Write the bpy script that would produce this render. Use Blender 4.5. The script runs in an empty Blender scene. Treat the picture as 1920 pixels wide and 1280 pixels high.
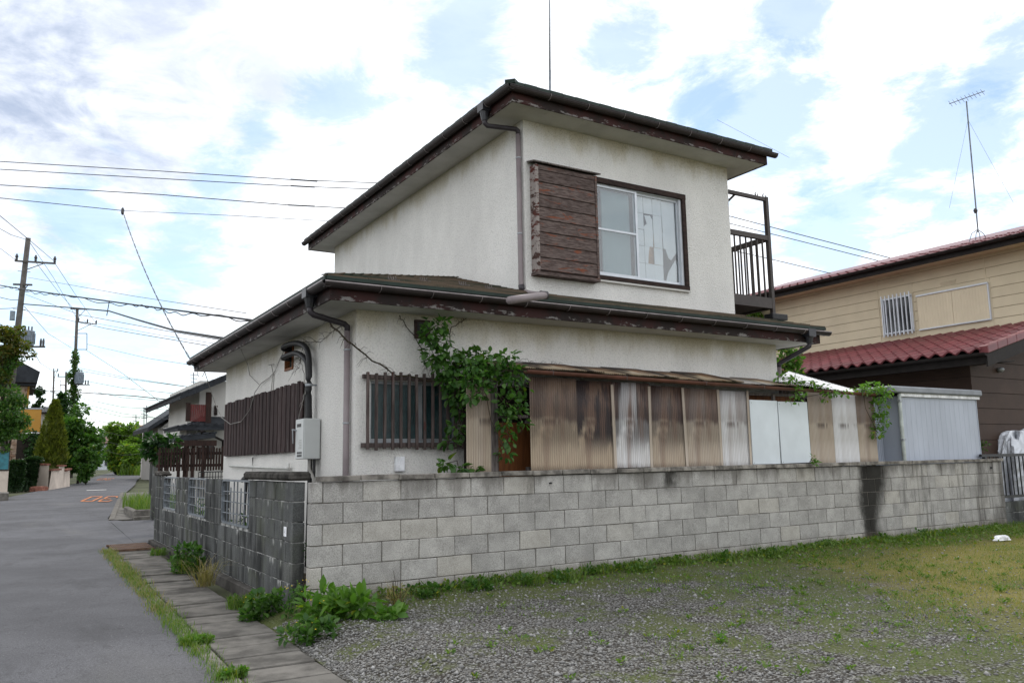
import bpy, bmesh, math, random
import numpy as np
from mathutils import Vector, Matrix

# ------------------------------------------------------------------ camera, sky, sun, exposure
S = bpy.context.scene
COL = S.collection
rad = math.radians
CAM = Vector((-0.895, -7.784, 1.335)); YAW, PITCH, ROLL, FPX = -0.551, 0.145, -0.018, 1527.745
_f = Vector((-math.sin(YAW) * math.cos(PITCH), math.cos(YAW) * math.cos(PITCH), math.sin(PITCH)))
_r0 = Vector((math.cos(YAW), math.sin(YAW), 0)); _u0 = _r0.cross(_f)
_r = math.cos(ROLL) * _r0 + math.sin(ROLL) * _u0
_u = -math.sin(ROLL) * _r0 + math.cos(ROLL) * _u0
cd = bpy.data.cameras.new('camera'); cam = bpy.data.objects.new('camera', cd); COL.objects.link(cam)
cd.sensor_width = 36; cd.lens = FPX / 1920 * 36; cd.clip_start = 0.1; cd.clip_end = 5000
_m = Matrix((_r, _u, -_f)).transposed().to_4x4(); _m.translation = CAM
cam.matrix_world = _m
S.camera = cam
S.view_settings.view_transform = 'Standard'; S.view_settings.look = 'None'
S.view_settings.gamma = 1; S.view_settings.exposure = 0.26
S.view_settings.use_curve_mapping = False
S.render.engine = 'CYCLES'; S.cycles.max_bounces = 6; S.cycles.transparent_max_bounces = 12
S.cycles.use_denoising = True

SUN_EL, SUN_AZ = rad(58), rad(24)        # azimuth from +y towards +x
W = bpy.data.worlds.new('World'); S.world = W; W.use_nodes = True
nt = W.node_tree; nt.nodes.clear(); L = nt.links
def wn(t, **k):
    n = nt.nodes.new(t)
    for a, b in k.items(): setattr(n, a, b)
    return n
def wmath(op, a, b=None, clamp=False):
    n = wn('ShaderNodeMath', operation=op, use_clamp=clamp)
    for i, v in enumerate((a, b)):
        if v is None: continue
        if hasattr(v, 'links'): L.new(v, n.inputs[i])
        else: n.inputs[i].default_value = v
    return n.outputs[0]
sky = wn('ShaderNodeTexSky', sky_type='NISHITA'); sky.sun_disc = False
sky.sun_elevation = SUN_EL; sky.sun_rotation = SUN_AZ; sky.dust_density = .6; sky.ozone_density = 1.5
tc = wn('ShaderNodeTexCoord'); sep = wn('ShaderNodeSeparateXYZ'); L.new(tc.outputs['Generated'], sep.inputs[0])
zz = wmath('ADD', wmath('MAXIMUM', sep.outputs[2], 0.0), 0.16)
cmb = wn('ShaderNodeCombineXYZ')
L.new(wmath('DIVIDE', sep.outputs[0], zz), cmb.inputs[0]); L.new(wmath('DIVIDE', sep.outputs[1], zz), cmb.inputs[1])
def noise(scale, detail, rough, off, dist=0.0, lac=2.0):
    mp = wn('ShaderNodeMapping'); mp.inputs['Location'].default_value = off; L.new(cmb.outputs[0], mp.inputs[0])
    n = wn('ShaderNodeTexNoise'); n.inputs['Scale'].default_value = scale; n.inputs['Detail'].default_value = detail
    n.inputs['Roughness'].default_value = rough; n.inputs['Distortion'].default_value = dist
    L.new(mp.outputs[0], n.inputs['Vector']); return n.outputs[0]
def ramp(v, lo, hi):
    n = wn('ShaderNodeMapRange', interpolation_type='SMOOTHSTEP'); n.inputs[1].default_value = lo; n.inputs[2].default_value = hi
    L.new(v, n.inputs[0]); return n.outputs[0]
def pdir(px, py):
    return (_r * ((px - 960) / FPX) - _u * ((py - 640) / FPX) + _f).normalized()
def blob(px, py, wpx, off, amp=3.4, lo=.30, hi=1.0):            # soft patch of sky round one direction, broken up by noise
    d = pdir(px, py)
    dt = wn('ShaderNodeVectorMath', operation='DISTANCE'); L.new(tc.outputs['Generated'], dt.inputs[0]); dt.inputs[1].default_value = d
    r = wmath('MULTIPLY', dt.outputs['Value'], FPX / wpx)
    return wmath('SUBTRACT', 1.0, ramp(wmath('ADD', r, wmath('MULTIPLY', wmath('SUBTRACT', noise(3.6, 10, .66, off, .3), .5), amp)), lo, hi))
cov = ramp(noise(1.35, 10, .62, (3.1, 7.7, 0), .45), .27, .41)
for i, (px, py, w) in enumerate([(860, 60, 130), (650, 190, 120), (480, 250, 70), (1440, 250, 170), (1330, 190, 80), (1780, 250, 170), (1870, 130, 90), (1560, 420, 120), (410, 330, 70), (330, 480, 110), (215, 640, 150), (60, 560, 110), (290, 770, 120), (150, 420, 90), (1180, 60, 110), (1480, 30, 90)]):
    cov = wmath('MULTIPLY', cov, wmath('SUBTRACT', 1.0, wmath('MULTIPLY', blob(px, py, w, (i * 3.1, 1.7 * i, 4)), .74)))
gray = wmath('MULTIPLY', ramp(noise(1.6, 9, .6, (9.2, 1.4, 2), .4), .50, .72), 0.5)
for i, (px, py, w) in enumerate([(90, 130, 330), (330, 60, 210), (500, 160, 170), (300, 440, 220), (60, 260, 160), (640, 40, 120), (230, 250, 140)]):
    gray = wmath('MAXIMUM', gray, wmath('MULTIPLY', blob(px, py, w, (i * 2.3, 5.1 + i, 1), 2.2, .0, 1.35), [1., .8, .65, .55, .75, .35, .6][i]))
gray = wmath('MULTIPLY', gray, ramp(noise(4.2, 8, .6, (1.4, 6.2, 3), .5), .18, .62))
cl = wn('ShaderNodeMix', data_type='RGBA'); L.new(gray, cl.inputs[0])
cl.inputs[6].default_value = (1.22, 1.25, 1.30, 1); cl.inputs[7].default_value = (0.42, 0.50, 0.66, 1)
skm = wn('ShaderNodeMix', data_type='RGBA', blend_type='MULTIPLY'); skm.inputs[0].default_value = 1
L.new(sky.outputs[0], skm.inputs[6]); skm.inputs[7].default_value = (0.145, 0.15, 0.15, 1)
mx = wn('ShaderNodeMix', data_type='RGBA'); L.new(cov, mx.inputs[0]); L.new(skm.outputs[2], mx.inputs[6]); L.new(cl.outputs[2], mx.inputs[7])
bg = wn('ShaderNodeBackground'); L.new(mx.outputs[2], bg.inputs[0]); bg.inputs[1].default_value = 1.0
out = wn('ShaderNodeOutputWorld'); L.new(bg.outputs[0], out.inputs[0])

sl = bpy.data.lights.new('sun', 'SUN'); sl.energy = 1.3; sl.angle = rad(12); sl.color = (1, .96, .9)
sun = bpy.data.objects.new('sun', sl); COL.objects.link(sun)
_sd = Vector((math.sin(SUN_AZ) * math.cos(SUN_EL), math.cos(SUN_AZ) * math.cos(SUN_EL), math.sin(SUN_EL)))
sun.rotation_euler = _sd.to_track_quat('Z', 'Y').to_euler(); sun.location = (0, 0, 30)

# ------------------------------------------------------------------ helpers
RND = random.Random(7)
NR = np.random.default_rng(11)
def zg(y): return -0.1 + 0.01 * (min(max(y, 15.0), 150.0) - 15.0)
def ray(px, py): return _r * ((px - 960) / FPX) - _u * ((py - 640) / FPX) + _f
def onx(px, py, x): d = ray(px, py); return CAM + d * ((x - CAM.x) / d.x)
def ony(px, py, y): d = ray(px, py); return CAM + d * ((y - CAM.y) / d.y)
def onz(px, py, z): d = ray(px, py); return CAM + d * ((z - CAM.z) / d.z)
def dp(px, py, dep): return CAM + ray(px, py) * dep
def gp(px, py):                       # a point of the road ground, which climbs gently beyond y = 15
    d = ray(px, py); t = 1.0
    for i in range(4000):
        p = CAM + d * t
        if p.z <= zg(p.y): return p
        t += 0.05
    return p
TH = rad(1.33); WO = Vector((1.7, 0, 0)); WM = Matrix.Translation(WO) @ Matrix.Rotation(TH, 4, 'Z'); WI = WM.inverted()
def wl(px, py, y):                    # point in the boundary wall's own frame, on its plane y
    o = WI @ CAM; d = WI.to_3x3() @ ray(px, py); return o + d * ((y - o.y) / d.y)

class MB:
    def __init__(s): s.v = []; s.f = []
    def add(s, vs, fs):
        n = len(s.v); s.v += [tuple(v) for v in vs]; s.f += [tuple(i + n for i in f) for f in fs]; return s
    def box(s, x0, x1, y0, y1, z0, z1, M=None):
        vs = [Vector((x, y, z)) for z in (z0, z1) for y in (y0, y1) for x in (x0, x1)]
        if M is not None: vs = [M @ v for v in vs]
        return s.add(vs, [(0, 2, 3, 1), (4, 5, 7, 6), (0, 1, 5, 4), (2, 6, 7, 3), (0, 4, 6, 2), (1, 3, 7, 5)])
    def bar(s, a, b, w, h, up=(0, 0, 1)):
        a, b = Vector(a), Vector(b); d = (b - a).normalized(); up = Vector(up)
        if abs(d.dot(up)) > .98: up = Vector((0, 1, 0))
        x = d.cross(up).normalized(); z = x.cross(d)
        vs = []
        for p in (a, b):
            for i, j in ((-1, -1), (1, -1), (1, 1), (-1, 1)): vs.append(p + x * (i * w / 2) + z * (j * h / 2))
        return s.add(vs, [(0, 1, 2, 3), (7, 6, 5, 4), (0, 4, 5, 1), (1, 5, 6, 2), (2, 6, 7, 3), (3, 7, 4, 0)])
    def tube(s, pts, r, n=8, r2=None):
        pts = [Vector(p) for p in pts]; k = len(pts); vs = []; fs = []
        t0 = (pts[1] - pts[0]).normalized(); ref = Vector((0, 0, 1)) if abs(t0.z) < .9 else Vector((0, 1, 0))
        for i, p in enumerate(pts):
            t = ((pts[min(i + 1, k - 1)] - p).normalized() + (p - pts[max(i - 1, 0)]).normalized())
            t = t.normalized() if t.length > 1e-6 else t0
            x = t.cross(ref); x = x.normalized() if x.length > 1e-4 else Vector((1, 0, 0)); y = x.cross(t)
            rr = r if r2 is None else r + (r2 - r) * i / (k - 1)
            for j in range(n):
                a = 2 * math.pi * j / n; vs.append(p + x * (rr * math.cos(a)) + y * (rr * math.sin(a)))
        for i in range(k - 1):
            for j in range(n):
                a, b = i * n + j, i * n + (j + 1) % n; fs.append((a, b, b + n, a + n))
        fs.append(tuple(range(n - 1, -1, -1))); fs.append(tuple((k - 1) * n + j for j in range(n)))
        return s.add(vs, fs)
    def prism(s, poly, ext):          # polygon of 3-D points pushed along ext
        n = len(poly); e = Vector(ext); p = [Vector(q) for q in poly]
        return s.add(p + [q + e for q in p], [tuple(range(n))[::-1], tuple(range(n, 2 * n))] + [(i, (i + 1) % n, n + (i + 1) % n, n + i) for i in range(n)])
    def lathe(s, c, prof, n=16):
        c = Vector(c); vs = []; fs = []
        for r, z in prof:
            for j in range(n):
                a = 2 * math.pi * j / n; vs.append(c + Vector((r * math.cos(a), r * math.sin(a), z)))
        for i in range(len(prof) - 1):
            for j in range(n):
                a, b = i * n + j, i * n + (j + 1) % n; fs.append((a, b, b + n, a + n))
        fs.append(tuple(range(n))[::-1]); fs.append(tuple((len(prof) - 1) * n + j for j in range(n)))
        return s.add(vs, fs)
    def build(s, name, m, parent=None, smooth=False, bevel=0, fix=True):
        return mk(name, s.v, s.f, m, parent, smooth, bevel, fix)

def inv_of(parent):
    return getattr(parent, 'matrix_basis').inverted() if parent.get('_w') else Matrix()
def mesh_of(name, v, f, m, smooth=False, fix=True):
    me = bpy.data.meshes.new(name); me.from_pydata([tuple(x) for x in v], [], [tuple(x) for x in f])
    if m is not None: me.materials.append(m)
    if fix and len(f) < 3000:
        bm = bmesh.new(); bm.from_mesh(me); bmesh.ops.recalc_face_normals(bm, faces=bm.faces); bm.to_mesh(me); bm.free()
    if smooth: me.polygons.foreach_set('use_smooth', [True] * len(me.polygons))
    me.update(); return me
def put(name, me, parent=None, loc=None, rot=None):
    o = bpy.data.objects.new(name, me); COL.objects.link(o)
    if parent is not None:
        o.parent = parent
        if parent.get('_w'): o.matrix_parent_inverse = parent.matrix_basis.inverted()
    if loc is not None: o.location = loc
    if rot is not None: o.rotation_euler = rot
    return o
def mk(name, v, f, m, parent=None, smooth=False, bevel=0, fix=True):
    o = put(name, mesh_of(name, v, f, m, smooth, fix), parent)
    if bevel:
        b = o.modifiers.new('edge', 'BEVEL'); b.width = bevel; b.segments = 1; b.limit_method = 'ANGLE'; b.angle_limit = rad(40)
    return o
def big(name, v, f4, m, parent=None, smooth=False):       # fast path for numpy arrays, faces all the same length
    v = np.asarray(v, np.float32); f4 = np.asarray(f4, np.int32); k = f4.shape[1]
    me = bpy.data.meshes.new(name); me.vertices.add(len(v)); me.vertices.foreach_set('co', v.ravel())
    me.loops.add(f4.size); me.loops.foreach_set('vertex_index', f4.ravel())
    me.polygons.add(len(f4)); me.polygons.foreach_set('loop_start', np.arange(0, f4.size, k, dtype=np.int32))
    if smooth: me.polygons.foreach_set('use_smooth', np.ones(len(f4), bool))
    me.materials.append(m); me.update(calc_edges=True); return put(name, me, parent)
def tag(o, label, cat, group=None):
    o['label'] = label; o['category'] = cat
    if group: o['group'] = group
    return o
def thing(name, label, cat, loc=(0, 0, 0), group=None):    # an Empty at the thing's base; its parts are built in world coordinates
    o = bpy.data.objects.new(name, None); COL.objects.link(o); o.location = loc; o.empty_display_size = .2
    o['_w'] = 1; tag(o, label, cat, group); return o
def wthing(name, label, cat):          # same, in the boundary wall's rotated frame
    o = bpy.data.objects.new(name, None); COL.objects.link(o); o.matrix_basis = WM.copy(); tag(o, label, cat); return o
def structure(o): o['kind'] = 'structure'; return o
def stuff(o): o['kind'] = 'stuff'; return o

# ------------------------------------------------------------------ materials
class NT:
    def __init__(s, name):
        s.m = bpy.data.materials.new(name); s.m.use_nodes = True; s.t = s.m.node_tree; s.t.nodes.clear()
        s.o = s.n('ShaderNodeOutputMaterial'); s.b = s.n('ShaderNodeBsdfPrincipled'); s.l(s.b.outputs[0], s.o.inputs[0])
    def n(s, t, **k):
        x = s.t.nodes.new(t)
        for a, b in k.items(): setattr(x, a, b)
        return x
    def l(s, a, b): s.t.links.new(a, b)
    def set(s, sock, v):
        if hasattr(v, 'links'): s.l(v, sock)
        elif isinstance(v, (tuple, list)) and len(v) == 3 and sock.type == 'RGBA': sock.default_value = (*v, 1)
        else: sock.default_value = v
    def pos(s, obj=False):
        if obj: return s.n('ShaderNodeTexCoord').outputs['Object']
        return s.n('ShaderNodeNewGeometry').outputs['Position']
    def noise(s, scale, detail=4, rough=.55, obj=False, stretch=(1, 1, 1), dist=0, off=(0, 0, 0), ch=0):
        mp = s.n('ShaderNodeMapping'); mp.inputs['Scale'].default_value = stretch; mp.inputs['Location'].default_value = off; s.l(s.pos(obj), mp.inputs[0])
        x = s.n('ShaderNodeTexNoise'); x.inputs['Scale'].default_value = scale; x.inputs['Detail'].default_value = detail
        x.inputs['Roughness'].default_value = rough; x.inputs['Distortion'].default_value = dist; s.l(mp.outputs[0], x.inputs['Vector']); return x.outputs[ch]
    def vor(s, scale, feature='F1', out='Distance', obj=False, stretch=(1, 1, 1), rnd=1):
        mp = s.n('ShaderNodeMapping'); mp.inputs['Scale'].default_value = stretch; s.l(s.pos(obj), mp.inputs[0])
        x = s.n('ShaderNodeTexVoronoi', feature=feature); x.inputs['Scale'].default_value = scale; x.inputs['Randomness'].default_value = rnd
        s.l(mp.outputs[0], x.inputs['Vector']); return x.outputs[out]
    def mr(s, v, lo, hi, a=0., b=1., smooth=True):
        x = s.n('ShaderNodeMapRange', interpolation_type='SMOOTHSTEP' if smooth else 'LINEAR')
        for i, q in enumerate((v, lo, hi, a, b)): s.set(x.inputs[i], q)
        return x.outputs[0]
    def mt(s, op, a, b=None, clamp=False):
        x = s.n('ShaderNodeMath', operation=op, use_clamp=clamp); s.set(x.inputs[0], a)
        if b is not None: s.set(x.inputs[1], b)
        return x.outputs[0]
    def mix(s, f, a, b, mode='MIX'):
        x = s.n('ShaderNodeMix', data_type='RGBA', blend_type=mode); s.set(x.inputs[0], f); s.set(x.inputs[6], a); s.set(x.inputs[7], b); return x.outputs[2]
    def sep(s, v):
        x = s.n('ShaderNodeSeparateXYZ'); s.l(v, x.inputs[0]); return x.outputs
    def rnd(s): return s.n('ShaderNodeObjectInfo').outputs['Random']
    def ocol(s):
        x = s.n('ShaderNodeSeparateColor'); s.l(s.n('ShaderNodeObjectInfo').outputs['Color'], x.inputs[0]); return x.outputs
    def island(s): return s.n('ShaderNodeNewGeometry').outputs['Random Per Island']
    def bump(s, h, strength, dist=.01):
        x = s.n('ShaderNodeBump'); x.inputs['Strength'].default_value = strength; x.inputs['Distance'].default_value = dist; s.l(h, x.inputs['Height']); s.l(x.outputs[0], s.b.inputs['Normal'])
    def done(s, col, rough=.8, spec=.3, metal=0):
        s.set(s.b.inputs['Base Color'], col); s.set(s.b.inputs['Roughness'], rough); s.b.inputs['Specular IOR Level'].default_value = spec; s.b.inputs['Metallic'].default_value = metal; return s.m
def var(t, c, f):                      # colour c, darker and lighter by factor value f (0..1 -> 1-a..1+a)
    return t.mix(1.0, c, f, 'MULTIPLY')
def plain(name, c, rough=.7, spec=.3, metal=0, amt=.25, scale=6, bump=0, bscale=80, rnd=0.0, stretch=(1, 1, 1), obj=False):
    t = NT(name); k = t.mr(t.noise(scale, 5, .6, obj, stretch), .3, .7, 1 - amt, 1 + amt)
    if rnd: k = t.mt('MULTIPLY', k, t.mr(t.rnd(), 0, 1, 1 - rnd, 1 + rnd, False))
    cx = t.n('ShaderNodeCombineColor'); [t.l(k, cx.inputs[i]) for i in range(3)]
    col = t.mix(1.0, c, cx.outputs[0], 'MULTIPLY')
    if bump: t.bump(t.noise(bscale, 3, .6, obj, stretch), bump, .01)
    return t.done(col, rough, spec, metal)
def gray3(t, k):
    cx = t.n('ShaderNodeCombineColor'); [t.l(k, cx.inputs[i]) for i in range(3)]; return cx.outputs[0]

def m_stucco(name, base, ztop):
    t = NT(name); z = t.sep(t.pos())[2]
    k = t.mr(t.noise(1.1, 6, .6, stretch=(1, 1, .5)), .25, .75, .88, 1.06)
    col = t.mix(1.0, base, gray3(t, k), 'MULTIPLY')
    alg = t.mt('MULTIPLY', t.mr(t.mt('ADD', z, t.mt('MULTIPLY', t.mt('SUBTRACT', t.noise(2.2, 6, .65, stretch=(1, 1, .35)), .5), .9)), ztop - .34, ztop + .06), .62)
    col = t.mix(alg, col, (.40, .34, .19))
    spk = t.mt('MULTIPLY', alg, t.mr(t.noise(45, 2, .5), .5, .7)); col = t.mix(t.mt('MULTIPLY', spk, .5), col, (.12, .10, .05))
    drt = t.mr(t.noise(7, 6, .65, stretch=(1, 1, .08)), .58, .8); col = t.mix(t.mt('MULTIPLY', drt, .07), col, (.28, .26, .22))
    h = t.mt('ADD', t.noise(52, 3, .55), t.mt('MULTIPLY', t.vor(75), .6)); t.bump(h, .9, .012)
    cav = t.mr(t.noise(52, 3, .55), .35, .5, .84, 1.0); col = t.mix(1.0, col, gray3(t, cav), 'MULTIPLY')
    return t.done(col, .9, .15)
def m_peel(name, a, b, peel, amt, zlo=None):
    t = NT(name)
    col = t.mix(t.mr(t.noise(3.0, 5, .6), .42, .6), a, b)
    n = t.noise(9, 9, .7, stretch=(.7, .7, 1.8), dist=.4)
    if zlo is not None:
        z = t.sep(t.pos())[2]; n = t.mt('ADD', n, t.mr(z, zlo, zlo + .12, .10, -.12))
    pm = t.mr(n, .60 - amt, .62 - amt); col = t.mix(pm, col, t.mix(t.noise(30, 3), peel, tuple(x * .55 for x in peel)))
    t.bump(t.mt('SUBTRACT', 1.0, pm), .5, .004)
    return t.done(col, .75, .25)
def m_wood(name, c1, c2, grain=(1, 1, 14), paint=None, pamt=0., rnd=.15, rough=.85):
    t = NT(name); g = t.noise(4, 6, .65, True, grain, .3); col = t.mix(t.mr(g, .35, .65), c1, c2)
    col = t.mix(1.0, col, gray3(t, t.mr(t.rnd(), 0, 1, 1 - rnd, 1 + rnd, False)), 'MULTIPLY')
    if paint:
        p = t.mr(t.mt('ADD', t.noise(4.2, 10, .74, False, tuple(.25 + .17 * q for q in grain), .6), t.mr(t.rnd(), 0, 1, -.03, .03)), .60 - pamt, .645 - pamt); col = t.mix(p, col, t.mix(t.noise(12, 4), paint, tuple(q * .6 for q in paint)))
    t.bump(g, .35, .004); return t.done(col, rough, .2)
def m_leaf(name, a, b, trans=.35, yellow=.04, rough=.45):
    t = NT(name); r = t.island(); col = t.mix(t.mr(r, 0, 1, 0, 1, False), a, b)
    col = t.mix(t.mr(r, 1 - yellow, 1 - yellow + .001), col, tuple((a[0] * 3.2, a[1] * 1.6, a[2] * .9)))
    t.set(t.b.inputs['Base Color'], col); t.b.inputs['Roughness'].default_value = rough; t.b.inputs['Specular IOR Level'].default_value = .35
    tr = t.n('ShaderNodeBsdfTranslucent'); t.l(t.mix(1.0, col, (1.3, 1.5, .6), 'MULTIPLY'), tr.inputs[0])
    ms = t.n('ShaderNodeMixShader'); ms.inputs[0].default_value = trans; t.l(t.b.outputs[0], ms.inputs[1]); t.l(tr.outputs[0], ms.inputs[2]); t.l(ms.outputs[0], t.o.inputs[0]); return t.m
def m_glass(name, tint=(1, 1, 1), refl=1.0):
    t = NT(name); tr = t.n('ShaderNodeBsdfTransparent'); tr.inputs[0].default_value = (*tint, 1)
    gl = t.n('ShaderNodeBsdfGlossy'); gl.inputs['Roughness'].default_value = .02
    fr = t.n('ShaderNodeLayerWeight'); fr.inputs[0].default_value = .5
    ms = t.n('ShaderNodeMixShader'); t.l(t.mt('ADD', t.mt('MULTIPLY', t.mt('POWER', fr.outputs['Facing'], 3.), .8 * refl), .11 * refl, True), ms.inputs[0]); t.l(tr.outputs[0], ms.inputs[1]); t.l(gl.outputs[0], ms.inputs[2]); t.l(ms.outputs[0], t.o.inputs[0]); return t.m

def m_block(name, c, dark):
    t = NT(name); P = t.pos(); x, y, z = t.sep(P)
    k = t.mt('MULTIPLY', t.mr(t.noise(5, 5, .6), .3, .7, .84, 1.12), t.mr(t.rnd(), 0, 1, .86, 1.12, False))
    k = t.mt('MULTIPLY', k, t.mr(t.noise(120, 2, .6), .36, .6, .72, 1.1))
    col = t.mix(1.0, c, gray3(t, k), 'MULTIPLY')
    warm = t.mr(t.rnd(), .75, 1., 0, .22); col = t.mix(warm, col, tuple(q * w for q, w in zip(c, (.92, .84, .66))))
    nz = t.noise(3.2, 6, .65, stretch=(1, 1, .22))
    if not dark:
        # run-off from the cap: black under the cap everywhere, a broad wet-black streak at x 10.2-10.8, a small one at 6.3
        top = t.mt('MULTIPLY', t.mr(t.mt('ADD', z, t.mt('MULTIPLY', t.mt('SUBTRACT', nz, .5), 1.1)), 1.0, 1.25), .6)
        col = t.mix(top, col, (.075, .065, .055))
        rgt = t.mt('MULTIPLY', t.mr(x, 10.6, 11.6, 0, 1), t.mr(t.noise(5, 6, .7, stretch=(1.4, 1, .12)), .5, .72)); col = t.mix(t.mt('MULTIPLY', rgt, .7), col, (.05, .045, .04))
        nx = t.mt('ADD', x, t.mt('MULTIPLY', t.mt('SUBTRACT', t.noise(3.1, 7, .75, stretch=(.7, 1, .35)), .5), .55))
        st = t.mt('MULTIPLY', t.mr(nx, 10.06, 10.28), t.mr(t.mt('SUBTRACT', nx, t.mr(z, .3, 1.1, 0, .30)), 10.42, 10.82, 1, 0)); col = t.mix(t.mt('MULTIPLY', st, .94), col, (.012, .011, .009))
        s2 = t.mt('MULTIPLY', t.mt('MULTIPLY', t.mr(nx, 6.12, 6.25), t.mr(nx, 6.3, 6.45, 1, 0)), t.mr(z, .85, 1.05)); col = t.mix(t.mt('MULTIPLY', s2, .9), col, (.02, .018, .015))
        edge = t.mt('MULTIPLY', t.mr(x, 13.2, 13.8), t.mr(nz, .3, .6)); col = t.mix(t.mt('MULTIPLY', edge, .75), col, (.05, .045, .04))
        low = t.mt('MULTIPLY', t.mr(t.mt('ADD', z, t.mt('MULTIPLY', nz, .3)), .38, .15), .55); col = t.mix(low, col, (.17, .135, .10))
    else:
        col = t.mix(t.mr(nz, .40, .62), col, tuple(q * .30 for q in c))
        fz = t.mt('FRACT', t.mt('MULTIPLY', t.mt('ADD', z, .04), 5.0))
        ef = t.mt('MULTIPLY', t.mr(fz, .55, .95), t.mr(t.noise(6, 6, .75, stretch=(1, 1, .2)), .575, .64)); col = t.mix(t.mt('MULTIPLY', ef, .9), col, (.45, .45, .43))
        gm = t.mt('MULTIPLY', t.mr(t.noise(2.2, 5, .6), .5, .7), .35); col = t.mix(gm, col, (.10, .11, .07))
    t.bump(t.noise(150, 3, .6), .5, .006); return t.done(col, .93, .12)
def m_plastic():                       # stained corrugated plastic: colour red = how brown, green = how white, blue = how burnt
    t = NT('corrugated plastic'); r, g, b = t.ocol()[0:3]; P = t.pos(True); x, y, z = t.sep(P); rn = t.rnd()
    base = t.mix(g, (.37, .295, .21), (.62, .63, .64))
    wv = t.noise(3, 5, .6, True, (1, 1, .3))
    up = t.mr(t.mt('ADD', z, t.mt('MULTIPLY', t.mt('SUBTRACT', wv, .5), .25)), .56, .64)          # above the rail at mid height
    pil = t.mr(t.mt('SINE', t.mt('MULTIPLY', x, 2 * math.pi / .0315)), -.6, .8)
    col = t.mix(t.mt('MULTIPLY', t.mt('MULTIPLY', up, r), t.mr(wv, .3, .6, .75, 1.0)), base, (.085, .048, .036))
    burn = t.mt('MULTIPLY', t.mt('MULTIPLY', b, t.mr(t.noise(2.7, 4, .6, True, (1.6, 1, .42), 0, (0, 0, 0)), .42, .54)), t.mr(z, .10, .45)); col = t.mix(burn, col, (.022, .015, .016))
    rail = t.mt('MULTIPLY', t.mt('MULTIPLY', t.mr(z, .48, .57), t.mr(z, .57, .62, 1, 0)), t.mr(t.noise(5, 4, .7, True, (1, 1, .1)), .48, .6)); col = t.mix(t.mt('MULTIPLY', rail, .75), col, (.05, .028, .022))
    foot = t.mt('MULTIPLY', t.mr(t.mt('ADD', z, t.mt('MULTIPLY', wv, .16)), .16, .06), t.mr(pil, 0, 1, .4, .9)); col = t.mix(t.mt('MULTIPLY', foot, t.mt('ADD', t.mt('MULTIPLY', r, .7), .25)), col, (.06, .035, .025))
    wst = t.mr(t.noise(7, 3, .5, True, (1, 1, .12)), .5, .66); col = t.mix(t.mt('MULTIPLY', t.mt('MULTIPLY', wst, t.mr(pil, 0, 1, .45, 1)), t.mt('MULTIPLY', r, .62)), col, (.15, .085, .058))
    wht = t.mt('MULTIPLY', t.mt('MULTIPLY', g, .5), t.mr(t.noise(9, 2, .5, True, (1, 1, .05)), .5, .6)); col = t.mix(wht, col, (.70, .71, .72))
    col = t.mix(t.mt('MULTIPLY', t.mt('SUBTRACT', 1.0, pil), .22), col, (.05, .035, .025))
    return t.done(col, .5, .35)
def m_rust_roof():
    t = NT('stained roof sheet'); r, g, b = t.ocol()[0:3]; P = t.pos(True); x, y, z = t.sep(P)
    base = t.mix(g, (.40, .32, .22), (.75, .75, .75))
    n = t.mt('ADD', t.noise(2.0, 4, .55, True, (1.8, .5, .7), .2), t.mr(z, .15, .8, -.10, .16)); col = t.mix(t.mt('MULTIPLY', t.mr(n, .42, .56), r), base, (.030, .020, .017))
    e = t.mt('MULTIPLY', t.mr(t.noise(2.6, 3, .5, True, (2.6, .5, .35)), .56, .64), r); col = t.mix(t.mt('MULTIPLY', e, .8), col, (.22, .10, .042))
    return t.done(col, .5, .4)

M = {}
M['stucco_low'] = m_stucco('stucco lower', (.74, .725, .69), 3.08)
M['stucco_up'] = m_stucco('stucco upper', (.73, .72, .69), 6.12)
M['soffit'] = plain('soffit board', (.46, .455, .43), .8, .2, amt=.1, scale=2)
M['fascia_low'] = m_peel('peeling fascia lower', (.018, .012, .011), (.036, .013, .012), (.24, .225, .215), -.02, 3.07)
M['fascia_up'] = m_peel('peeling fascia upper', (.020, .013, .011), (.044, .015, .013), (.26, .24, .23), -.02, 6.11)
M['gutter'] = plain('gutter plastic', (.026, .020, .020), .55, .3, amt=.25)
M['gutterclip'] = plain('clip', (.25, .22, .22), .4, .5, .4)
M['funnel'] = plain('funnel plastic', (.018, .019, .024), .4, .5)
M['pipe'] = plain('downpipe plastic', (.20, .168, .172), .5, .4, amt=.12, scale=3)
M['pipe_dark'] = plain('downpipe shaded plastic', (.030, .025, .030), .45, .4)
def m_shingle():
    t = NT('shingle'); col = t.mix(t.mr(t.noise(1.6, 6, .65, stretch=(.5, 1.5, 1)), .36, .58), (.020, .032, .023), (.105, .078, .055))
    col = t.mix(t.mr(t.noise(16, 4, .7), .58, .7), col, (.10, .085, .06)); t.bump(t.noise(90, 3), .5, .006); return t.done(col, .85, .2)
M['shingle'] = m_shingle()
M['roofedge'] = plain('roof edge', (.012, .024, .018), .6, .3)
M['redgray'] = m_wood('weathered shutter board', (.140, .108, .098), (.055, .038, .034), (2.2, 2, 16), (.22, .075, .042), .03)
M['redwhite'] = m_peel('peeling post', (.085, .02, .014), (.05, .025, .02), (.33, .29, .27), .14)
M['darkwood'] = m_wood('dark window wood', (.055, .035, .03), (.022, .016, .015), (2, 2, 10), (.20, .18, .17), -.03)
M['graywood'] = m_wood('gray lattice wood', (.105, .082, .075), (.045, .034, .032), (12, 12, 1), (.10, .035, .03), .0)
M['screenwood'] = m_wood('purple brown screen wood', (.062, .044, .042), (.028, .018, .018), (10, 10, .8), (.12, .105, .10), .0, .35)
M['oldpost'] = m_wood('old gray post', (.16, .14, .13), (.05, .042, .04), (10, 10, 1))
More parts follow.
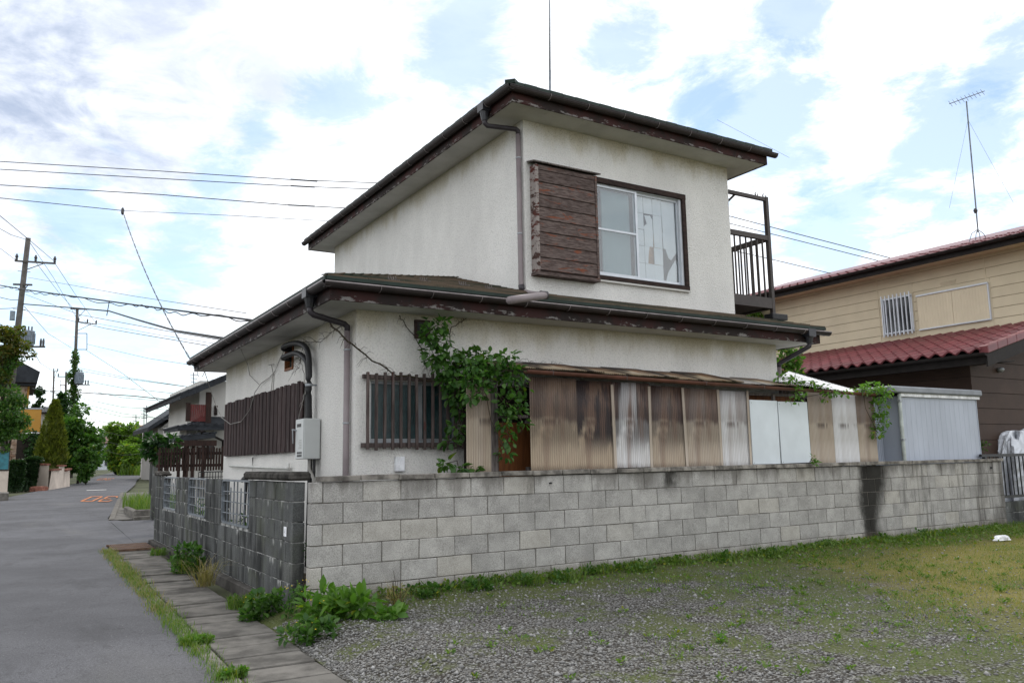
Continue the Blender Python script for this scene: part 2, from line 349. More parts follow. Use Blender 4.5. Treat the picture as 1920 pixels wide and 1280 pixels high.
M['ply'] = m_wood('orange plywood', (.20, .075, .026), (.13, .048, .018), (6, 6, .8), None, 0, .05, .6)
M['alu'] = plain('aluminium', (.56, .59, .63), .35, .5, .25, .06)
M['aludull'] = plain('aluminium dull', (.30, .32, .34), .5, .5, .3, .15)
M['steel'] = plain('galvanised steel', (.17, .19, .21), .5, .45, .4, .35, 14)
M['glass'] = m_glass('window glass', (.93, .96, .97))
M['frosted'] = plain('frosted green glass', (.012, .040, .044), .18, .6, 0, .3, 9, .4, 60)
def m_paper():
    t = NT('shoji paper'); col = t.mix(t.mr(t.noise(2.5, 4), .4, .65), (.60, .61, .62), (.52, .54, .56)); return t.done(col, .9, .1)
M['paper'] = m_paper(); M['curtain'] = plain('blue green blind', (.17, .245, .26), .9, .1, amt=.06, scale=2)
M['cardboard'] = plain('brown board', (.30, .17, .085), .8, .1)
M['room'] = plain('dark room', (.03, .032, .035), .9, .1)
M['balcony'] = plain('balcony brown metal', (.042, .033, .029), .5, .4, .1, .15)
M['heater'] = plain('heater paint', (.50, .52, .51), .4, .4, 0, .04, 3)
M['heaterdark'] = plain('heater grille', (.05, .05, .05), .6)
M['black'] = plain('black wrap', (.013, .013, .014), .55, .35, 0, .2, 30)
M['white_pvc'] = plain('grey white pvc', (.55, .55, .52), .5, .4, 0, .1)
M['cable'] = plain('old grey cable', (.26, .25, .23), .7)
M['wire'] = plain('black wire', (.018, .019, .021), .6)
M['block'] = m_block('pale block', (.39, .378, .356), False)
M['cap'] = plain('wall cap', (.20, .185, .165), .95, .1, 0, .55, 7, .5, 60, .15)
M['mortar'] = plain('mortar', (.135, .125, .11), .95, .1, 0, .3, 20)
M['dblock'] = m_block('dark block', (.118, .122, .120), True)
M['dcap'] = plain('dark cap', (.060, .056, .050), .95, .1, 0, .6, 8, .8, 60, .15)
M['dmortar'] = plain('dark mortar', (.25, .25, .24), .95, .1, 0, .85, 7)
M['dfoot'] = plain('dark footing', (.075, .070, .064), .95, .1, 0, .4, 4, .5, 70)
M['plastic'] = m_plastic(); M['rustroof'] = m_rust_roof()
M['whitepanel'] = plain('white ribbed panel', (.62, .67, .70), .45, .4, 0, .06, 2)
M['shedwhite'] = plain('shed white steel', (.40, .435, .50), .5, .3, 0, .08, 2.5, stretch=(1, 1, .3))
M['shedroof'] = plain('shed grey roof', (.20, .215, .235), .5, .4, 0, .15, 3)
M['redgutter'] = plain('red brown gutter', (.115, .045, .032), .45, .4, 0, .3, 3)
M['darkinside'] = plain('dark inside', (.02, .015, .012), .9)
M['leaf'] = m_leaf('vine leaf', (.026, .082, .015), (.085, .185, .036), .38)
M['leafdark'] = m_leaf('dark leaf', (.014, .046, .013), (.038, .095, .024), .3)
M['leafbright'] = m_leaf('bright leaf', (.060, .150, .020), (.125, .235, .040), .4)
M['leafbamboo'] = m_leaf('feathery leaf', (.085, .17, .026), (.19, .30, .055), .45)
M['leafyellow'] = m_leaf('gold conifer leaf', (.15, .17, .022), (.060, .085, .014), .35, 0)
M['leafhedge'] = m_leaf('hedge leaf', (.014, .038, .014), (.035, .075, .025), .2)
M['leafmid'] = m_leaf('tree leaf', (.030, .088, .018), (.085, .170, .032), .4)
M['leafautumn'] = m_leaf('bronze tipped leaf', (.055, .105, .018), (.140, .105, .026), .4)
M['stem'] = plain('stem', (.045, .035, .022), .9); M['bark'] = plain('bark', (.05, .042, .034), .95, .1, 0, .4, 8, .6, 20)
M['grass'] = m_leaf('grass blade', (.060, .125, .018), (.145, .215, .040), .4, .06)
M['straw'] = m_leaf('dry grass blade', (.28, .22, .11), (.20, .18, .075), .35, 0)
M['mossgrass'] = m_leaf('short yellow grass', (.30, .25, .085), (.17, .19, .05), .35, 0)
M['flower'] = plain('yellow flower', (.75, .55, .03), .6)
def m_asphalt():
    t = NT('asphalt'); k = t.mt('MULTIPLY', t.mr(t.noise(.5, 5, .6), .3, .7, .76, 1.2), t.mr(t.noise(160, 2, .7), .3, .7, .6, 1.42))
    col = t.mix(1.0, (.088, .088, .095), gray3(t, k), 'MULTIPLY'); col = t.mix(t.mr(t.vor(38), .11, .06), col, (.22, .21, .20))
    col = t.mix(t.mt('MULTIPLY', t.mr(t.noise(.35, 4, .6, stretch=(1, .3, 1)), .52, .7), .35), col, (.15, .145, .135))
    col = t.mix(1.0, col, gray3(t, t.mr(t.noise(52, 3, .75), .3, .7, .78, 1.22)), 'MULTIPLY'); col = t.mix(t.mt('MULTIPLY', t.mr(t.noise(1.3, 7, .7, stretch=(1.6, .5, 1), off=(9, 3, 0)), .54, .66), .5), col, (.055, .055, .058))
    sp = t.mr(t.vor(9), .045, .03); col = t.mix(t.mt('MULTIPLY', sp, .8), col, (.40, .39, .37))
    cr = t.mr(t.mt('ABSOLUTE', t.mt('SUBTRACT', t.noise(.9, 6, .6, off=(4, 2, 0)), .5)), .004, .0); col = t.mix(t.mt('MULTIPLY', cr, .55), col, (.02, .02, .02))
    t.bump(t.noise(140, 3, .7), .7, .008); return t.done(col, .88, .25)
M['asphalt'] = m_asphalt()
M['orange'] = plain('worn orange paint', (.52, .19, .075), .8, .2, 0, .5, 14); M['roadwhite'] = plain('worn white paint', (.55, .55, .53), .8)
M['slab'] = plain('drain cover concrete', (.115, .108, .098), .92, .15, 0, .40, 4, .5, 90, .14)
M['kerb'] = plain('kerb concrete', (.15, .14, .125), .95, .1, 0, .35, 7, .5, 60)
M['grate'] = plain('rusty grate', (.16, .10, .07), .7, .4, .5, .4, 20)
def m_lot():
    t = NT('gravel lot'); x, y, z = t.sep(t.pos())
    v = t.vor(46, out='Color'); vs = t.n('ShaderNodeSeparateColor'); t.l(v, vs.inputs[0])
    st = t.mix(vs.outputs[0], (.11, .107, .10), (.30, .295, .28)); d = t.vor(46); st = t.mix(t.mr(d, .35, .62), st, (.045, .04, .034))
    n1 = t.noise(1.5, 6, .62); n2 = t.noise(.55, 5, .6, off=(3, 1, 0))
    gr = t.mix(t.noise(35, 4, .7), (.050, .075, .018), (.13, .14, .05)); dry = t.mix(t.noise(30, 4, .7), (.29, .225, .085), (.17, .165, .05))
    near = t.mr(t.mt('ADD', y, t.mt('MULTIPLY', t.mt('SUBTRACT', n1, .5), 1.6)), -1.2, -.35)
    yel = t.mt('MULTIPLY', t.mr(t.mt('ADD', x, t.mt('MULTIPLY', y, -.55)), 7.4, 9.2), t.mr(n2, .32, .52))
    col = t.mix(t.mt('MULTIPLY', t.mr(t.mt('ADD', n1, t.mr(t.mt('ADD', x, t.mt('MULTIPLY', y, -.5)), 3.5, 9, 0, .16)), .5, .62), .75), st, gr); col = t.mix(t.mt('MULTIPLY', yel, .8), col, dry); col = t.mix(t.mt('MULTIPLY', near, .85), col, gr)
    t.bump(d, 1.0, .02); return t.done(col, .95, .12)
M['lot'] = m_lot(); M['soil'] = plain('soil', (.075, .06, .042), .95, .1, 0, .4, 5, .6, 40)
def m_stone():
    t = NT('gravel stone'); r = t.island(); col = t.mix(r, (.115, .112, .108), (.29, .285, .275)); col = t.mix(t.mr(r, .97, .98), col, (.38, .38, .37)); return t.done(col, .9, .2)
M['stone'] = m_stone()
M['yard'] = plain('far ground', (.07, .075, .045), .95, .1, 0, .4, .3)
M['siding'] = plain('yellow siding', (.56, .485, .345), .6, .3, 0, .05, 2, .2, 120, .02); M['sidejoint'] = plain('siding joint', (.16, .11, .06), .8)
M['brownside'] = plain('brown siding', (.055, .033, .024), .65, .3, 0, .12, 3, .2, 100, .05)
M['redtile'] = plain('red glazed tile', (.155, .038, .043), .42, .45, 0, .18, 5, 0, 1, .14)
M['darkmetal'] = plain('dark brown metal', (.018, .015, .014), .65, .2, 0)
M['shutterpanel'] = plain('cream shutter panel', (.61, .53, .385), .5, .3, 0, .04, 2)
M['tarp'] = plain('silver tarp', (.50, .52, .56), .32, .5, .25, .15, 6)
M['blackmetal'] = plain('black paint metal', (.012, .013, .016), .4, .45)
M['fbrown'] = m_wood('picket fence wood', (.045, .026, .021), (.022, .014, .012), (9, 9, .8), None, 0, .3)
M['poleconc'] = plain('pole concrete', (.105, .098, .090), .9, .2, 0, .25, 3); M['trafo'] = plain('transformer paint', (.20, .24, .28), .5, .4)
M['porcelain'] = plain('insulator', (.05, .05, .055), .3, .5)
M['gardenwall'] = plain('pinkish garden wall', (.58, .50, .43), .9, .1, 0, .16, .8, .3, 30); M['brickcap'] = plain('brick coping', (.17, .075, .055), .9, .1, 0, .4, 6, 0, 1, .2)
M['board'] = plain('ochre board', (.40, .205, .035), .6, .3, 0, .08, 1)
M['houseW'] = plain('house white render', (.55, .54, .51), .85, .2, 0, .08, 1); M['houseG'] = plain('house grey render', (.38, .37, .35), .85, .2, 0, .08, 1)
M['houseP'] = plain('pale siding', (.50, .53, .57), .8, .2, 0, .08, 1)
M['tileblk'] = plain('slate grey tile', (.024, .027, .032), .7, .2, 0, .3, 2); M['tileorg'] = plain('orange brown tile', (.20, .105, .065), .7, .3, 0, .3, 2); M['tilepink'] = plain('dull red tile', (.17, .075, .07), .7, .3, 0, .2, 2)
M['redboard'] = plain('red balcony board', (.105, .018, .016), .6); M['houseglass'] = plain('dark pane', (.03, .035, .04), .1, .6); M['stonewall'] = None
def m_stonewall():
    t = NT('stone cladding'); v = t.vor(2.6, out='Color', rnd=1, stretch=(1, 1, 1.7)); s = t.n('ShaderNodeSeparateColor'); t.l(v, s.inputs[0])
    col = t.mix(s.outputs[0], (.32, .20, .14), (.50, .40, .31)); return t.done(col, .9, .1)
M['stonewall'] = m_stonewall(); M['plasticblue'] = plain('blue green sheet', (.02, .16, .20), .3, .5); M['whiteplastic'] = plain('white plastic', (.75, .76, .78), .5, .3)
M['tyre'] = plain('tyre rubber', (.015, .015, .016), .8); M['carpaint'] = plain('car paint', (.03, .05, .08), .3, .5)
# ------------------------------------------------------------------ ground, road, drain covers
def grid(x0, x1, y0, y1, nx, ny, zf, name, m):
    xs = np.linspace(x0, x1, nx); ys = np.linspace(y0, y1, ny); X, Y = np.meshgrid(xs, ys); Z = zf(X, Y)
    v = np.stack([X, Y, Z], -1).reshape(-1, 3); i = np.arange(nx * ny).reshape(ny, nx)
    f = np.stack([i[:-1, :-1], i[:-1, 1:], i[1:, 1:], i[1:, :-1]], -1).reshape(-1, 4)
    return structure(big(name, v, f, m, smooth=True))
def zgA(Y): return -0.1 + 0.01 * (np.clip(Y, 15, 150) - 15)
ys = np.concatenate([np.linspace(-60, 15, 6), np.linspace(15, 150, 20)[1:], np.linspace(150, 2500, 6)[1:]]); xs = np.linspace(-1500, 2000, 8)
X, Y = np.meshgrid(xs, ys); v = np.stack([X, Y, zgA(Y) - .08], -1).reshape(-1, 3); i = np.arange(len(xs) * len(ys)).reshape(len(ys), len(xs))
structure(big('ground', v, np.stack([i[:-1, :-1], i[:-1, 1:], i[1:, 1:], i[1:, :-1]], -1).reshape(-1, 4), M['yard'], smooth=True))
# the lane: right edge beside the drain covers, left edge beyond the frame near by; it swings gently right far off
PR = [(-40, -0.3, -5.0), (-6, .36, -4.6), (0, .50, -4.4), (9.3, .74, -4.2), (9.6, 1.9, -4.0), (16.0, 1.95, -3.7), (18, 1.56, -3.5), (25, 2.5, -2.6), (33, 3.5, -1.4), (42, 4.9, .2), (50, 6.1, 2.0), (60, 7.4, 3.6), (75, 9.6, 5.6), (90, 12.2, 7.6), (105, 15.4, 10.4), (125, 21, 15.5), (150, 30, 24), (200, 52, 45)]
vs = []; fs = []
for y, xr, xl in PR: vs += [(xl, y, zg(y) - .015), ((xl + xr) / 2, y, zg(y) + .01), (xr, y, zg(y))]
for k in range(len(PR) - 1):
    a = 3 * k; fs += [(a, a + 1, a + 4, a + 3), (a + 1, a + 2, a + 5, a + 4)]
road = structure(mk('road', vs, fs, M['asphalt'], fix=False))
def ground_mark(name, polys, m):
    vs = []; fs = []
    for poly in polys: fs.append(tuple(range(len(vs), len(vs) + len(poly)))); vs += [(p.x, p.y, zg(p.y) + .022) for p in poly]
    return mk(name, vs, fs, m, road)
def digits(bl, br, tl, tr):            # "30" read by traffic coming the other way
    P = []
    def pt(x, y): u, v = 1 - x, 1 - y; return bl.lerp(br, u).lerp(tl.lerp(tr, u), v)
    t, e = .06, .09
    def rect(x0, y0, x1, y1): P.append([pt(x0, y0), pt(x1, y0), pt(x1, y1), pt(x0, y1)])
    def poly(q): P.append([pt(*a) for a in q])
    # 3
    poly([(.0, .74), (t, .74), (.10, 1 - e), (.06, 1)]); rect(.06, 1 - e, .36, 1); poly([(.36, 1), (.36, 1 - e), (.36, .56), (.43, .60), (.43, .94)])
    rect(.16, .455, .37, .545); poly([(.36, .44), (.36, e), (.36, 0), (.43, .06), (.43, .40)]); rect(.06, 0, .355, e); poly([(.0, .26), (.06, 0), (.10, e), (t, .26)])
    # 0
    rect(.64, 1 - e, .93, 1); rect(.64, 0, .93, e); poly([(.57, .06), (.64, 0), (.645, 1), (.57, .94)]); poly([(.925, 0), (1, .06), (1, .94), (.925, 1)])
    return P
ground_mark('speed_marking', digits(gp(149, 940.6), gp(206, 941.2), gp(171, 931), gp(225, 930.6)), M['orange'])
ground_mark('speed_marking', digits(gp(180, 900), gp(207, 900), gp(191, 896.6), gp(216, 896.6)), M['orange'])
q = gp(180, 919); ground_mark('road_dash', [[q + Vector(a) for a in ((-.5, -.35, 0), (.45, -.25, 0), (.55, .35, 0), (-.4, .25, 0))]], M['roadwhite'])

def pathx(y): return .585 + .0215 * y
bed = structure(MB().prism([(pathx(-14) - .02, -14, -.13), (pathx(-14) + .62, -14, -.13), (pathx(8.9) + .62, 8.9, -.13), (pathx(8.9) - .02, 8.9, -.13)], (0, 0, -.1)).build('drain_path', M['mortar']))
slabme = None; PA = math.atan(-.0215)
y = -14.0
while y < 7.75:
    if slabme is None: slabme = mesh_of('cover_slab', *(lambda b: (b.v, b.f))(MB().box(-.29, .29, 0, .385, -.09, 0)), M['slab'])
    o = put('cover_slab', slabme, bed, (pathx(y) + .30 + RND.uniform(-.004, .004), y, -.098 + RND.uniform(-.008, .006)), (RND.uniform(-.012, .012), RND.uniform(-.008, .008), PA + RND.uniform(-.006, .006)))
    b = o.modifiers.new('edge', 'BEVEL'); b.width = .012; b.segments = 2
    y += .40
for yy in np.arange(-14, 8.4, .61):
    o = mk('kerb_strip', *(lambda b: (b.v, b.f))(MB().box(-.055, .055, 0, .6, -.2, -.092)), M['kerb'], bed, bevel=.008); o.location = (pathx(yy) - .065, yy, 0); o.rotation_euler = (0, 0, PA)
gt = thing('drain_grate', 'rusty steel grate across the roadside drain at the far end of the covers', 'drain grate', (pathx(8.6) + .3, 8.6, -.1))
g = MB()
for k in range(20):
    x = pathx(8.6) - .02 + k * .033; g.bar((x, 8.16, -.083), (x + .022, 9.25, -.083), .012, .03)
g.build('bar_grid', M['grate'], gt)
for yy in (8.15, 8.7, 9.25): MB().bar((pathx(8.5) - .04, yy, -.083), (pathx(8.5) + .64, yy, -.083), .03, .036).build('edge_bar', M['grate'], gt)
# the far drain covers beyond the drive, with a kerb line
fp = structure(MB().prism([(1.60, 17.2, zg(17) + .015), (2.25, 17.2, zg(17) + .015), (5.3, 36.5, zg(36.5) + .015), (3.95, 36.5, zg(36.5) + .015)], (0, 0, -.2)).build('far_path', M['slab']))
MB().bar((1.58, 17.2, zg(17.2)), (3.9, 36.5, zg(36.5)), .14, .06).build('kerb_line', M['kerb'], fp)
drive = structure(MB().prism([(1.25, 9.5, -.092), (14, 9.5, -.075), (14, 16.6, -.06), (1.5, 16.6, -.075)], (0, 0, -.02)).build('driveway', M['asphalt']))

# the gravel lot in front of the wall, its edge dropping to the drain covers
def lotz(X, Y):
    e = np.clip((X - (pathx(Y) + .60)) / .5, 0, 1)
    return -.115 + .115 * e + .012 * np.sin(X * 2.1 + 1) * np.cos(Y * 1.7) * e + .05 * np.clip((Y + .55) / .5, 0, 1) * e
xs = np.linspace(0, 1, 90) ** 1.6; ys = np.linspace(-16, .25, 110); T, Y = np.meshgrid(xs, ys); X0 = pathx(Y) + .60; X = X0 + T * (32 - X0)
v = np.stack([X, Y, lotz(X, Y)], -1).reshape(-1, 3); i = np.arange(X.size).reshape(X.shape)
lot = structure(big('gravel_lot', v, np.stack([i[:-1, :-1], i[:-1, 1:], i[1:, 1:], i[1:, :-1]], -1).reshape(-1, 4), M['lot'], smooth=True))
yard = structure(MB().prism([(1.75, .1, -.03), (14.2, .4, -.03), (14.2, 12, -.03), (1.75, 9.4, -.03)], (0, 0, -.05)).build('yard_soil', M['soil']))

# ------------------------------------------------------------------ pale block wall along the lot
wall = wthing('block_wall', 'long pale grey concrete block wall in front of the house, stained black near its far end', 'wall')
T0, T1 = wl(581, 1000, 0).x, wl(1881, 900, 0).x
MB().box(T0 + .012, T1 - .012, .008, .095, -.25, 1.16).build('mortar_core', M['mortar'], wall)
BL = .412
def blockme(w, h, d, m, seed, name='block'):
    j = .006 if m.name == 'dark block' else .004; b = MB().box(-w / 2 + .004, w / 2 - .004, 0, d, j, h - j + .001); me = mesh_of(name, b.v, b.f, m)
    rr = random.Random(seed); bm = bmesh.new(); bm.from_mesh(me); bmesh.ops.bevel(bm, geom=bm.edges[:], offset=rr.uniform(.003, .007), segments=1, affect='EDGES')
    for q in bm.verts:
        c = .006 if rr.random() < .05 else .002; q.co += Vector((rr.uniform(-c, c), rr.uniform(0, c), rr.uniform(-c, c)))
    bm.to_mesh(me); bm.free(); return me
bcache = {}
def bm_of(w, h, d, m, name='block'):
    k = (round(w, 2), h, d, m.name, RND.randint(0, 7))
    if k not in bcache: bcache[k] = blockme(w, h, d, m, len(bcache), name)
    return bcache[k]
for r in range(6):
    z0 = -.04 + r * .2; t = T0; first = True
    while t < T1 - .02:
        w = ((.22 - T0 if r % 2 == 0 else .014 - T0) if first else BL); first = False
        w = min(w, T1 - t)
        if w < .04: break
        put('block', bm_of(w, .2, .1, M['block']), wall, (t + w / 2, RND.uniform(-.003, .003), z0), (RND.uniform(-.003, .003), 0, RND.uniform(-.004, .004)))
        t += w
t = wl(602, 893, -.03).x
while t < T1:
    w = min(.615 if t > 8.6 else BL, T1 + .02 - t)
    if w < .05: break
    o = put('cap_block', bm_of(w, .058, .16, M['cap'], 'cap_block'), wall, (t + w / 2, -.03 + RND.uniform(-.006, .006), 1.162 + RND.uniform(-.003, .004)), (0, RND.uniform(-.004, .004), RND.uniform(-.008, .008))); t += w
h = wl(1032, 905, -.002); MB().lathe((h.x, -.004, h.z - .008), [(.001, 0), (.02, .001), (.02, .016), (.001, .017)], 8).build('weep_hole', M['black'], wall)
h = wl(1858, 876, -.002); MB().lathe((h.x, -.004, h.z - .02), [(.001, 0), (.022, .001), (.022, .03), (.001, .032)], 8).build('weep_hole', M['black'], wall)

# ------------------------------------------------------------------ dark road-side block wall with three grilled openings
DX = 1.56
dw = thing('roadside_wall', 'old blackened block wall beside the drain covers with three grilled openings', 'wall', (DX, .2, -.1))
pill = [(.45, 2.22), (3.76, 4.76), (6.16, 7.22), (8.58, 9.52)]
opens = [(2.22, 3.76), (4.76, 6.16), (7.22, 8.58)]
MB().box(DX + .012, DX + .108, .462, 9.5, -.3, .585).build('mortar_core', M['dmortar'], dw)
for a, b in pill: MB().box(DX + .012, DX + .108, a + .012, b - .012, .585, 1.15).build('mortar_core', M['dmortar'], dw)
MB().box(DX - .07, DX + .16, .47, 9.62, -.4, -.045).build('footing', M['dfoot'], dw, bevel=.012)
def drow(a, b, z0, h, off):
    y = a; first = True
    while y < b - .02:
        w = min(.4 if not first else off, b - y); first = False
        if w < .05: y += w; continue
        o = put('block', bm_of(w, h, .12, M['dblock']), dw, (DX + RND.uniform(-.005, .005), y + w / 2, z0), (0, RND.uniform(-.006, .006), -math.pi / 2 + RND.uniform(-.006, .006))); y += w
# a block mesh lies along x with its face towards -y: turned a quarter turn its face looks at the road
for r in range(3): drow(.45, 9.52, -.04 + r * .2, .2, .4 if r % 2 else .24)
for n, (a, b) in enumerate(pill):
    for r in range(3): drow(a, b, .56 + r * .2, .2, .4 if (r + n) % 2 else .24)
MB().box(DX - .05, DX + .17, .41, 2.34, 1.172, 1.262).build('cap_slab', M['dcap'], dw, bevel=.025)
for k, (y0, y1, x1) in enumerate([(8.66, 9.0, 1.72), (8.9, 9.5, 1.72)]): MB().box(DX - .03, x1, y0, y1, 1.168, 1.215 + .04 * k).build('cap_slab', M['dcap'], dw, bevel=.02)
for k, (a, b) in enumerate(opens):
    g = bpy.data.objects.new('grille', None); COL.objects.link(g); g.parent = dw; g.matrix_parent_inverse = dw.matrix_basis.inverted(); g['_w'] = 0
    x = DX + .03; z0, z1 = .60, 1.145; a2, b2 = a + .03, b - .03; r = .075
    pts = [(x, a2, z1), (x, b2 - r, z1), (x, b2 - .02, z1 - .02), (x, b2, z1 - r), (x, b2, z0 + r), (x, b2 - .02, z0 + .02), (x, b2 - r, z0), (x, a2 + r, z0), (x, a2 + .02, z0 + .02), (x, a2, z0 + r), (x, a2, z1)]
    f = MB()
    for p, q in zip(pts[:-1], pts[1:]): f.bar(p, q, .022, .045, (1, 0, 0))
    f.bar((x, b2 - .004, z0 + .05), (x, b2 - .004, z1 - .26), .05, .014, (1, 0, 0)).bar((x, b2 - .004, z1 - .20), (x, b2 - .004, z1 - .03), .05, .014, (1, 0, 0))
    f.build('frame', M['steel'], g)
    for j in range(1, 8):
        yy = a2 + (b2 - a2) * j / 8
        MB().bar((x + .012, yy, z0), (x + .012, yy, z1 if j % 3 else z1 - .09), .014, .014).build('upright_bar', M['steel'], g)
    for j in (1, 2, 3): MB().bar((x - .006, a2, z0 + (z1 - z0) * j / 4), (x - .006, b2, z0 + (z1 - z0) * j / 4 + RND.uniform(-.01, .01)), .010, .012).build('cross_bar', M['steel'], g)
p = onx(534, 996, DX - .012)
pl = MB().box(DX - .012, DX - .007, p.y - .045, p.y + .045, p.z - .048, p.z + .048).build('notice_plate', M['whiteplastic'], dw)
m = MB()
for dy, dz, w, hh in [(-.012, .026, .004, .014), (-.02, .018, .016, .003), (-.016, .006, .010, .003), (.0, -.004, .003, .018), (.02, -.008, .012, .003), (-.02, -.012, .012, .003), (.022, .004, .003, .02)]:
    m.box(DX - .0135, DX - .0122, p.y + dy - w / 2, p.y + dy + w / 2, p.z + dz - hh / 2, p.z + dz + hh / 2)
m.build('lettering', M['aludull'], pl)

# ------------------------------------------------------------------ the house
LX, LX1, LY, LY1, LZ = 2.401, 9.415, .977, 7.574, 3.08
UX, UX1, UY, UY1, UZ = 5.044, 9.085, 1.479, 9.388, 6.12
OL, OU, SLP = .454, .441, .294
H = thing('house', 'old two storey house in cream stucco with dark peeling eaves and weathered wooden window boards', 'house', (LX, LY, 0))
def holed(b, u0, u1, v0, v1, holes, fn, depth):     # a wall face with openings; fn(u, v, d) gives the point, d inwards
    us = sorted({u0, u1, *[h[0] for h in holes], *[h[1] for h in holes]}); vv = sorted({v0, v1, *[h[2] for h in holes], *[h[3] for h in holes]})
    for i in range(len(us) - 1):
        for j in range(len(vv) - 1):
            cu, cv = (us[i] + us[i + 1]) / 2, (vv[j] + vv[j + 1]) / 2
            if any(h[0] < cu < h[1] and h[2] < cv < h[3] for h in holes): continue
            b.add([fn(us[i], vv[j], 0), fn(us[i + 1], vv[j], 0), fn(us[i + 1], vv[j + 1], 0), fn(us[i], vv[j + 1], 0)], [(0, 1, 2, 3)])
    for a, c, d, e in holes:
        k = [(a, d), (c, d), (c, e), (a, e)]
        for i in range(4):
            p, q = k[i], k[(i + 1) % 4]; b.add([fn(*p, 0), fn(*q, 0), fn(*q, depth), fn(*p, depth)], [(0, 1, 2, 3)])
LW = (2.58, 3.68, 1.56, 2.27); UW = (6.26, 7.98, 3.99, 5.39); VF = (3.144, 3.306, 2.81, 2.995); VL = (3.385, 3.77, 2.65, 3.04)
b = MB()
holed(b, LX, LX1, -.1, LZ, [LW, VF], lambda u, v, d: (u, LY + d, v), .12)
holed(b, LY, LY1, -.1, LZ, [VL], lambda u, v, d: (LX + d, u, v), .12)
b.add([(LX1, LY, -.1), (LX1, LY1, -.1), (LX1, LY1, LZ), (LX1, LY, LZ)], [(0, 1, 2, 3)]); b.add([(LX, LY1, -.1), (LX1, LY1, -.1), (LX1, LY1, LZ), (LX, LY1, LZ)], [(0, 1, 2, 3)])
b.box(UX, LX1 - .01, LY1 + .005, UY1 - .01, -.1, LZ)
b.build('lower_wall', M['stucco_low'], H, fix=False)
b = MB(); holed(b, UX, UX1, LZ - .1, UZ, [UW], lambda u, v, d: (u, UY + d, v), .12)
for q in ([(UX, UY), (UX, UY1)], [(UX1, UY), (UX1, UY1)], [(UX, UY1), (UX1, UY1)]):
    (xa, ya), (xb, yb) = q; b.add([(xa, ya, LZ - .1), (xb, yb, LZ - .1), (xb, yb, UZ), (xa, ya, UZ)], [(0, 1, 2, 3)])
b.build('upper_wall', M['stucco_up'], H, fix=False)

def halfpipe(a, bb, out, r=.06, t=.006):   # gutter trough from a to bb; out = horizontal direction away from the wall
    a, bb, out = Vector(a), Vector(bb), Vector(out); vs = []; fs = []; n = 8
    prof = [(math.cos(math.pi * k / n), -math.sin(math.pi * k / n)) for k in range(n + 1)]
    prof = [(r * x, r * 1.0 * z) for x, z in prof] + [((r - t) * x, (r - t) * z) for x, z in prof[::-1]]
    for p in (a, bb): vs += [p + out * x + Vector((0, 0, z)) for x, z in prof]
    k = len(prof)
    for i in range(k): fs.append((i, (i + 1) % k, k + (i + 1) % k, k + i))
    for s in (0, k): fs += [tuple(s + i for i in (j, j + 1, k - 2 - j, k - 1 - j)) for j in range(n)]
    return vs, fs
def eaves(x0, x1, y0, y1, z, o, fm, slope, holes, tag_):
    X0, X1, Y0, Y1 = x0 - o, x1 + o, y0 - o, y1 + o
    s = MB()
    for a in ((X0, X1, Y0, y0 + .02), (X0, X1, y1 - .02, Y1), (X0, x0 + .02, y0 + .02, y1 - .02), (x1 - .02, X1, y0 + .02, y1 - .02)): s.box(*a, z + .001, z + .013)
    so = s.build('soffit', M['soffit'], H)
    for k in range(1, 8):
        xx = X0 + (X1 - X0) * k / 8; MB().box(xx - .003, xx + .003, Y0 + .03, y0 - .01, z - .001, z + .0015).build('joint_strip', M['soffit'], so)
        yy = Y0 + (Y1 - Y0) * k / 8; MB().box(X0 + .03, x0 - .01, yy - .003, yy + .003, z - .001, z + .0015).build('joint_strip', M['soffit'], so)
    t = .022
    for n, q in enumerate([(X0 - t, X1 + t, Y0 - t, Y0), (X0 - t, X0, Y0, Y1), (X1, X1 + t, Y0, Y1), (X0 - t, X1 + t, Y1, Y1 + t)]):
        MB().box(*q, z - .012, z + .205).build('fascia_board', fm, H, bevel=.003)
    e = .115; zt = z + .225
    for nm, a, c, out in (('front', (X0 - e, Y0 - t - .064, z + .165), (X1 + .16, Y0 - t - .064, z + .165), (0, -1, 0)), ('l', (X0 - t - .064, Y0 - .13, z + .165), (X0 - t - .064, Y1 + .12, z + .165), (-1, 0, 0))):
        v, f = halfpipe(a, c, out); g = mk('gutter', v, f, M['gutter'], H)
        A2, C3, O2 = Vector(a), Vector(c), Vector(out); LN = (C3 - A2).length; n = int(LN / .62)
        for k in range(1, n):
            p = A2 + (C3 - A2) * (k / n)
            pr = [p + O2 * (.063 * math.cos(math.pi * u / 8)) + Vector((0, 0, -.063 * math.sin(math.pi * u / 8))) for u in range(0, 6)]
            cl = MB()
            for p1, p2 in zip(pr[:-1], pr[1:]): cl.bar(p1, p2, .012, .004, (C3 - A2).normalized())
            cl.build('gutter_clip', M['gutterclip'], g)
        lp = MB().bar(A2 + O2 * .06, C3 + O2 * .06, .008, .012).build('rim', M['gutterclip'] if tag_ == 'lower' else M['gutter'], g)
    # roof deck
    r = .075
    return X0 - r, X1 + r, Y0 - r, Y1 + r, zt
fx0, fx1, fy0, fy1, ez = eaves(LX, LX1, LY, LY1, LZ, OL, M['fascia_low'], SLP, None, 'lower')
ux0, ux1, uy0, uy1, uz = eaves(UX, UX1, UY, UY1, UZ, OU, M['fascia_up'], SLP, None, 'upper')
def rz(y, x=None): return ez + SLP * (y - fy0)
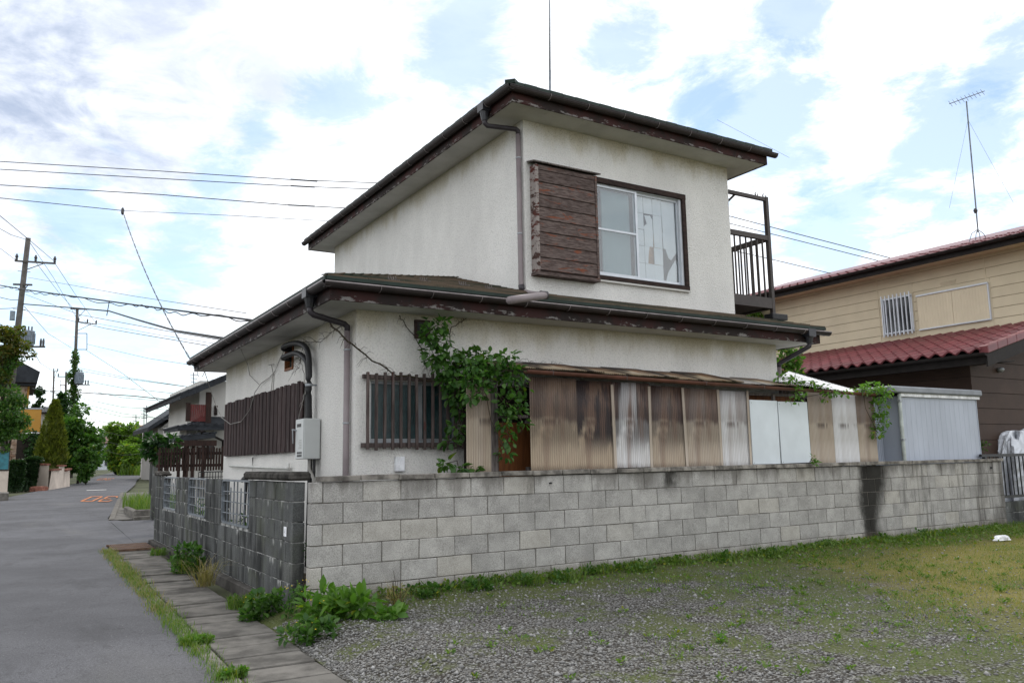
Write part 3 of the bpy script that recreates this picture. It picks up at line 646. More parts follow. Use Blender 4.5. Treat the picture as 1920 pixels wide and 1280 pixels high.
# lower roof: front slope, left slope, right slope; thick deck and courses of shingles
dk = Vector((0, 0, -.035))
def P3(x, y, e): return (x, y, ez + SLP * e)
yh = fy0 + (UX - fx0)
d = MB()
xr = UX1; yr = UY
d.prism([P3(fx0, fy0, 0), P3(fx1, fy0, 0), P3(fx1 - (UY - fy0), UY, UY - fy0), P3(UX, UY, UY - fy0), P3(UX, yh, yh - fy0)], dk)
d.build('roof_front', M['shingle'], H, fix=True)
yb = fy1 - (UX - fx0)
MB().prism([P3(fx0, fy0, 0), P3(UX, yh, yh - fy0), P3(UX, yb, yh - fy0) if yb > yh else P3(UX, (yh + yb) / 2, yh - fy0), P3(fx0, fy1, 0)], dk).build('roof_left', M['shingle'], H)
MB().prism([P3(fx1, fy0, 0), P3(fx1, fy1, 0), P3(UX1, fy1, fx1 - UX1), P3(UX1, fy0 + fx1 - UX1, fx1 - UX1)], dk).build('roof_right', M['shingle'], H)
EX = .172; k = 0
while True:
    y0 = fy0 + k * EX - .02; e0 = max(0, k * EX)
    if y0 > yh - .05: break
    xl = fx0 + max(0, e0 - .04); xe = fx1 - max(0, e0 - .03) if y0 < UY - .05 else UX - .004
    zt0 = ez + SLP * (y0 - fy0) + .034; y1 = min(y0 + EX + .05, UY - .004 if y0 < UY - .05 else yh); zt1 = ez + SLP * (y1 - fy0) + .008
    segs = []; xx = xl
    while xx < xe - .01:
        w = min(.91 * (1 if xx > xl or k % 2 else .5), xe - xx); segs.append((xx, xx + w)); xx += w
    for a, c in segs:
        dz = RND.uniform(-.003, .004)
        if a < UX - .01 < c and y1 > UY: c = c
        vs = [(a + .002, y0, zt0 - .026 + dz), (c - .002, y0, zt0 - .026 + dz), (c - .002, y0, zt0 + dz), (a + .002, y0, zt0 + dz), (a + .002, y1, zt1 - .012), (c - .002, y1, zt1 - .012), (c - .002, y1, zt1), (a + .002, y1, zt1)]
        mk('shingle', vs, [(0, 1, 2, 3), (4, 7, 6, 5), (3, 2, 6, 7), (0, 4, 5, 1), (0, 3, 7, 4), (1, 5, 6, 2)], M['shingle'], H)
    k += 1
# left slope courses seen only along the eave and hip
k = 0
while k * EX < UX - fx0 - .05:
    e0 = k * EX; x0 = fx0 + e0 - .02; zt0 = ez + SLP * e0 + .018; x1 = x0 + EX + .05; zt1 = ez + SLP * (x1 - fx0) + .006
    a, c = fy0 + e0, fy1 - e0
    if c > a: mk('shingle', [(x0, a, zt0 - .016), (x0, c, zt0 - .016), (x0, c, zt0), (x0, a, zt0), (x1, a, zt1 - .012), (x1, c, zt1 - .012), (x1, c, zt1), (x1, a, zt1)], [(0, 1, 2, 3), (4, 7, 6, 5), (3, 2, 6, 7), (0, 4, 5, 1), (0, 3, 7, 4), (1, 5, 6, 2)], M['shingle'], H)
    k += 1
MB().bar((fx0 - .005, fy0 - .012, ez - .012), (fx1 + .005, fy0 - .012, ez - .012), .03, .04).bar((fx0 - .012, fy0, ez - .012), (fx0 - .012, fy1, ez - .012), .03, .04).build('roof_edge', M['roofedge'], H)
def roofpt(px, py, lift=.03):
    dd = ray(px, py); n = Vector((0, -SLP, 1)); p0 = Vector((0, fy0, ez + lift)); return CAM + dd * (((p0 - CAM).dot(n)) / dd.dot(n))
for px, py in [(736, 526), (795, 528), (868, 535), (917, 542)]:
    p = roofpt(px, py, .02); g = MB()
    for k in range(4): g.bar(p + Vector((-.045 + k * .03, 0, 0)), p + Vector((-.045 + k * .03, .02, .055)), .009, .009)
    g.box(p.x - .07, p.x + .07, p.y - .06, p.y + .03, p.z - .012, p.z + .004); g.build('snow_guard', M['oldpost'], H)
# upper roof, hipped
w2 = (ux1 - ux0) / 2; rz2 = uz + SLP * w2; xm = (ux0 + ux1) / 2
for poly in ([(ux0, uy0, uz), (ux1, uy0, uz), (xm, uy0 + w2, rz2)], [(ux0, uy0, uz), (xm, uy0 + w2, rz2), (xm, uy1 - w2, rz2), (ux0, uy1, uz)], [(ux1, uy0, uz), (ux1, uy1, uz), (xm, uy1 - w2, rz2), (xm, uy0 + w2, rz2)], [(ux0, uy1, uz), (xm, uy1 - w2, rz2), (ux1, uy1, uz)]):
    MB().prism(poly, (0, 0, -.03)).build('roof_slope', M['shingle'], H)
b = MB(); n = 46
for k in range(n):
    a, c = uy0 + (uy1 - uy0) * k / n, uy0 + (uy1 - uy0) * (k + .97) / n; b.box(ux0 - .03, ux0 + .12, a, c, uz - .03 + (k % 2) * .004, uz + .012 + (k % 2) * .005)
for k in range(24):
    a, c = ux0 + (ux1 - ux0) * k / 24, ux0 + (ux1 - ux0) * (k + .97) / 24; b.box(a, c, uy0 - .03, uy0 + .12, uz - .03 + (k % 2) * .004, uz + .012 + (k % 2) * .004)
b.build('roof_edge', M['roofedge'], H)
MB().bar((ux0 - .02, uy0 - .02, uz), (ux0 + .5, uy0 + .5, uz + SLP * .5 + .03), .14, .05).build('hip_cap', M['roofedge'], H)
MB().bar((fx0 - .01, fy0 - .01, ez + .03), (UX - .02, yh - .02, ez + SLP * (UX - fx0) + .03), .05, .012).build('hip_cap', M['roofedge'], H)

# downpipes
def pipe_part(pts, r, m, name='downpipe'): return MB().tube(pts, r, 12).build(name, m, H, smooth=True)
gx = LX - OL - .086; p = onx(581, 560, gx)
MB().prism([(gx - .07, p.y - .075, LZ + .185), (gx + .07, p.y - .075, LZ + .185), (gx + .07, p.y + .075, LZ + .185), (gx - .07, p.y + .075, LZ + .185)], (0, 0, -.10)).tube([(gx, p.y, LZ + .1), (gx + .004, p.y, LZ - .02)], .07, 10, .045).build('funnel', M['funnel'], H)
cx, cy = LX - .05, 1.13
top = Vector((gx, p.y, LZ + .0)); bend = Vector((cx, cy, 2.90))
pipe_part([top, top + Vector((.01, 0, -.07)), top + Vector((.05, 0, -.10)), bend + Vector((-.04, 0, .03)), bend, bend + Vector((0, 0, -.06))], .036, M['pipe_dark'])
dpp = pipe_part([bend + Vector((0, 0, -.05)), (cx, cy, -.05)], .036, M['pipe'])
cl = MB()
for z in (2.62, 1.78): cl.lathe((cx, cy, z), [(.0375, 0), (.041, .002), (.041, .018), (.0375, .02)], 12).bar((cx, cy, z + .01), (LX + .01, cy + .03, z + .01), .012, .012)
cl.build('pipe_clip', M['aludull'], dpp)
gx = UX - OU - .086; p = onx(908, 200, gx)
MB().prism([(gx - .07, p.y - .08, UZ + .19), (gx + .07, p.y - .08, UZ + .19), (gx + .07, p.y + .08, UZ + .19), (gx - .07, p.y + .08, UZ + .19)], (0, 0, -.12)).tube([(gx, p.y, UZ + .08), (gx + .005, p.y, UZ - .06)], .07, 10, .045).build('funnel', M['funnel'], H)
cx, cy = UX - .05, 1.535; top = Vector((gx, p.y, UZ - .04)); bend = Vector((cx, cy, 5.96))
pipe_part([top, top + Vector((.01, 0, -.06)), top + Vector((.05, 0, -.085)), bend + Vector((-.04, 0, .02)), bend, bend + Vector((0, 0, -.07))], .036, M['pipe_dark'])
e1 = roofpt(1018, 553, .12); e2 = roofpt(955, 563, .05)
dpp = pipe_part([bend + Vector((0, 0, -.05)), (cx, cy, 3.70), (cx + .01, cy - .01, 3.64), (cx + .06, cy - .06, 3.62), e1], .036, M['pipe'])
pipe_part([e1 + Vector((.03, 0, .0)), e2], .038, M['pipe'], 'outlet_pipe')
MB().tube([e1 + Vector((.045, .0, 0)), e1 + Vector((-.03, -.0, 0))], .045, 12).tube([(cx, cy, 3.73), (cx + .01, cy - .01, 3.64)], .042, 12).build('pipe_elbow', M['pipe_dark'], dpp, smooth=True)
cl = MB()
for z in (5.55, 4.45): cl.lathe((cx, cy, z), [(.0375, 0), (.041, .002), (.041, .018), (.0375, .02)], 12).bar((cx, cy, z + .01), (UX + .01, cy + .03, z + .01), .012, .012)
cl.build('pipe_clip', M['aludull'], dpp)
gy = LY - OL - .086; p = ony(1517, 628, gy); bx = Vector((LX1 + .06, LY - .02, 2.70))
MB().prism([(p.x - .08, gy - .07, LZ + .185), (p.x + .08, gy - .07, LZ + .185), (p.x + .08, gy + .07, LZ + .185), (p.x - .08, gy + .07, LZ + .185)], (0, 0, -.12)).tube([(p.x, gy, LZ + .08), (p.x, gy + .005, LZ - .04)], .07, 10, .045).build('funnel', M['funnel'], H)
t_ = Vector((p.x, gy, LZ - .02)); b2 = Vector((LX1 + .07, LY + .02, 2.78))
pipe_part([t_, t_ + Vector((0, .01, -.06)), t_ + Vector((-.04, .04, -.09)), b2 + Vector((.03, -.03, .03)), b2, b2 + Vector((0, 0, -.06))], .036, M['pipe_dark'])
pipe_part([b2 + Vector((0, 0, -.05)), (b2.x, b2.y, 2.0)], .036, M['pipe'])

# upper window: weathered shutter box, timber surround, aluminium sashes, torn paper screens
sb = MB().box(5.15, 6.20, UY - .13, UY - .002, 3.90, 5.44).build('shutter_box', M['darkwood'], H)
z0, z1 = 3.925, 5.37; nb = 8
for k in range(nb):
    a, c = z0 + (z1 - z0) * k / nb, z0 + (z1 - z0) * (k + 1) / nb
    o = MB().prism([(5.19, UY - .148, a + .006), (5.19, UY - .131, a + .002), (5.19, UY - .131, c - .004), (5.19, UY - .137, c - .004)], (.985, 0, 0)).build('board', M['redgray'], sb, bevel=.002)
MB().box(5.19, 6.175, UY - .145, UY - .131, 5.372, 5.438).build('board', M['redgray'], sb)
MB().box(5.138, 5.188, UY - .152, UY - .004, 3.90, 5.44).build('side_post', M['redwhite'], sb, bevel=.003)
MB().box(6.177, 6.212, UY - .152, UY - .004, 3.89, 5.44).build('side_post', M['redgray'], sb)
MB().prism([(5.09, UY - .19, 5.455), (5.09, UY + .0, 5.50), (5.09, UY + .0, 5.515), (5.09, UY - .19, 5.475)], (1.17, 0, 0)).build('box_cap', M['oldpost'], sb)
MB().box(5.13, 6.22, UY - .155, UY - .002, 3.855, 3.898).build('bottom_rail', M['redgray'], sb)
wn_ = MB().box(6.20, 8.06, UY - .06, UY + .0, 5.392, 5.475).box(6.20, 8.06, UY - .06, UY, 3.925, 3.988).box(7.982, 8.055, UY - .058, UY, 3.989, 5.391).build('window_surround', M['darkwood'], H, bevel=.004)
MB().box(5.16, 8.08, UY - .05, UY + .0, 3.895, 3.922).build('sill_strip', M['houseW'], wn_)
def sash(x0, x1, y, midrail, name='sash'):
    s = MB(); w = .042
    s.box(x0, x0 + w, y, y + .03, 3.995, 5.385).box(x1 - w, x1, y, y + .03, 3.995, 5.385).box(x0 + w, x1 - w, y + .001, y + .029, 5.345, 5.385).box(x0 + w, x1 - w, y + .001, y + .029, 3.995, 4.05)
    if midrail: s.box(x0 + w, x1 - w, y + .002, y + .028, 4.685, 4.72)
    return s.build(name, M['alu'], H, bevel=.003)
s1 = sash(6.262, 7.085, UY - .012, True); s2 = sash(7.045, 7.965, UY + .025, False)
MB().box(6.304, 7.043, UY + .002, UY + .005, 4.72, 5.345).box(6.304, 7.043, UY + .002, UY + .005, 4.05, 4.685).build('pane', M['glass'], s1); MB().box(7.087, 7.923, UY + .038, UY + .042, 4.05, 5.345).build('pane', M['glass'], s2)
MB().box(7.94, 7.98, UY - .02, UY + .02, 3.992, 5.388).box(6.262, 7.98, UY - .02, UY + .055, 5.386, 5.392).build('window_frame', M['alu'], wn_)
# left sash: blue-green blind hung behind; right sash: paper squares, some torn
MB().box(6.46, 6.99, UY + .075, UY + .08, 4.0, 5.34).build('blind', M['curtain'], s1)
sg = MB()
for k in range(3): sg.box(6.46 + k * .265 - .006, 6.46 + k * .265 + .006, UY + .081, UY + .09, 4.0, 5.34)
for k in range(5): sg.box(6.46, 6.99, UY + .081, UY + .09, 4.0 + k * .33, 4.012 + k * .33)
sg.build('lattice', M['curtain'], s1)
cols = [7.09, 7.27, 7.455, 7.64, 7.92]; rows = [4.04, 4.30, 4.57, 4.83, 5.09, 5.36]
torn = {(1, 1): 'half', (1, 3): 'flap', (3, 1): 'gap', (3, 0): 'hang', (2, 2): 'slit', (3, 3): 'slit', (3, 2): 'slit', (1, 2): 'slit2'}
yy = UY + .062
for i in range(4):
    for j in range(5):
        a, c, e, f = cols[i], cols[i + 1], rows[j], rows[j + 1]; k = torn.get((i, j)); g = .007
        if k == 'half': poly = [(a, e), (a + .06, e), (a + .075, f - .12), (a + .10, f), (a, f)]
        elif k == 'flap': poly = [(a + .0, e), (c - g, e), (c - g, f - .08), (c - .05, f - .02), (a + .02, f - .03), (a + .06, f - .16), (a, e + .05)]
        elif k == 'gap': poly = [(a + .05, f), (c, f), (c, f - .03), (a + .16, e + .10), (a + .10, e + .14)]
        elif k == 'hang': poly = [(a + .03, e), (c - .03, e + .0), (c, f), (c - .03, f + .12), (a + .09, e + .16)]
        elif k == 'slit': poly = [(a + .012, e), (c - g, e), (c - g, f), (a + .002, f)]
        elif k == 'slit2': poly = [(a, e), (c - .016, e), (c - .006, f), (a, f)]
        else: poly = [(a, e), (c - g, e), (c - g, f - .006), (a, f - .006)]
        dy = RND.uniform(0, .006); tl = RND.uniform(-.012, .012)
        mk('paper', [(x, yy + dy + tl * (z - e), z) for x, z in poly] + [(x, yy + dy + .002 + tl * (z - e), z) for x, z in poly], [tuple(range(len(poly))), tuple(range(2 * len(poly) - 1, len(poly) - 1, -1))] + [(q, (q + 1) % len(poly), len(poly) + (q + 1) % len(poly), len(poly) + q) for q in range(len(poly))], M['paper'], s2)
MB().box(7.36, 7.62, UY + .10, UY + .12, 4.25, 4.80).build('board_behind', M['cardboard'], s2)
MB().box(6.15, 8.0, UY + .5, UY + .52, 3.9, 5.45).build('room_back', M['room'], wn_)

# lower window behind a weathered lattice
lw = MB().box(LW[0], LW[1], LY + .05, LY + .09, LW[3] - .03, LW[3]).box(LW[0], LW[1], LY + .04, LY + .09, LW[2], LW[2] + .05).box(LW[0], LW[0] + .03, LY + .05, LY + .09, LW[2] + .05, LW[3] - .03).box(3.20, 3.25, LY + .045, LY + .085, LW[2] + .05, LW[3] - .03).box(LW[1] - .03, LW[1], LY + .05, LY + .09, LW[2] + .05, LW[3] - .03).build('lower_window', M['aludull'], H)
MB().box(LW[0] + .03, LW[1] - .03, LY + .07, LY + .075, LW[2] + .05, LW[3] - .03).build('pane', M['frosted'], lw)
lat = MB().bar((2.47, LY - .045, 2.31), (3.78, LY - .045, 2.29), .05, .045).bar((2.46, LY - .045, 1.535), (3.78, LY - .045, 1.535), .05, .05).build('lattice_rail', M['graywood'], H)
for k in range(13):
    x = 2.515 + k * .1005; tl = RND.uniform(-.006, .006); MB().bar((x, LY - .092, 1.485 + RND.uniform(-.012, .012)), (x + tl, LY - .092, 2.365 + RND.uniform(-.02, .012)), .030, .034, (0, 1, 0)).build('slat', M['graywood'], lat, bevel=.003)
vf = MB().box(VF[0] - .02, VF[1] + .02, LY - .03, LY + .06, VF[2] - .02, VF[3] + .02).build('vent_cover', M['darkwood'], H, bevel=.004)
MB().box(VF[0] + .01, VF[1] - .01, LY - .034, LY - .031, VF[2] + .01, VF[3] - .01).build('grille', M['pipe_dark'], vf)
MB().box(2.872, 2.985, LY - .055, LY - .001, 1.235, 1.405).build('meter_box', M['whiteplastic'], H, bevel=.006)
vl = MB().box(LX - .02, LX + .05, VL[0], VL[0] + .03, VL[2], VL[3]).box(LX - .02, LX + .05, VL[1] - .03, VL[1], VL[2], VL[3]).box(LX - .02, LX + .05, VL[0] + .03, VL[1] - .03, VL[2], VL[2] + .03).build('side_window', M['ply'], H)
MB().box(LX + .06, LX + .065, VL[0] + .03, VL[1] - .03, VL[2] + .03, VL[3]).build('pane', M['frosted'], vl)
# purple-brown screen of upright boards over the road-side window
sc = MB().box(LX - .035, LX - .004, 2.86, 7.25, 1.525, 2.40).build('window_screen', M['screenwood'], H)
n = 44
for k in range(n):
    y0 = 2.80 + (7.33 - 2.80) * k / n; dx = .020 if k % 2 else .012
    MB().box(LX - .04 - dx, LX - .036, y0 + .004, y0 + (7.33 - 2.80) / n - .004, 1.50 + RND.uniform(-.006, .006), 2.425 + RND.uniform(-.012, .01)).build('slat', M['screenwood'], sc)
# conduits low on the road-side wall
p1, p2 = onx(430, 873, LX - .04), onx(543, 878, LX - .04)
cd_ = MB().tube([p1, p2], .017, 8).tube([onx(478, 850, LX - .03), onx(482, 852, LX - .03), onx(474, 858, LX - .03), onx(474, 900, LX - .03)], .011, 8).tube([onx(541, 868, LX - .05), onx(541, 882, LX - .05)], .02, 8).build('conduit', M['white_pvc'], H, smooth=True)
MB().tube([(1.80, .62, -.05), (1.80, .62, .98), (1.83, .62, 1.06), (2.0, .62, 1.10), (2.3, .62, 1.10)], .024, 8).build('gap_conduit', M['white_pvc'], H, smooth=True)
q = onx(463, 900, LX - .09); MB().tube([q + Vector((.0, .3, -.01)), q + Vector((0, .18, .03)), q + Vector((0, .10, .03)), q + Vector((0, .05, 0)), q + Vector((0, .05, -1))], .032, 10).build('drain_pipe', M['black'], H, smooth=True)

# balcony standing on the right side of the lower roof
BY = 1.62; bx1 = ony(1440, 445, BY).x; zt = ony(1440, 371, BY).z; zb = rz(BY) + .03; BY2 = 4.4
zr = ony(1440, 444, BY).z + .01; zf = ony(1440, 578, BY).z + .05
ba = MB().box(UX1 + .02, bx1 - .04, BY - .02, BY2, zf - .02, zf + .0).build('balcony_deck', M['balcony'], H)
for (y_, t2) in ((BY, zt), (BY2, zt)): MB().box(bx1 - .035, bx1 + .035, y_ - .035, y_ + .035, zb - .05, t2).build('post', M['balcony'], ba, bevel=.004)
MB().box(UX1 + .0, bx1 - .036, BY - .028, BY + .028, zt - .075, zt - .015).build('top_beam', M['balcony'], ba)
MB().bar((UX1 + .3, BY, zt - .08), (UX1 + .05, BY + .5, zt - .5), .025, .03).build('brace', M['balcony'], ba)
MB().box(UX1 + .01, UX1 + .05, BY - .02, BY + .02, zf, zt - .55).build('post', M['balcony'], ba)
MB().box(UX1 + .05, bx1 - .036, BY - .03, BY + .03, zr - .085, zr).build('handrail', M['balcony'], ba); MB().box(bx1 - .03, bx1 + .03, BY + .036, BY2 - .036, zr - .085, zr).build('handrail', M['balcony'], ba)
MB().box(UX1 + .02, bx1 - .036, BY - .03, BY + .03, zf - .05, zf + .13).build('skirt_board', M['balcony'], ba); MB().box(bx1 - .03, bx1 + .03, BY + .036, BY2 - .036, zf - .05, zf + .13).build('skirt_board', M['balcony'], ba)
for k in range(7):
    x = UX1 + .10 + k * (bx1 - UX1 - .12) / 7; MB().box(x - .011, x + .011, BY - .011, BY + .011, zf + .131, zr - .086).build('baluster', M['balcony'], ba)
for k in range(1, 20):
    y_ = BY + k * (BY2 - BY) / 20; MB().box(bx1 - .011, bx1 + .011, y_ - .011, y_ + .011, zf + .131, zr - .086).build('baluster', M['balcony'], ba)
MB().box(bx1 - .12, bx1 + .26, BY - .10, BY + .10, zb - .04, zb + .06).build('post_foot', M['black'], ba, bevel=.01)
for dx in (-.24, -.05):
    g = MB().bar((bx1 + dx, BY, zt - .02), (bx1 + dx - .02, BY, zt + .03), .014, .014).bar((bx1 + dx - .02, BY, zt + .03), (bx1 + dx + .02, BY, zt + .06), .012, .012).bar((bx1 + dx + .04, BY, zt - .02), (bx1 + dx + .05, BY, zt + .035), .012, .012)
    g.build('clothes_hook', M['black'], ba)
ac = thing('outdoor_unit', 'white air conditioner unit standing on the brown balcony behind its bars', 'air conditioner', (UX1 + .2, 2.3, zf))
MB().box(UX1 + .03, UX1 + .36, 2.15, 2.85, zf + .06, zf + .62).build('casing', M['heater'], ac, bevel=.012)
fb = MB(); fb.lathe((0, 0, 0), [(.2, -.006), (.2, .006), (.185, .006), (.185, -.006)], 20)
fo = mk('fan_grille', [Vector((UX1 + .2, 2.146, zf + .34)) + Vector((x * .7, z, y)) for x, y, z in fb.v], fb.f, M['heaterdark'], ac)
for k in (0, 1): MB().box(UX1 + .06, UX1 + .33, 2.22 + k * .5, 2.28 + k * .5, zf + .002, zf + .059).build('foot', M['black'], ac)
# ------------------------------------------------------------------ lean-to of stained corrugated sheets between wall and house
LT = wthing('lean_to', 'low lean-to of brown stained corrugated plastic sheets behind the block wall', 'lean-to')
def corr(w, h, pitch=.0315, amp=.006, rag=0.):
    n = max(4, int(w / pitch * 8)); vs = []; fs = []; xs = [w * i / n for i in range(n + 1)]
    for t, dy in ((0, 0), (1, .002)):
        for z in (0, h * .33, h * .66, h):
            for x in xs: vs.append((x, -amp * math.sin(2 * math.pi * x / pitch) + dy, z + (rag * RND.uniform(-1, 1) if z in (0,) and t == 0 else 0)))
    k = n + 1
    for t in (0, 4 * k):
        for r in range(3):
            for i in range(n): fs.append((t + r * k + i, t + r * k + i + 1, t + (r + 1) * k + i + 1, t + (r + 1) * k + i))
    for r in (0, 3):
        for i in range(n): fs.append((r * k + i, r * k + i + 1, 4 * k + r * k + i + 1, 4 * k + r * k + i))
    for i in (0, n):
        for r in range(3): fs.append((r * k + i, (r + 1) * k + i, 4 * k + (r + 1) * k + i, 4 * k + r * k + i))
    return vs, fs
Z0 = 1.215
def tx(px, py=800): return wl(px, py, .14).x
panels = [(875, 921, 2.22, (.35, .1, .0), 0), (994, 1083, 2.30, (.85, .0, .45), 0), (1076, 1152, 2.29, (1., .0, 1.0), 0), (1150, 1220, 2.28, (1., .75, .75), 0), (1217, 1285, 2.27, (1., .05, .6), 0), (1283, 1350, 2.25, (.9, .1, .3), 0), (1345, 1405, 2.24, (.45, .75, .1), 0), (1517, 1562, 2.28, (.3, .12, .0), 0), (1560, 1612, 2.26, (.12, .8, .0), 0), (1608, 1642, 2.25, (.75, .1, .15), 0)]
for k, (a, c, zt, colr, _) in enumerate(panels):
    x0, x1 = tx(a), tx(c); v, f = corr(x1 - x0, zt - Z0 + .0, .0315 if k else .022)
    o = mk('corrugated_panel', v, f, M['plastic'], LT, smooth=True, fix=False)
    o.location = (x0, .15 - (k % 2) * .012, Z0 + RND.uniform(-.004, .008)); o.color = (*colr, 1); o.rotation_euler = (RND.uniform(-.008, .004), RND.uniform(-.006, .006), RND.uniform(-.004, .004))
for k, px in enumerate((1152, 1219, 1285, 1350, 1404)):          # lapped sheet edges curling away
    x = tx(px); v, f = corr(.055, 1.03, .11, .016)
    o = mk('curled_edge', v, f, M['plastic'], LT, smooth=True, fix=False); o.location = (x - .03, .128, Z0 + .005); o.color = (.22, .15, .12, 1); o.rotation_euler = (0, (-.02, .01, -.025, -.012, .008)[k], .2)
def ribbed(w, h):
    n = int(w / .018); vs = []; fs = []
    for i in range(n):
        x0, x1 = w * i / n, w * (i + 1) / n; k = len(vs)
        vs += [(x0, 0, 0), (x1 - .003, 0, 0), (x1 - .0015, .002, 0), (x0, 0, h), (x1 - .003, 0, h), (x1 - .0015, .002, h)]; fs += [(k, k + 1, k + 4, k + 3), (k + 1, k + 2, k + 5, k + 4)]
        if i: fs.append((k - 6 + 2, k, k + 3, k - 6 + 5))
    b = MB().add(vs, fs); b.box(0, w, .003, .02, 0, h); return b.v, b.f
for a, c, zt, tl in ((1407, 1458.5, 2.115, .004), (1461, 1516, 2.105, -.010)):
    x0, x1 = tx(a), tx(c); v, f = ribbed(x1 - x0, zt - Z0); o = mk('white_panel', v, f, M['whitepanel'], LT); o.location = (x0, .13, Z0 + .01); o.rotation_euler = (0, tl, 0)
    for dx, dz in ((.03, .02), (.03, zt - Z0 - .04)): 
        s = MB().box(dx - .004, dx + .004, -.004, -.0005, dz - .004, dz + .004).build('screw', M['heaterdark'], o)
xa, xb = tx(930), tx(1642)
for px in (1083, 1152, 1220, 1285, 1350, 1405, 1460, 1517, 1562, 1610, 1640): MB().box(tx(px) - .02, tx(px) + .02, .185, .225, .0, 2.22).build('stud', M['oldpost'], LT)
for z in (1.22, 1.76, 2.2): MB().box(tx(994), xb, .226, .25, z, z + .04).build('rail', M['oldpost'], LT)
p0, p1 = tx(920), tx(935); MB().box(p0 + .005, p1 - .005, .14, .22, 1.0, 2.26).build('post', M['oldpost'], LT, bevel=.004)
MB().bar((p1, .19, wl(960, 782, .19).z), (tx(994), .19, wl(960, 780, .19).z), .03, .035).build('rail', M['oldpost'], LT)
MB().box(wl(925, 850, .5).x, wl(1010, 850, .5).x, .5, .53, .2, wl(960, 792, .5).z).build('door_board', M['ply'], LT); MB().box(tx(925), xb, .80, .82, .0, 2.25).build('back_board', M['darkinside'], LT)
MB().box(tx(1400), tx(1520), .40, .42, 1.2, 2.22).build('inner_board', M['ply'], LT)
# its gutter and roof sheets
ga = wl(985, 693, .055); gb = wl(1640, 738, .055)
v, f = halfpipe(ga, gb, (0, -1, 0), .045, .005); gl = mk('gutter', v, f, M['redgutter'], LT)
for px in (1034, 1172, 1320, 1428): 
    cl = MB(); q = ga + (gb - ga) * ((wl(px, 710, .055).x - ga.x) / (gb.x - ga.x)); cl.bar(q + Vector((0, -.05, 0)), q + Vector((0, -.03, -.046)), .01, .004, (1, 0, 0)).bar(q + Vector((0, -.05, 0)), q + Vector((0, .06, .02)), .01, .004, (1, 0, 0)).build('gutter_clip', M['gutterclip'], gl)
edge = [945, 1045, 1120, 1195, 1260, 1325, 1380, 1436, 1482]
for k, (a, c) in enumerate(zip(edge[:-1], edge[1:])):
    x0, x1 = tx(a, 700), tx(c, 700) + .05; e = (ga.z + (gb.z - ga.z) * ((x0 - ga.x) / (gb.x - ga.x))) + .02; top = 2.565 if k < 6 else 2.53; run = .86
    v, f = corr(x1 - x0, math.hypot(run, top - e), .0315, .007)
    o = mk('roof_sheet', v, f, M['rustroof'], LT, smooth=True, fix=False); o.location = (x0, .045, e + .012 * (k % 2)); o.rotation_euler = (-(math.pi / 2 - math.atan2(top - e, run)), 0, RND.uniform(-.012, .012)); o.color = ((.9, 1, .85, 1, .9, 1, .6, .75)[k], (.0, .05, .0, .1, .0, .0, .7, .1)[k], 0, 1)
for k in range(5):
    x0 = tx(1470, 700) + k * .22; MB().box(x0, x0 + .32, .2 + .02 * k, .95, 2.40 + .012 * (k % 2) - .01 * k, 2.42 + .012 * (k % 2) - .01 * k).build('roof_board', M['oldpost'], LT, bevel=.003)
A_, B_, C_, D_ = wl(1452, 714, .17), wl(1612, 737, .17), wl(1600, 730, 1.0), wl(1479, 696, 2.0); vs = []; fs = []; n = 240; m_ = 5
for j in range(m_):
    for i in range(n + 1):
        u, w = i / n, j / (m_ - 1); p = A_.lerp(B_, u).lerp(D_.lerp(C_, u), w); vs.append((p.x, p.y, p.z + .008 * math.sin(u * 46 * 6.283)))
k = len(vs); vs += [(x, y, z - .004) for x, y, z in vs]
for j in range(m_ - 1):
    for i in range(n): a_ = j * (n + 1) + i; fs += [(a_, a_ + 1, a_ + n + 2, a_ + n + 1), (k + a_, k + a_ + n + 1, k + a_ + n + 2, k + a_ + 1)]
o = mk('bright_roof_sheet', vs, fs, M['rustroof'], LT, smooth=True, fix=False); o.color = (0, 1, 0, 1); o['label'] = 'clean white corrugated roof sheet'
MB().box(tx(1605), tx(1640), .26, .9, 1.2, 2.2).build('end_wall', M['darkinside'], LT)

# ------------------------------------------------------------------ white steel storage shed behind the far end of the wall
SY = .48
SH = thing('storage_shed', 'white steel storage shed with grey roof rim behind the far end of the wall', 'shed', (11.8, SY, 0))
a = ony(1690, 800, SY).x; c = ony(1834, 800, SY).x; zt = ony(1760, 745, SY).z
MB().box(a, c, SY, SY + 2.0, 0, zt).build('wall_panel', M['shedwhite'], SH)
n = 16; 
for k in range(n):
    x0, x1 = a + (c - a) * k / n, a + (c - a) * (k + 1) / n; MB().prism([(x0 + .002, SY - .001, .05), (x0 + .012, SY - .004, .05), (x1 - .012, SY - .004, .05), (x1 - .002, SY - .001, .05)], (0, 0, zt - .08)).build('panel_rib', M['shedwhite'], SH)
MB().box(a - .30, a - .01, SY + .35, SY + 2.0, 0, zt - .03).build('side_panel', M['shedwhite'], SH)
for k in range(6): MB().box(a - .30 + k * .05, a - .27 + k * .05, SY + .343, SY + .349, 0, zt - .04).build('side_rib', M['shedwhite'], SH)
MB().box(a - .36, c + .07, SY - .10, SY + 2.1, zt + .045, zt + .155).build('roof', M['shedroof'], SH, bevel=.02)
MB().box(a - .02, c + .05, SY - .05, SY - .01, zt - .01, zt + .043).build('gutter', M['whiteplastic'], SH)
MB().tube([(a - .035, SY - .03, zt + .03), (a - .035, SY - .03, 0)], .032, 10).build('downpipe', plain('shed pipe', (.36, .39, .36), .5, .3), SH, smooth=True)
for z in (zt - .10, 1.55): MB().box(a - .075, a + .005, SY - .066, SY - .0, z, z + .03).build('pipe_clip', M['aludull'], SH)
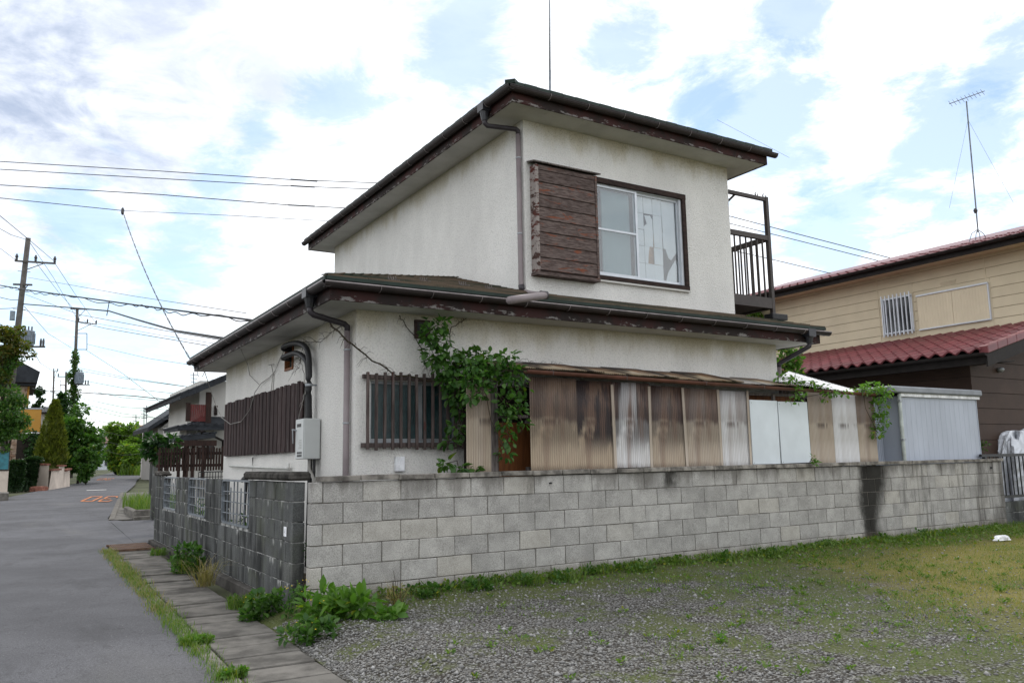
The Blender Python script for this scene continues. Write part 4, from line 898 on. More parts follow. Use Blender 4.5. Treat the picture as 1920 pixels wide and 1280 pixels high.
MB().box(a - .004, a + .01, SY - .012, SY + .01, 0, zt).box(c - .01, c + .006, SY - .012, SY + .01, 0, zt).build('corner_post', M['shedwhite'], SH)

# ------------------------------------------------------------------ the neighbouring house: brown below, cream boards above, red tiles
XB, YB, XU, XE = 14.9, .98, 17.5, 14.2
N = thing('neighbour_house', 'two storey house with cream siding above brown siding and red tiled roofs', 'house', (XB, YB, 0))
ze = onx(1850, 656, XE).z; zj = onx(1920, 607, XU).z; sl2 = (zj - ze) / (XU - XE); zu = onx(1700, 512, XU).z
zu_e = onx(1920, 452, XU - .55).z
YN = 11.0
MB().box(XB + .02, 24, YB + .02, YN, 0, ze + .2).build('lower_wall', M['darkinside'], N)
# brown boards: front gable end and side
def boards(name, m, mk_box, z0, z1, h):
    z = z0; i = 0
    while z < z1:
        t = min(h, z1 - z); mk_box(z, z + t - .008, i); z += h; i += 1
BH = .305
def zroof(x): return ze + sl2 * (x - XE)
def bfront(z, z2, i):
    x0 = XB if z2 < zroof(XB) - .1 else XE + (z2 - ze) / sl2 + .15
    if x0 < 20: MB().prism([(x0, YB - .006, z), (x0, YB + .018, z), (x0, YB + .018, z2), (x0, YB + .004, z2)], (21 - x0, 0, 0)).build('siding_board', M['brownside'], N)
boards('b', None, bfront, .05, 5.0, BH)
boards('b', None, lambda z, z2, i: MB().prism([(XB - .006, YB, z), (XB + .018, YB, z), (XB + .018, YB, z2), (XB + .004, YB, z2)], (0, YN - YB, 0)).build('siding_board', M['brownside'], N), .05, ze + .05, BH)
p = ony(1876, 693, YB - .05); lm = MB().lathe((p.x, p.y, p.z - .05), [(.02, 0), (.055, .02), (.07, .06), (.05, .09), (.01, .10)], 12).build('wall_lamp', M['aludull'], N, smooth=True)
# upper wall in cream boards
YU = .62
WN = (3.66, 4.44, 4.25, 5.12)
MB().box(XU + .02, 24, YU + .02, YN, zj - .3, zu_e + .2).build('upper_wall', M['sidejoint'], N)
ya, yb2 = onx(1710, 555, XU).y, onx(1655, 565, XU).y; wz0, wz1 = onx(1683, 626, XU).z, onx(1683, 556, XU).z
sa, sb2 = onx(1857, 560, XU).y, onx(1720, 560, XU).y; sz0, sz1 = onx(1790, 610, XU).z, onx(1790, 541, XU).z
UH = .232
vs_ = [YU, onx(1846, 500, XU).y, (ya + sb2) / 2 - .02, yb2 + .12, YN]
def useg(a, c, z, z2):
    if c - a > .03: MB().prism([(XU - .006, a, z), (XU + .018, a, z), (XU + .018, a, z2), (XU + .004, a, z2)], (0, c - a, 0)).build('siding_board', M['siding'], N)
def uboard(z, z2, i):
    cuts = [YU] + [vs_[1], vs_[3]] + [YN]
    for a, c in zip(cuts[:-1], cuts[1:]):
        a2, c2 = a + .012, c - .012
        segs = [(a2, c2)]
        for h0, h1, hz0, hz1 in ((ya - .03, yb2 + .03, wz0 - .03, wz1 + .03), (sa - .03, sb2 + .03, sz0 - .03, sz1 + .03)):
            if z2 > hz0 and z < hz1:
                ns = []
                for s0, s1 in segs:
                    if h1 <= s0 or h0 >= s1: ns.append((s0, s1))
                    else: ns += [(s0, h0), (h1, s1)]
                segs = ns
        for s0, s1 in segs: useg(s0, s1, z, z2)
boards('u', None, uboard, zj - .25, zu_e + .1, UH)
for y_ in (vs_[1], vs_[3]): MB().box(XU - .010, XU + .01, y_ - .011, y_ + .011, zj - .2, zu_e + .1).build('joint_strip', M['siding'], N)
for h0, h1, q0, q1 in ((ya - .03, yb2 + .03, wz0, wz1), (sa - .03, sb2 + .03, sz0, sz1)):
    r0 = zj - .25 + UH * math.floor((q0 - .03 - zj + .25) / UH); r1 = zj - .25 + UH * math.ceil((q1 + .03 - zj + .25) / UH)
    MB().box(XU - .004, XU + .018, h0 + .003, h1 - .003, r0, r1 - .008).build('trim_board', M['siding'], N)
w = MB().box(XU - .03, XU + .02, ya, ya + .04, wz0, wz1).box(XU - .03, XU + .02, yb2 - .04, yb2, wz0, wz1).box(XU - .03, XU + .02, ya + .04, yb2 - .04, wz0, wz0 + .04).box(XU - .03, XU + .02, ya + .04, yb2 - .04, wz1 - .04, wz1).box(XU - .025, XU + .015, (ya + yb2) / 2 - .03, (ya + yb2) / 2 + .03, wz0 + .04, wz1 - .04).build('window', M['alu'], N)
MB().box(XU - .02, XU - .012, ya + .04, yb2 - .04, wz0 + .04, wz1 - .04).build('pane', M['houseglass'], w)
for k in range(8):
    y_ = ya + .02 + (yb2 - ya - .04) * k / 7; MB().box(XU - .10, XU - .075, y_ - .013, y_ + .013, wz0 - .05, wz1 + .06).build('bar', M['alu'], w)
MB().box(XU - .074, XU - .05, ya, yb2, wz0 + .02, wz0 + .05).box(XU - .074, XU - .05, ya, yb2, wz1 - .05, wz1 - .02).build('bar_rail', M['alu'], w)
shu = MB().box(XU - .05, XU + .015, sa, sb2, sz0, sz0 + .03).box(XU - .06, XU + .015, sa, sb2, sz1 - .035, sz1).box(XU - .045, XU + .015, sa, sa + .025, sz0 + .03, sz1 - .035).build('shutter_frame', M['alu'], N)
for a_, c_ in ((sa + .03, (sa + sb2) / 2 - .003), ((sa + sb2) / 2 + .003, sb2)):
    q = MB(); n = 12
    for k in range(n):
        y0, y1 = a_ + (c_ - a_) * k / n, a_ + (c_ - a_) * (k + 1) / n; q.prism([(XU - .028, y0, sz0 + .03), (XU - .034, y0 + .012, sz0 + .03), (XU - .034, y1 - .012, sz0 + .03), (XU - .028, y1, sz0 + .03)], (0, 0, sz1 - sz0 - .066))
    q.box(XU - .028, XU + .01, a_, c_, sz0 + .031, sz1 - .036).build('shutter_leaf', M['shutterpanel'], shu)
for px0, px1, py0, py1 in ((1667, 1694, 534, 526), (1764, 1793, 535, 528)):
    y1, y0 = onx(px0, py0, XU).y, onx(px1, py1, XU).y; z = onx(px0, py0 - 2, XU).z; v_ = MB()
    for k in range(4): v_.bar((XU - .014, y0, z - .025 + k * .022), (XU - .014, y1, z - .025 + k * .022), .012, .012)
    v_.build('vent', M['shutterpanel'], N)
MB().box(XU - .55, XU + .3, YU - .5, YN, zu_e + .03, zu_e + .06).build('upper_soffit', M['siding'], N)
MB().box(XU - .58, XU - .55, YU - .5, YN, zu_e - .02, zu_e + .16).build('upper_fascia', M['darkmetal'], N)
v, f = halfpipe((XU - .66, YU - .5, zu_e + .15), (XU - .66, YN, zu_e + .15), (-1, 0, 0), .065, .006); mk('gutter', v, f, M['darkmetal'], N)
# red tiles: wavy pans laid in rows; each tile its own piece on the lower roof
def tile_me(w, l, name='roof_tile'):
    n = 8; vs = []; fs = []
    for k, (s, dz) in enumerate(((0, .028), (1, .004))):
        for i in range(n + 1):
            t = i / n; vs.append((s * l, (t - .5) * w, dz + .036 * (math.sin(2 * math.pi * t) + .25 * math.sin(4 * math.pi * t))))
    for i in range(n + 1): t = i / n; vs.append((0, (t - .5) * w, -.004 + .036 * math.sin(2 * math.pi * t)))
    for i in range(n): fs += [(i, i + 1, n + 2 + i, n + 1 + i), (2 * n + 2 + i, 2 * n + 3 + i, i + 1, i)]
    return mesh_of(name, vs, fs, M['redtile'], smooth=False, fix=False)
y0e = onx(1850, 658, XE).y
TW, TL = .262, .345; ang = math.atan(sl2); tme = tile_me(TW + .006, TL + .05); ny = int((YN - y0e) / TW); nx = int((XU - XE) / math.cos(ang) / TL) + 1
MB().prism([(XE + .05, y0e + .05, ze - .02), (XU + .1, y0e + .05, zj - .02), (XU + .1, YN, zj - .02), (XE + .05, YN, ze - .02)], (0, 0, -.06)).build('lower_roof', M['darkmetal'], N)
cnt = 0; extra = MB()
for i in range(nx):
    for j in range(ny):
        L_ = XE - .03 + i * TL * math.cos(ang), y0e + .10 + (j + .5) * TW, ze + (i * TL - .03) * math.sin(ang) + .01
        if L_[0] > XU - .05: continue
        if cnt < 296: put('roof_tile', tme, N, L_, (RND.uniform(-.006, .006), -ang - .02, 0)); cnt += 1
        else:
            mtx = Matrix.Translation(L_) @ Matrix.Rotation(-ang - .02, 4, 'Y'); extra.add([mtx @ v_.co for v_ in tme.vertices], [tuple(p_.vertices) for p_ in tme.polygons])
if extra.v: stuff(extra.build('roof_tile', M['redtile'], N, fix=False))
nv = 11
for k in range(nv + 6):
    x = XE + k * .345; MB().prism([(x, y0e - .03, ze + sl2 * (x - XE) - .06), (x + .34, y0e - .03, ze + sl2 * (x + .34 - XE) - .06), (x + .34, y0e - .03, ze + sl2 * (x + .34 - XE) + .075), (x, y0e - .03, ze + sl2 * (x - XE) + .09)], (0, .17, 0)).build('verge_tile', M['redtile'], N, bevel=.012)
MB().prism([(XE, y0e, ze - .30), (20.5, y0e, ze + sl2 * 6.3 - .30), (20.5, y0e, ze + sl2 * 6.3 - .06), (XE, y0e, ze - .06)], (0, .03, 0)).build('verge_board', M['darkmetal'], N)
MB().box(XE + .02, XE + .05, y0e + .03, YN, ze - .24, ze - .02).build('eave_board', M['darkmetal'], N)
MB().prism([(XE + .06, y0e + .04, ze - .2), (XB + .3, y0e + .04, ze - .14), (XB + .3, YN, ze - .14), (XE + .06, YN, ze - .2)], (0, 0, -.02)).build('lower_soffit', M['darkmetal'], N)
v, f = halfpipe((XE - .06, y0e - .02, ze - .05), (XE - .06, YN, ze - .05), (-1, 0, 0), .06, .006); mk('gutter', v, f, M['darkmetal'], N)
# upper roof: the first rows of tiles show above the gutter
x0u, z0u = XU - .57, zu_e + .125
MB().prism([(x0u + .05, YU - .5, z0u - .02), (22, YU - .5, z0u + .3 * (22 - x0u)), (22, YN, z0u + .3 * (22 - x0u)), (x0u + .05, YN, z0u - .02)], (0, 0, -.05)).build('upper_roof', M['redtile'], N)
rest = MB(); cnt2 = 0; cnt3 = 0
for i in range(4):
    for j in range(int((YN - YU + .5) / TW)):
        mtx = Matrix.Translation((x0u - .03 + i * TL * .957, YU - .5 + (j + .5) * TW, z0u + i * TL * .29 + .012)) @ Matrix.Rotation(-.30, 4, 'Y')
        rest.add([mtx @ v_.co for v_ in tme.vertices], [tuple(p_.vertices) for p_ in tme.polygons])
stuff(rest.build('upper_roof_tile', M['redtile'], N, fix=False))

# TV aerial on the neighbour's roof and the bare mast on the old house
ad = 19.5
AE = thing('television_aerial', 'thin television aerial mast with a slanting comb head on the red tiled roof', 'aerial', dp(1833, 452, ad))
foot = dp(1833, 430, ad); MB().tube([dp(1834, 436, ad), dp(1812, 190, ad)], .016, 6).build('mast', M['steel'], AE)
MB().tube([dp(1780, 195, ad), dp(1846, 171, ad)], .010, 6).build('boom', M['steel'], AE)
e = MB(); 
for k in range(9):
    a_, c_ = dp(1782 + k * 7.5, 194 - k * 2.7, ad), None; e.tube([a_ + Vector((-.02, -.05, -.10)), a_ + Vector((.02, .05, .08))], .006, 5)
e.build('element', M['steel'], AE)
lg = MB()
for px, py in ((1817, 455), (1829, 452), (1838, 450), (1849, 447)): lg.tube([dp(1833, 430, ad), dp((px + 1833) / 2 + (px - 1833) * .2, 438, ad), dp(px, py, ad)], .009, 5)
lg.build('stand_leg', M['steel'], AE); MB().lathe(dp(1829, 395, ad), [(.03, -.06), (.05, 0), (.03, .05)], 8).build('clamp', M['heaterdark'], AE)
gw = MB(); 
for px, py in ((1780, 330), (1900, 320)): gw.tube([dp(1815, 225, ad), dp(px, py + 60, ad + 1)], .003, 4)
gw.build('stay_wire', M['steel'], AE)
md = 10.2
MS = thing('antenna_mast', 'tall bare grey antenna pole rising from the upper roof of the old house', 'antenna pole', (6.3, 4.0, 6.9))
a_, c_ = dp(1031, 175, md + 3), dp(1030, -60, md + 3)
MB().tube([a_ + (a_ - c_) * .25, dp(1031, 132, md + 3)], .019, 8).build('lower_tube', M['steel'], MS, smooth=True); MB().tube([dp(1031, 134, md + 3), c_], .014, 8).build('upper_tube', M['aludull'], MS, smooth=True)

# black railing on a low wall at the far right, silver tarp behind it
RL = thing('low_rail_wall', 'low dark block wall with a black metal railing at the end of the pale wall', 'fence', (13.95, .05, 0))
WX, WYY = 14.0, .36
for r in range(2):
    for k in range(9): put('block', bm_of(.4, .2, .1, M['dblock']), RL, (WX + .2 + k * .4 - (r % 2) * .1, WYY, -.02 + r * .2 + .06))
MB().box(WX, WX + 3.6, WYY + .01, WYY + .09, -.2, .43).build('mortar_core', M['dmortar'], RL)
zt, zb_ = ony(1900, 852, .4).z, ony(1900, 930, .4).z
for nm, q in (('top_rail', (zt - .03, zt + .02)), ('bottom_rail', (zb_ - .02, zb_ + .025))): MB().box(WX - .08, WX + 3.5, WYY + .02, WYY + .07, *q).build(nm, M['blackmetal'], RL)
MB().box(WX + .02, WX + .08, WYY + .015, WYY + .075, .44, zt - .031).build('post', M['blackmetal'], RL)
for k in range(1, 24): MB().box(WX + .08 + k * .14, WX + .095 + k * .14, WYY + .035, WYY + .055, zb_ + .026, zt - .031).build('bar', M['blackmetal'], RL)
def lumpy(c, rx, ry, h, seed, m, name, parent, n=26, k=14, fold=.12):
    r = np.random.default_rng(seed); ph = r.uniform(0, 6, 6); vs = []; fs = []
    for j in range(k + 1):
        t = j / k; z = h * math.sin(t * math.pi / 2); q = (1 - t ** 3.2) ** .5 if t < 1 else .02
        for i in range(n):
            a = 2 * math.pi * i / n; w = 1 + fold * math.sin(3 * a + ph[0] + 2 * t) + fold * .7 * math.sin(7 * a + ph[1] - 3 * t) + fold * .5 * math.sin(13 * a + ph[2] + 5 * t) * (1 - t)
            w += r.uniform(-.03, .03); vs.append((c[0] + rx * q * w * math.cos(a), c[1] + ry * q * w * math.sin(a), c[2] + z + .05 * h * math.sin(5 * a + ph[3]) * t))
    for j in range(k):
        for i in range(n): a_, b_ = j * n + i, j * n + (i + 1) % n; fs.append((a_, b_, b_ + n, a_ + n))
    fs.append(tuple(k * n + i for i in range(n))); fs.append(tuple(range(n))[::-1]); return mk(name, vs, fs, m, parent)
TP = thing('tarp_covered_pile', 'pile under a crumpled silver tarp behind the black railing', 'tarp', (14.6, .55, .1))
p = ony(1898, 820, .8); lumpy((p.x + .16, .82, .0), .56, .26, p.z + .06, 3, M['tarp'], 'tarp', TP, 44, 22, .13); lumpy((p.x + .85, .85, 0), .45, .2, p.z + .12, 5, M['tarp'], 'tarp_fold', TP)
tr = tag(lumpy(tuple(onz(1879, 1012, .015)), .16, .07, .07, 9, M['whiteplastic'], 'plastic_litter', None, 18, 8, .2), 'crumpled white plastic litter lying on the grass near the far end of the wall', 'litter')

# ------------------------------------------------------------------ gas water heater and pipes on the road-side wall
pa = onx(601, 820, LX - .01); ya = pa.y; fx = ony(570, 820, ya).x; yb_ = onx(555, 820, fx).y; zt, zb2 = ony(585, 784, ya).z, ony(585, 860, ya).z
HT = thing('water_heater', 'grey wall hung gas water heater on the road side of the house', 'water heater', (fx, ya, zb2))
MB().box(fx, LX - .012, ya, yb_, zb2, zt).build('casing', M['heater'], HT, bevel=.008)
MB().box(fx - .008, fx - .001, ya + .006, yb_ - .006, zb2 + .004, zt - .004).build('front_cover', M['heater'], HT, bevel=.003)
MB().box(fx - .012, fx - .0085, ya + .10, ya + .26, zt - .10, zt - .06).build('air_slot', M['heaterdark'], HT)
b = MB()
for i in range(4):
    for j in range(2): b.box(fx - .012, fx - .0085, ya + .06 + i * .05, ya + .09 + i * .05, zb2 + .03 + j * .035, zb2 + .055 + j * .035)
b.build('air_hole', M['heaterdark'], HT)
MB().prism([(fx - .009, yb_ - .06, zt - .13), (fx - .05, yb_ - .04, zt - .12), (fx - .05, yb_ + .02, zt - .12), (fx - .009, yb_ + .02, zt - .13)], (0, 0, -.012)).prism([(fx - .05, yb_ - .04, zt - .13), (fx - .055, yb_ - .04, zt - .13), (fx - .03, yb_ + .02, zt - .30), (fx - .025, yb_ + .02, zt - .30)], (0, .03, 0)).build('flue_hood', M['aludull'], HT)
b = MB()
for k in range(6): b.box(fx - .0095, fx - .0086, ya + .07, ya + .20 - .02 * (k % 3), zb2 + .13 + k * .02, zb2 + .136 + k * .02)
b.build('rating_label', M['cable'], HT)
xp = LX - .10
pp = MB()
pp.tube([(xp, ya + .12, zb2), (xp, ya + .12, zb2 - .3), (xp, ya + .16, .1)], .03, 10).build('insulated_pipe', M['black'], HT, smooth=True)
MB().tube([(xp - .03, ya + .05, zb2), (xp - .03, ya + .05, zb2 - .12), (xp, ya - .05, zb2 - .25), (xp - .02, ya - .10, zb2 - .36), (xp - .02, ya - .9, zb2 - .42)], .022, 8).build('drain_hose', M['cable'], HT, smooth=True)
MB().tube([(xp + .02, ya + .02, zb2), (xp + .02, ya + .02, zb2 - .2), (xp + .02, ya + .0, .1)], .02, 8).build('insulated_pipe', M['black'], HT, smooth=True)
PB = thing('black_pipe_bundle', 'thick black wrapped pipes curving from the small side window down to the heater', 'pipes', (LX, ya + .3, zt))
h1 = onx(541, 658, LX - .06); zc = h1.z
yd = onx(579, 740, LX - .10).y
for k, (dz, dx) in enumerate(((.03, .0), (-.10, .05))):
    y_ = yd + (.0 if k == 0 else .05); t_ = Vector((LX - .10 - .0 * k, y_, zc - .32 - .05 * k))
    pts = [Vector((LX + .03, h1.y + .05, zc + dz)), Vector((LX - .12, h1.y + .03, zc + dz)), Vector((LX - .13, h1.y - .10, zc + dz + .03 - .02 * k)), Vector((LX - .12, (h1.y + y_) / 2 - .05, zc + dz - .0)), Vector((LX - .11, y_ + .10, zc + dz - .12)), t_, Vector((LX - .10, y_ - .01, zt + .3)), Vector((LX - .09, y_ - .01, zt - .005))]
    # smooth the run
    sm = []
    for i in range(len(pts) - 1):
        p_1, p_2 = pts[max(i - 1, 0)], pts[min(i + 2, len(pts) - 1)]
        for s in range(5):
            u = s / 5; sm.append(.5 * ((2 * pts[i]) + (pts[i + 1] - p_1) * u + (2 * p_1 - 5 * pts[i] + 4 * pts[i + 1] - p_2) * u * u + (-p_1 + 3 * pts[i] - 3 * pts[i + 1] + p_2) * u ** 3))
    MB().tube(sm + [pts[-1]], .036, 12).build('wrapped_pipe', M['black'], PB, smooth=True)
MB().tube([(LX - .10, yd, zt + .42), (LX - .10, yd, zt + .45)], .05, 12).tube([(LX - .145, yd, zt + .435), (LX, yd, zt + .435)], .012, 6).build('pipe_clip', M['aludull'], PB)
# ------------------------------------------------------------------ foliage makers
LEAF = np.array([(0, 0, 0), (.30, .32, .10), (.27, .66, .10), (0, 1, -.05), (-.27, .66, .10), (-.30, .32, .10)]); LEAFF = np.array([(0, 1, 2, 3), (0, 3, 4, 5)])
NARROW = LEAF * np.array((.5, 1, .7))
def norm(a): return a / np.maximum(np.linalg.norm(a, axis=1, keepdims=True), 1e-9)
def leaves(P, D, size, shape=LEAF, roll=None):      # P points, D directions of the leaf axis, size lengths
    n = len(P); D = norm(D); up = np.tile((0., 0., 1.), (n, 1)) + NR.normal(0, .45, (n, 3)); X_ = norm(np.cross(D, up)); Z_ = np.cross(X_, D)
    v = P[:, None, :] + size[:, None, None] * (shape[None, :, 0:1] * X_[:, None] + shape[None, :, 1:2] * D[:, None] + shape[None, :, 2:3] * Z_[:, None])
    f = LEAFF[None] + (np.arange(n) * len(shape))[:, None, None]
    return v.reshape(-1, 3), f.reshape(-1, 4)
def leafmass(name, m, parent, clumps, n, size, shape=LEAF, droop=.2, flat=1.0):   # clumps: (centre, radius) gathered leaves, light gaps between
    C_ = np.array([c for c, r in clumps], float); R_ = np.array([r if np.ndim(r) else (r, r, r) for c, r in clumps], float)
    wts = np.prod(R_, axis=1) ** (2 / 3); k = NR.choice(len(C_), n, p=wts / wts.sum())
    u = norm(NR.normal(size=(n, 3))); rr = NR.uniform(.45, 1.0, (n, 1)) ** .6; off = u * rr * R_[k] * NR.uniform(.85, 1.12, (n, 1))
    D = u + NR.normal(0, .6, (n, 3)) + np.array((0, 0, -droop)); s = NR.uniform(.45, 1.35, n) * size
    v, f = leaves(C_[k] + off, D, s, shape); return stuff(big(name, v, f, m, parent))
def tree_clumps(c, r, n, rad_, seed, squash=1.0):   # small clumps spread through an ellipsoid, denser on the outside, uneven
    g = np.random.default_rng(seed); out = []
    for i in range(n):
        u = g.normal(size=3); u /= np.linalg.norm(u); q = g.uniform(.35, 1.0) ** .5
        w = 1 + .22 * math.sin(3 * math.atan2(u[1], u[0]) + seed) + .15 * math.sin(5 * u[2] + seed)
        out.append((np.array(c) + u * np.array(r) * q * w, g.uniform(.6, 1.3) * rad_ * np.array((1, 1, .75))))
    return out
def limbs(name, parent, base, top, r, crown, n, m=None):
    b = MB(); base, top = Vector(base), Vector(top); mid = base.lerp(top, .5) + Vector((.06, .03, 0)) * (top - base).length
    b.tube([base, mid, top], r, 8, r * .45)
    for c, q in crown[:n]: s = base.lerp(top, RND.uniform(.45, .95)); b.tube([s, s.lerp(Vector(c), .5) + Vector((0, 0, .1)), Vector(c)], r * .35, 5, r * .1)
    return b.build(name, m or M['bark'], parent, smooth=True)
def blades(P, h, lean, w, seg=2):                   # grass blades: three-cornered strips bent outwards
    n = len(P); a = NR.uniform(0, 2 * np.pi, n); dirx = np.stack([np.cos(a), np.sin(a), np.zeros(n)], 1); side = np.stack([-np.sin(a), np.cos(a), np.zeros(n)], 1)
    up = np.array((0, 0, 1.)); l = NR.uniform(.3, 1.2, n)[:, None] * lean
    p0, p1 = P - side * w[:, None] / 2, P + side * w[:, None] / 2
    m_ = P + up * (h * .6)[:, None] + dirx * (h[:, None] * l * .35); q0, q1 = m_ - side * w[:, None] * .38, m_ + side * w[:, None] * .38
    t = P + up * (h * (1 - .25 * l[:, 0]))[:, None] + dirx * (h[:, None] * l); t2 = t + side * w[:, None] * .08
    v = np.stack([p0, p1, q1, q0, t2, t], 1).reshape(-1, 3); b = (np.arange(n) * 6)[:, None]
    return v, np.concatenate([b + np.array((0, 1, 2, 3)), b + np.array((3, 2, 4, 5))], 0)
def tuft(name, m, parent, P, h, lean=.5, w=.006): v, f = blades(np.asarray(P, float), h, lean, w if np.ndim(w) else np.full(len(P), w)); return stuff(big(name, v, f, m, parent))
def lotzv(X_, Y_): return lotz(X_, Y_)

# loose stones on the lot
n = 64000; yy = -5.4 + 5.2 * NR.random(n) ** .8; dd = NR.random(n) ** 1.5; xx = pathx(yy) + .62 + dd * 11
keep = NR.random(n) < np.clip(1.25 - .11 * np.hypot(xx - CAM.x, yy - CAM.y), .1, 1); xx, yy = xx[keep], yy[keep]; n = len(xx)
oc = np.array([(1, 0, 0), (0, 1, 0), (-1, 0, 0), (0, -1, 0), (0, 0, .7), (0, 0, -.7)]); of = np.array([(0, 1, 4), (1, 2, 4), (2, 3, 4), (3, 0, 4), (1, 0, 5), (2, 1, 5), (3, 2, 5), (0, 3, 5)])
sz = NR.gamma(2.6, .0026, n) + .0025; a = NR.uniform(0, 6.28, n); ca, sa_ = np.cos(a), np.sin(a); o6 = oc[None] * NR.uniform(.55, 1.2, (n, 6, 1))
vx = o6[..., 0] * ca[:, None] - o6[..., 1] * sa_[:, None]; vy = o6[..., 0] * sa_[:, None] + o6[..., 1] * ca[:, None]
v = np.stack([vx, vy, o6[..., 2]], -1) * sz[:, None, None] + np.stack([xx, yy, lotz(xx, yy) + sz * .25], 1)[:, None]
stuff(big('gravel', v.reshape(-1, 3), (of[None] + (np.arange(n) * 6)[:, None, None]).reshape(-1, 3), M['stone']))
# grass on the lot: thick by the wall, thin sprigs on the gravel, short yellow turf to the right
def wally(x): return math.tan(TH) * (x - 1.7)
def field(n, fx, name, m, h, w, lean=.6):
    x = 1.3 + NR.random(n) ** .8 * 13.5; y = -4.6 + NR.random(n) * 4.9; n1 = np.sin(x * 2.3 + 1.3 * np.sin(y * 2.9)) * np.sin(y * 3.1 + 1.1 * np.sin(x * 1.7)) + .5 * np.sin(x * 7.1 + y * 5.3) * np.sin(y * 8.7 - x * 3.1)
    k = (NR.random(n) < fx(x, y, n1)) & (y < .0225 * (x - 1.7) - .012) & (x > pathx(y) + .66); x, y = x[k], y[k]
    P = np.stack([x, y, lotz(x, y) - .005], 1); hh = NR.uniform(.5, 1.3, len(x)) * (h(x, y) if callable(h) else h)
    return tuft(name, m, None, P, hh, lean, NR.uniform(.6, 1.3, len(x)) * w)
sm = lambda t: np.clip(t, 0, 1) ** 2 * (3 - 2 * np.clip(t, 0, 1))
band = lambda x: .30 + .055 * np.clip(x - 2, 0, 12)
g1 = field(90000, lambda x, y, q: sm((y + band(x) + .34 * q) / .42) * np.clip(.25 + .08 * x, .25, .9) * np.clip(.75 + .55 * q, .12, 1), 'grass', M['grass'], lambda x, y: .035 + .05 * sm((y + .22) / .22), .006)
g2 = field(100000, lambda x, y, q: np.clip(q - .1, 0, 1) * .34 + sm((x - .55 * y - 3.5) / 4) * np.clip(.5 + q, 0, 1.2) * .30, 'grass', M['grass'], .034, .006, 1.0)
g3 = field(170000, lambda x, y, q: sm((x - .55 * y - 7.6 + .6 * q) / 1.2) * sm((-.45 - y + .25 * q) / .35) * .75, 'grass', M['mossgrass'], .03, .005, .9)
g4 = field(30000, lambda x, y, q: sm((x - .55 * y - 7.8 + .6 * q) / 1.2) * .25 + sm((y + .5) / .4) * .06, 'grass', M['straw'], .045, .004, .9)
for g, lb in ((g1, 'thick green grass along the foot of the wall'), (g2, 'thin green sprigs on the gravel'), (g3, 'short yellow turf on the lot'), (g4, 'dry straw among the turf')): g['label'] = lb; g['category'] = 'grass'
n = 260; sx = 1.6 + NR.random(n) ** .9 * 8; sy = -.35 - NR.random(n) * 4.0; k = NR.random(n) < np.clip((sx - .5 * sy - 1.5) / 5, .15, 1); sx, sy = sx[k], sy[k]; n = len(sx); m_ = 16
qx, qy = np.repeat(sx, m_), np.repeat(sy, m_); aa = NR.uniform(0, 6.28, n * m_); rr = NR.uniform(.0, .05, n * m_) * np.repeat(NR.uniform(.4, 1.3, n), m_)
v, f = leaves(np.stack([qx + rr * np.cos(aa), qy + rr * np.sin(aa), lotz(qx, qy) + NR.uniform(.0, .03, n * m_)], 1), np.stack([np.cos(aa), np.sin(aa), NR.uniform(.3, 1.2, n * m_)], 1), NR.uniform(.015, .042, n * m_), NARROW * (1.6, 1, 1))
u = stuff(big('sprigs', v, f, M['grass'])); u['label'] = 'scattered small green sprigs growing through the gravel'; u['category'] = 'weeds'
# broad low leaves among the grass near the wall
n = 5000; x = 1.6 + NR.random(n) * 12; y = -NR.random(n) ** 2 * 1.3; k = (NR.random(n) < np.clip(1.1 - np.abs(y) / (band(x) + .15), .03, 1)) & (y < .0225 * (x - 1.7) - .03); x, y = x[k], y[k]; n = len(x)
v, f = leaves(np.stack([x, y, lotz(x, y) + .01 + NR.random(n) * .05], 1), np.stack([NR.normal(size=n), NR.normal(size=n), .5 + NR.random(n) * .6], 1), NR.uniform(.025, .06, n)); u = stuff(big('undergrowth', v, f, M['grass'])); u['label'] = 'low broad leaves along the wall foot'; u['category'] = 'weeds'
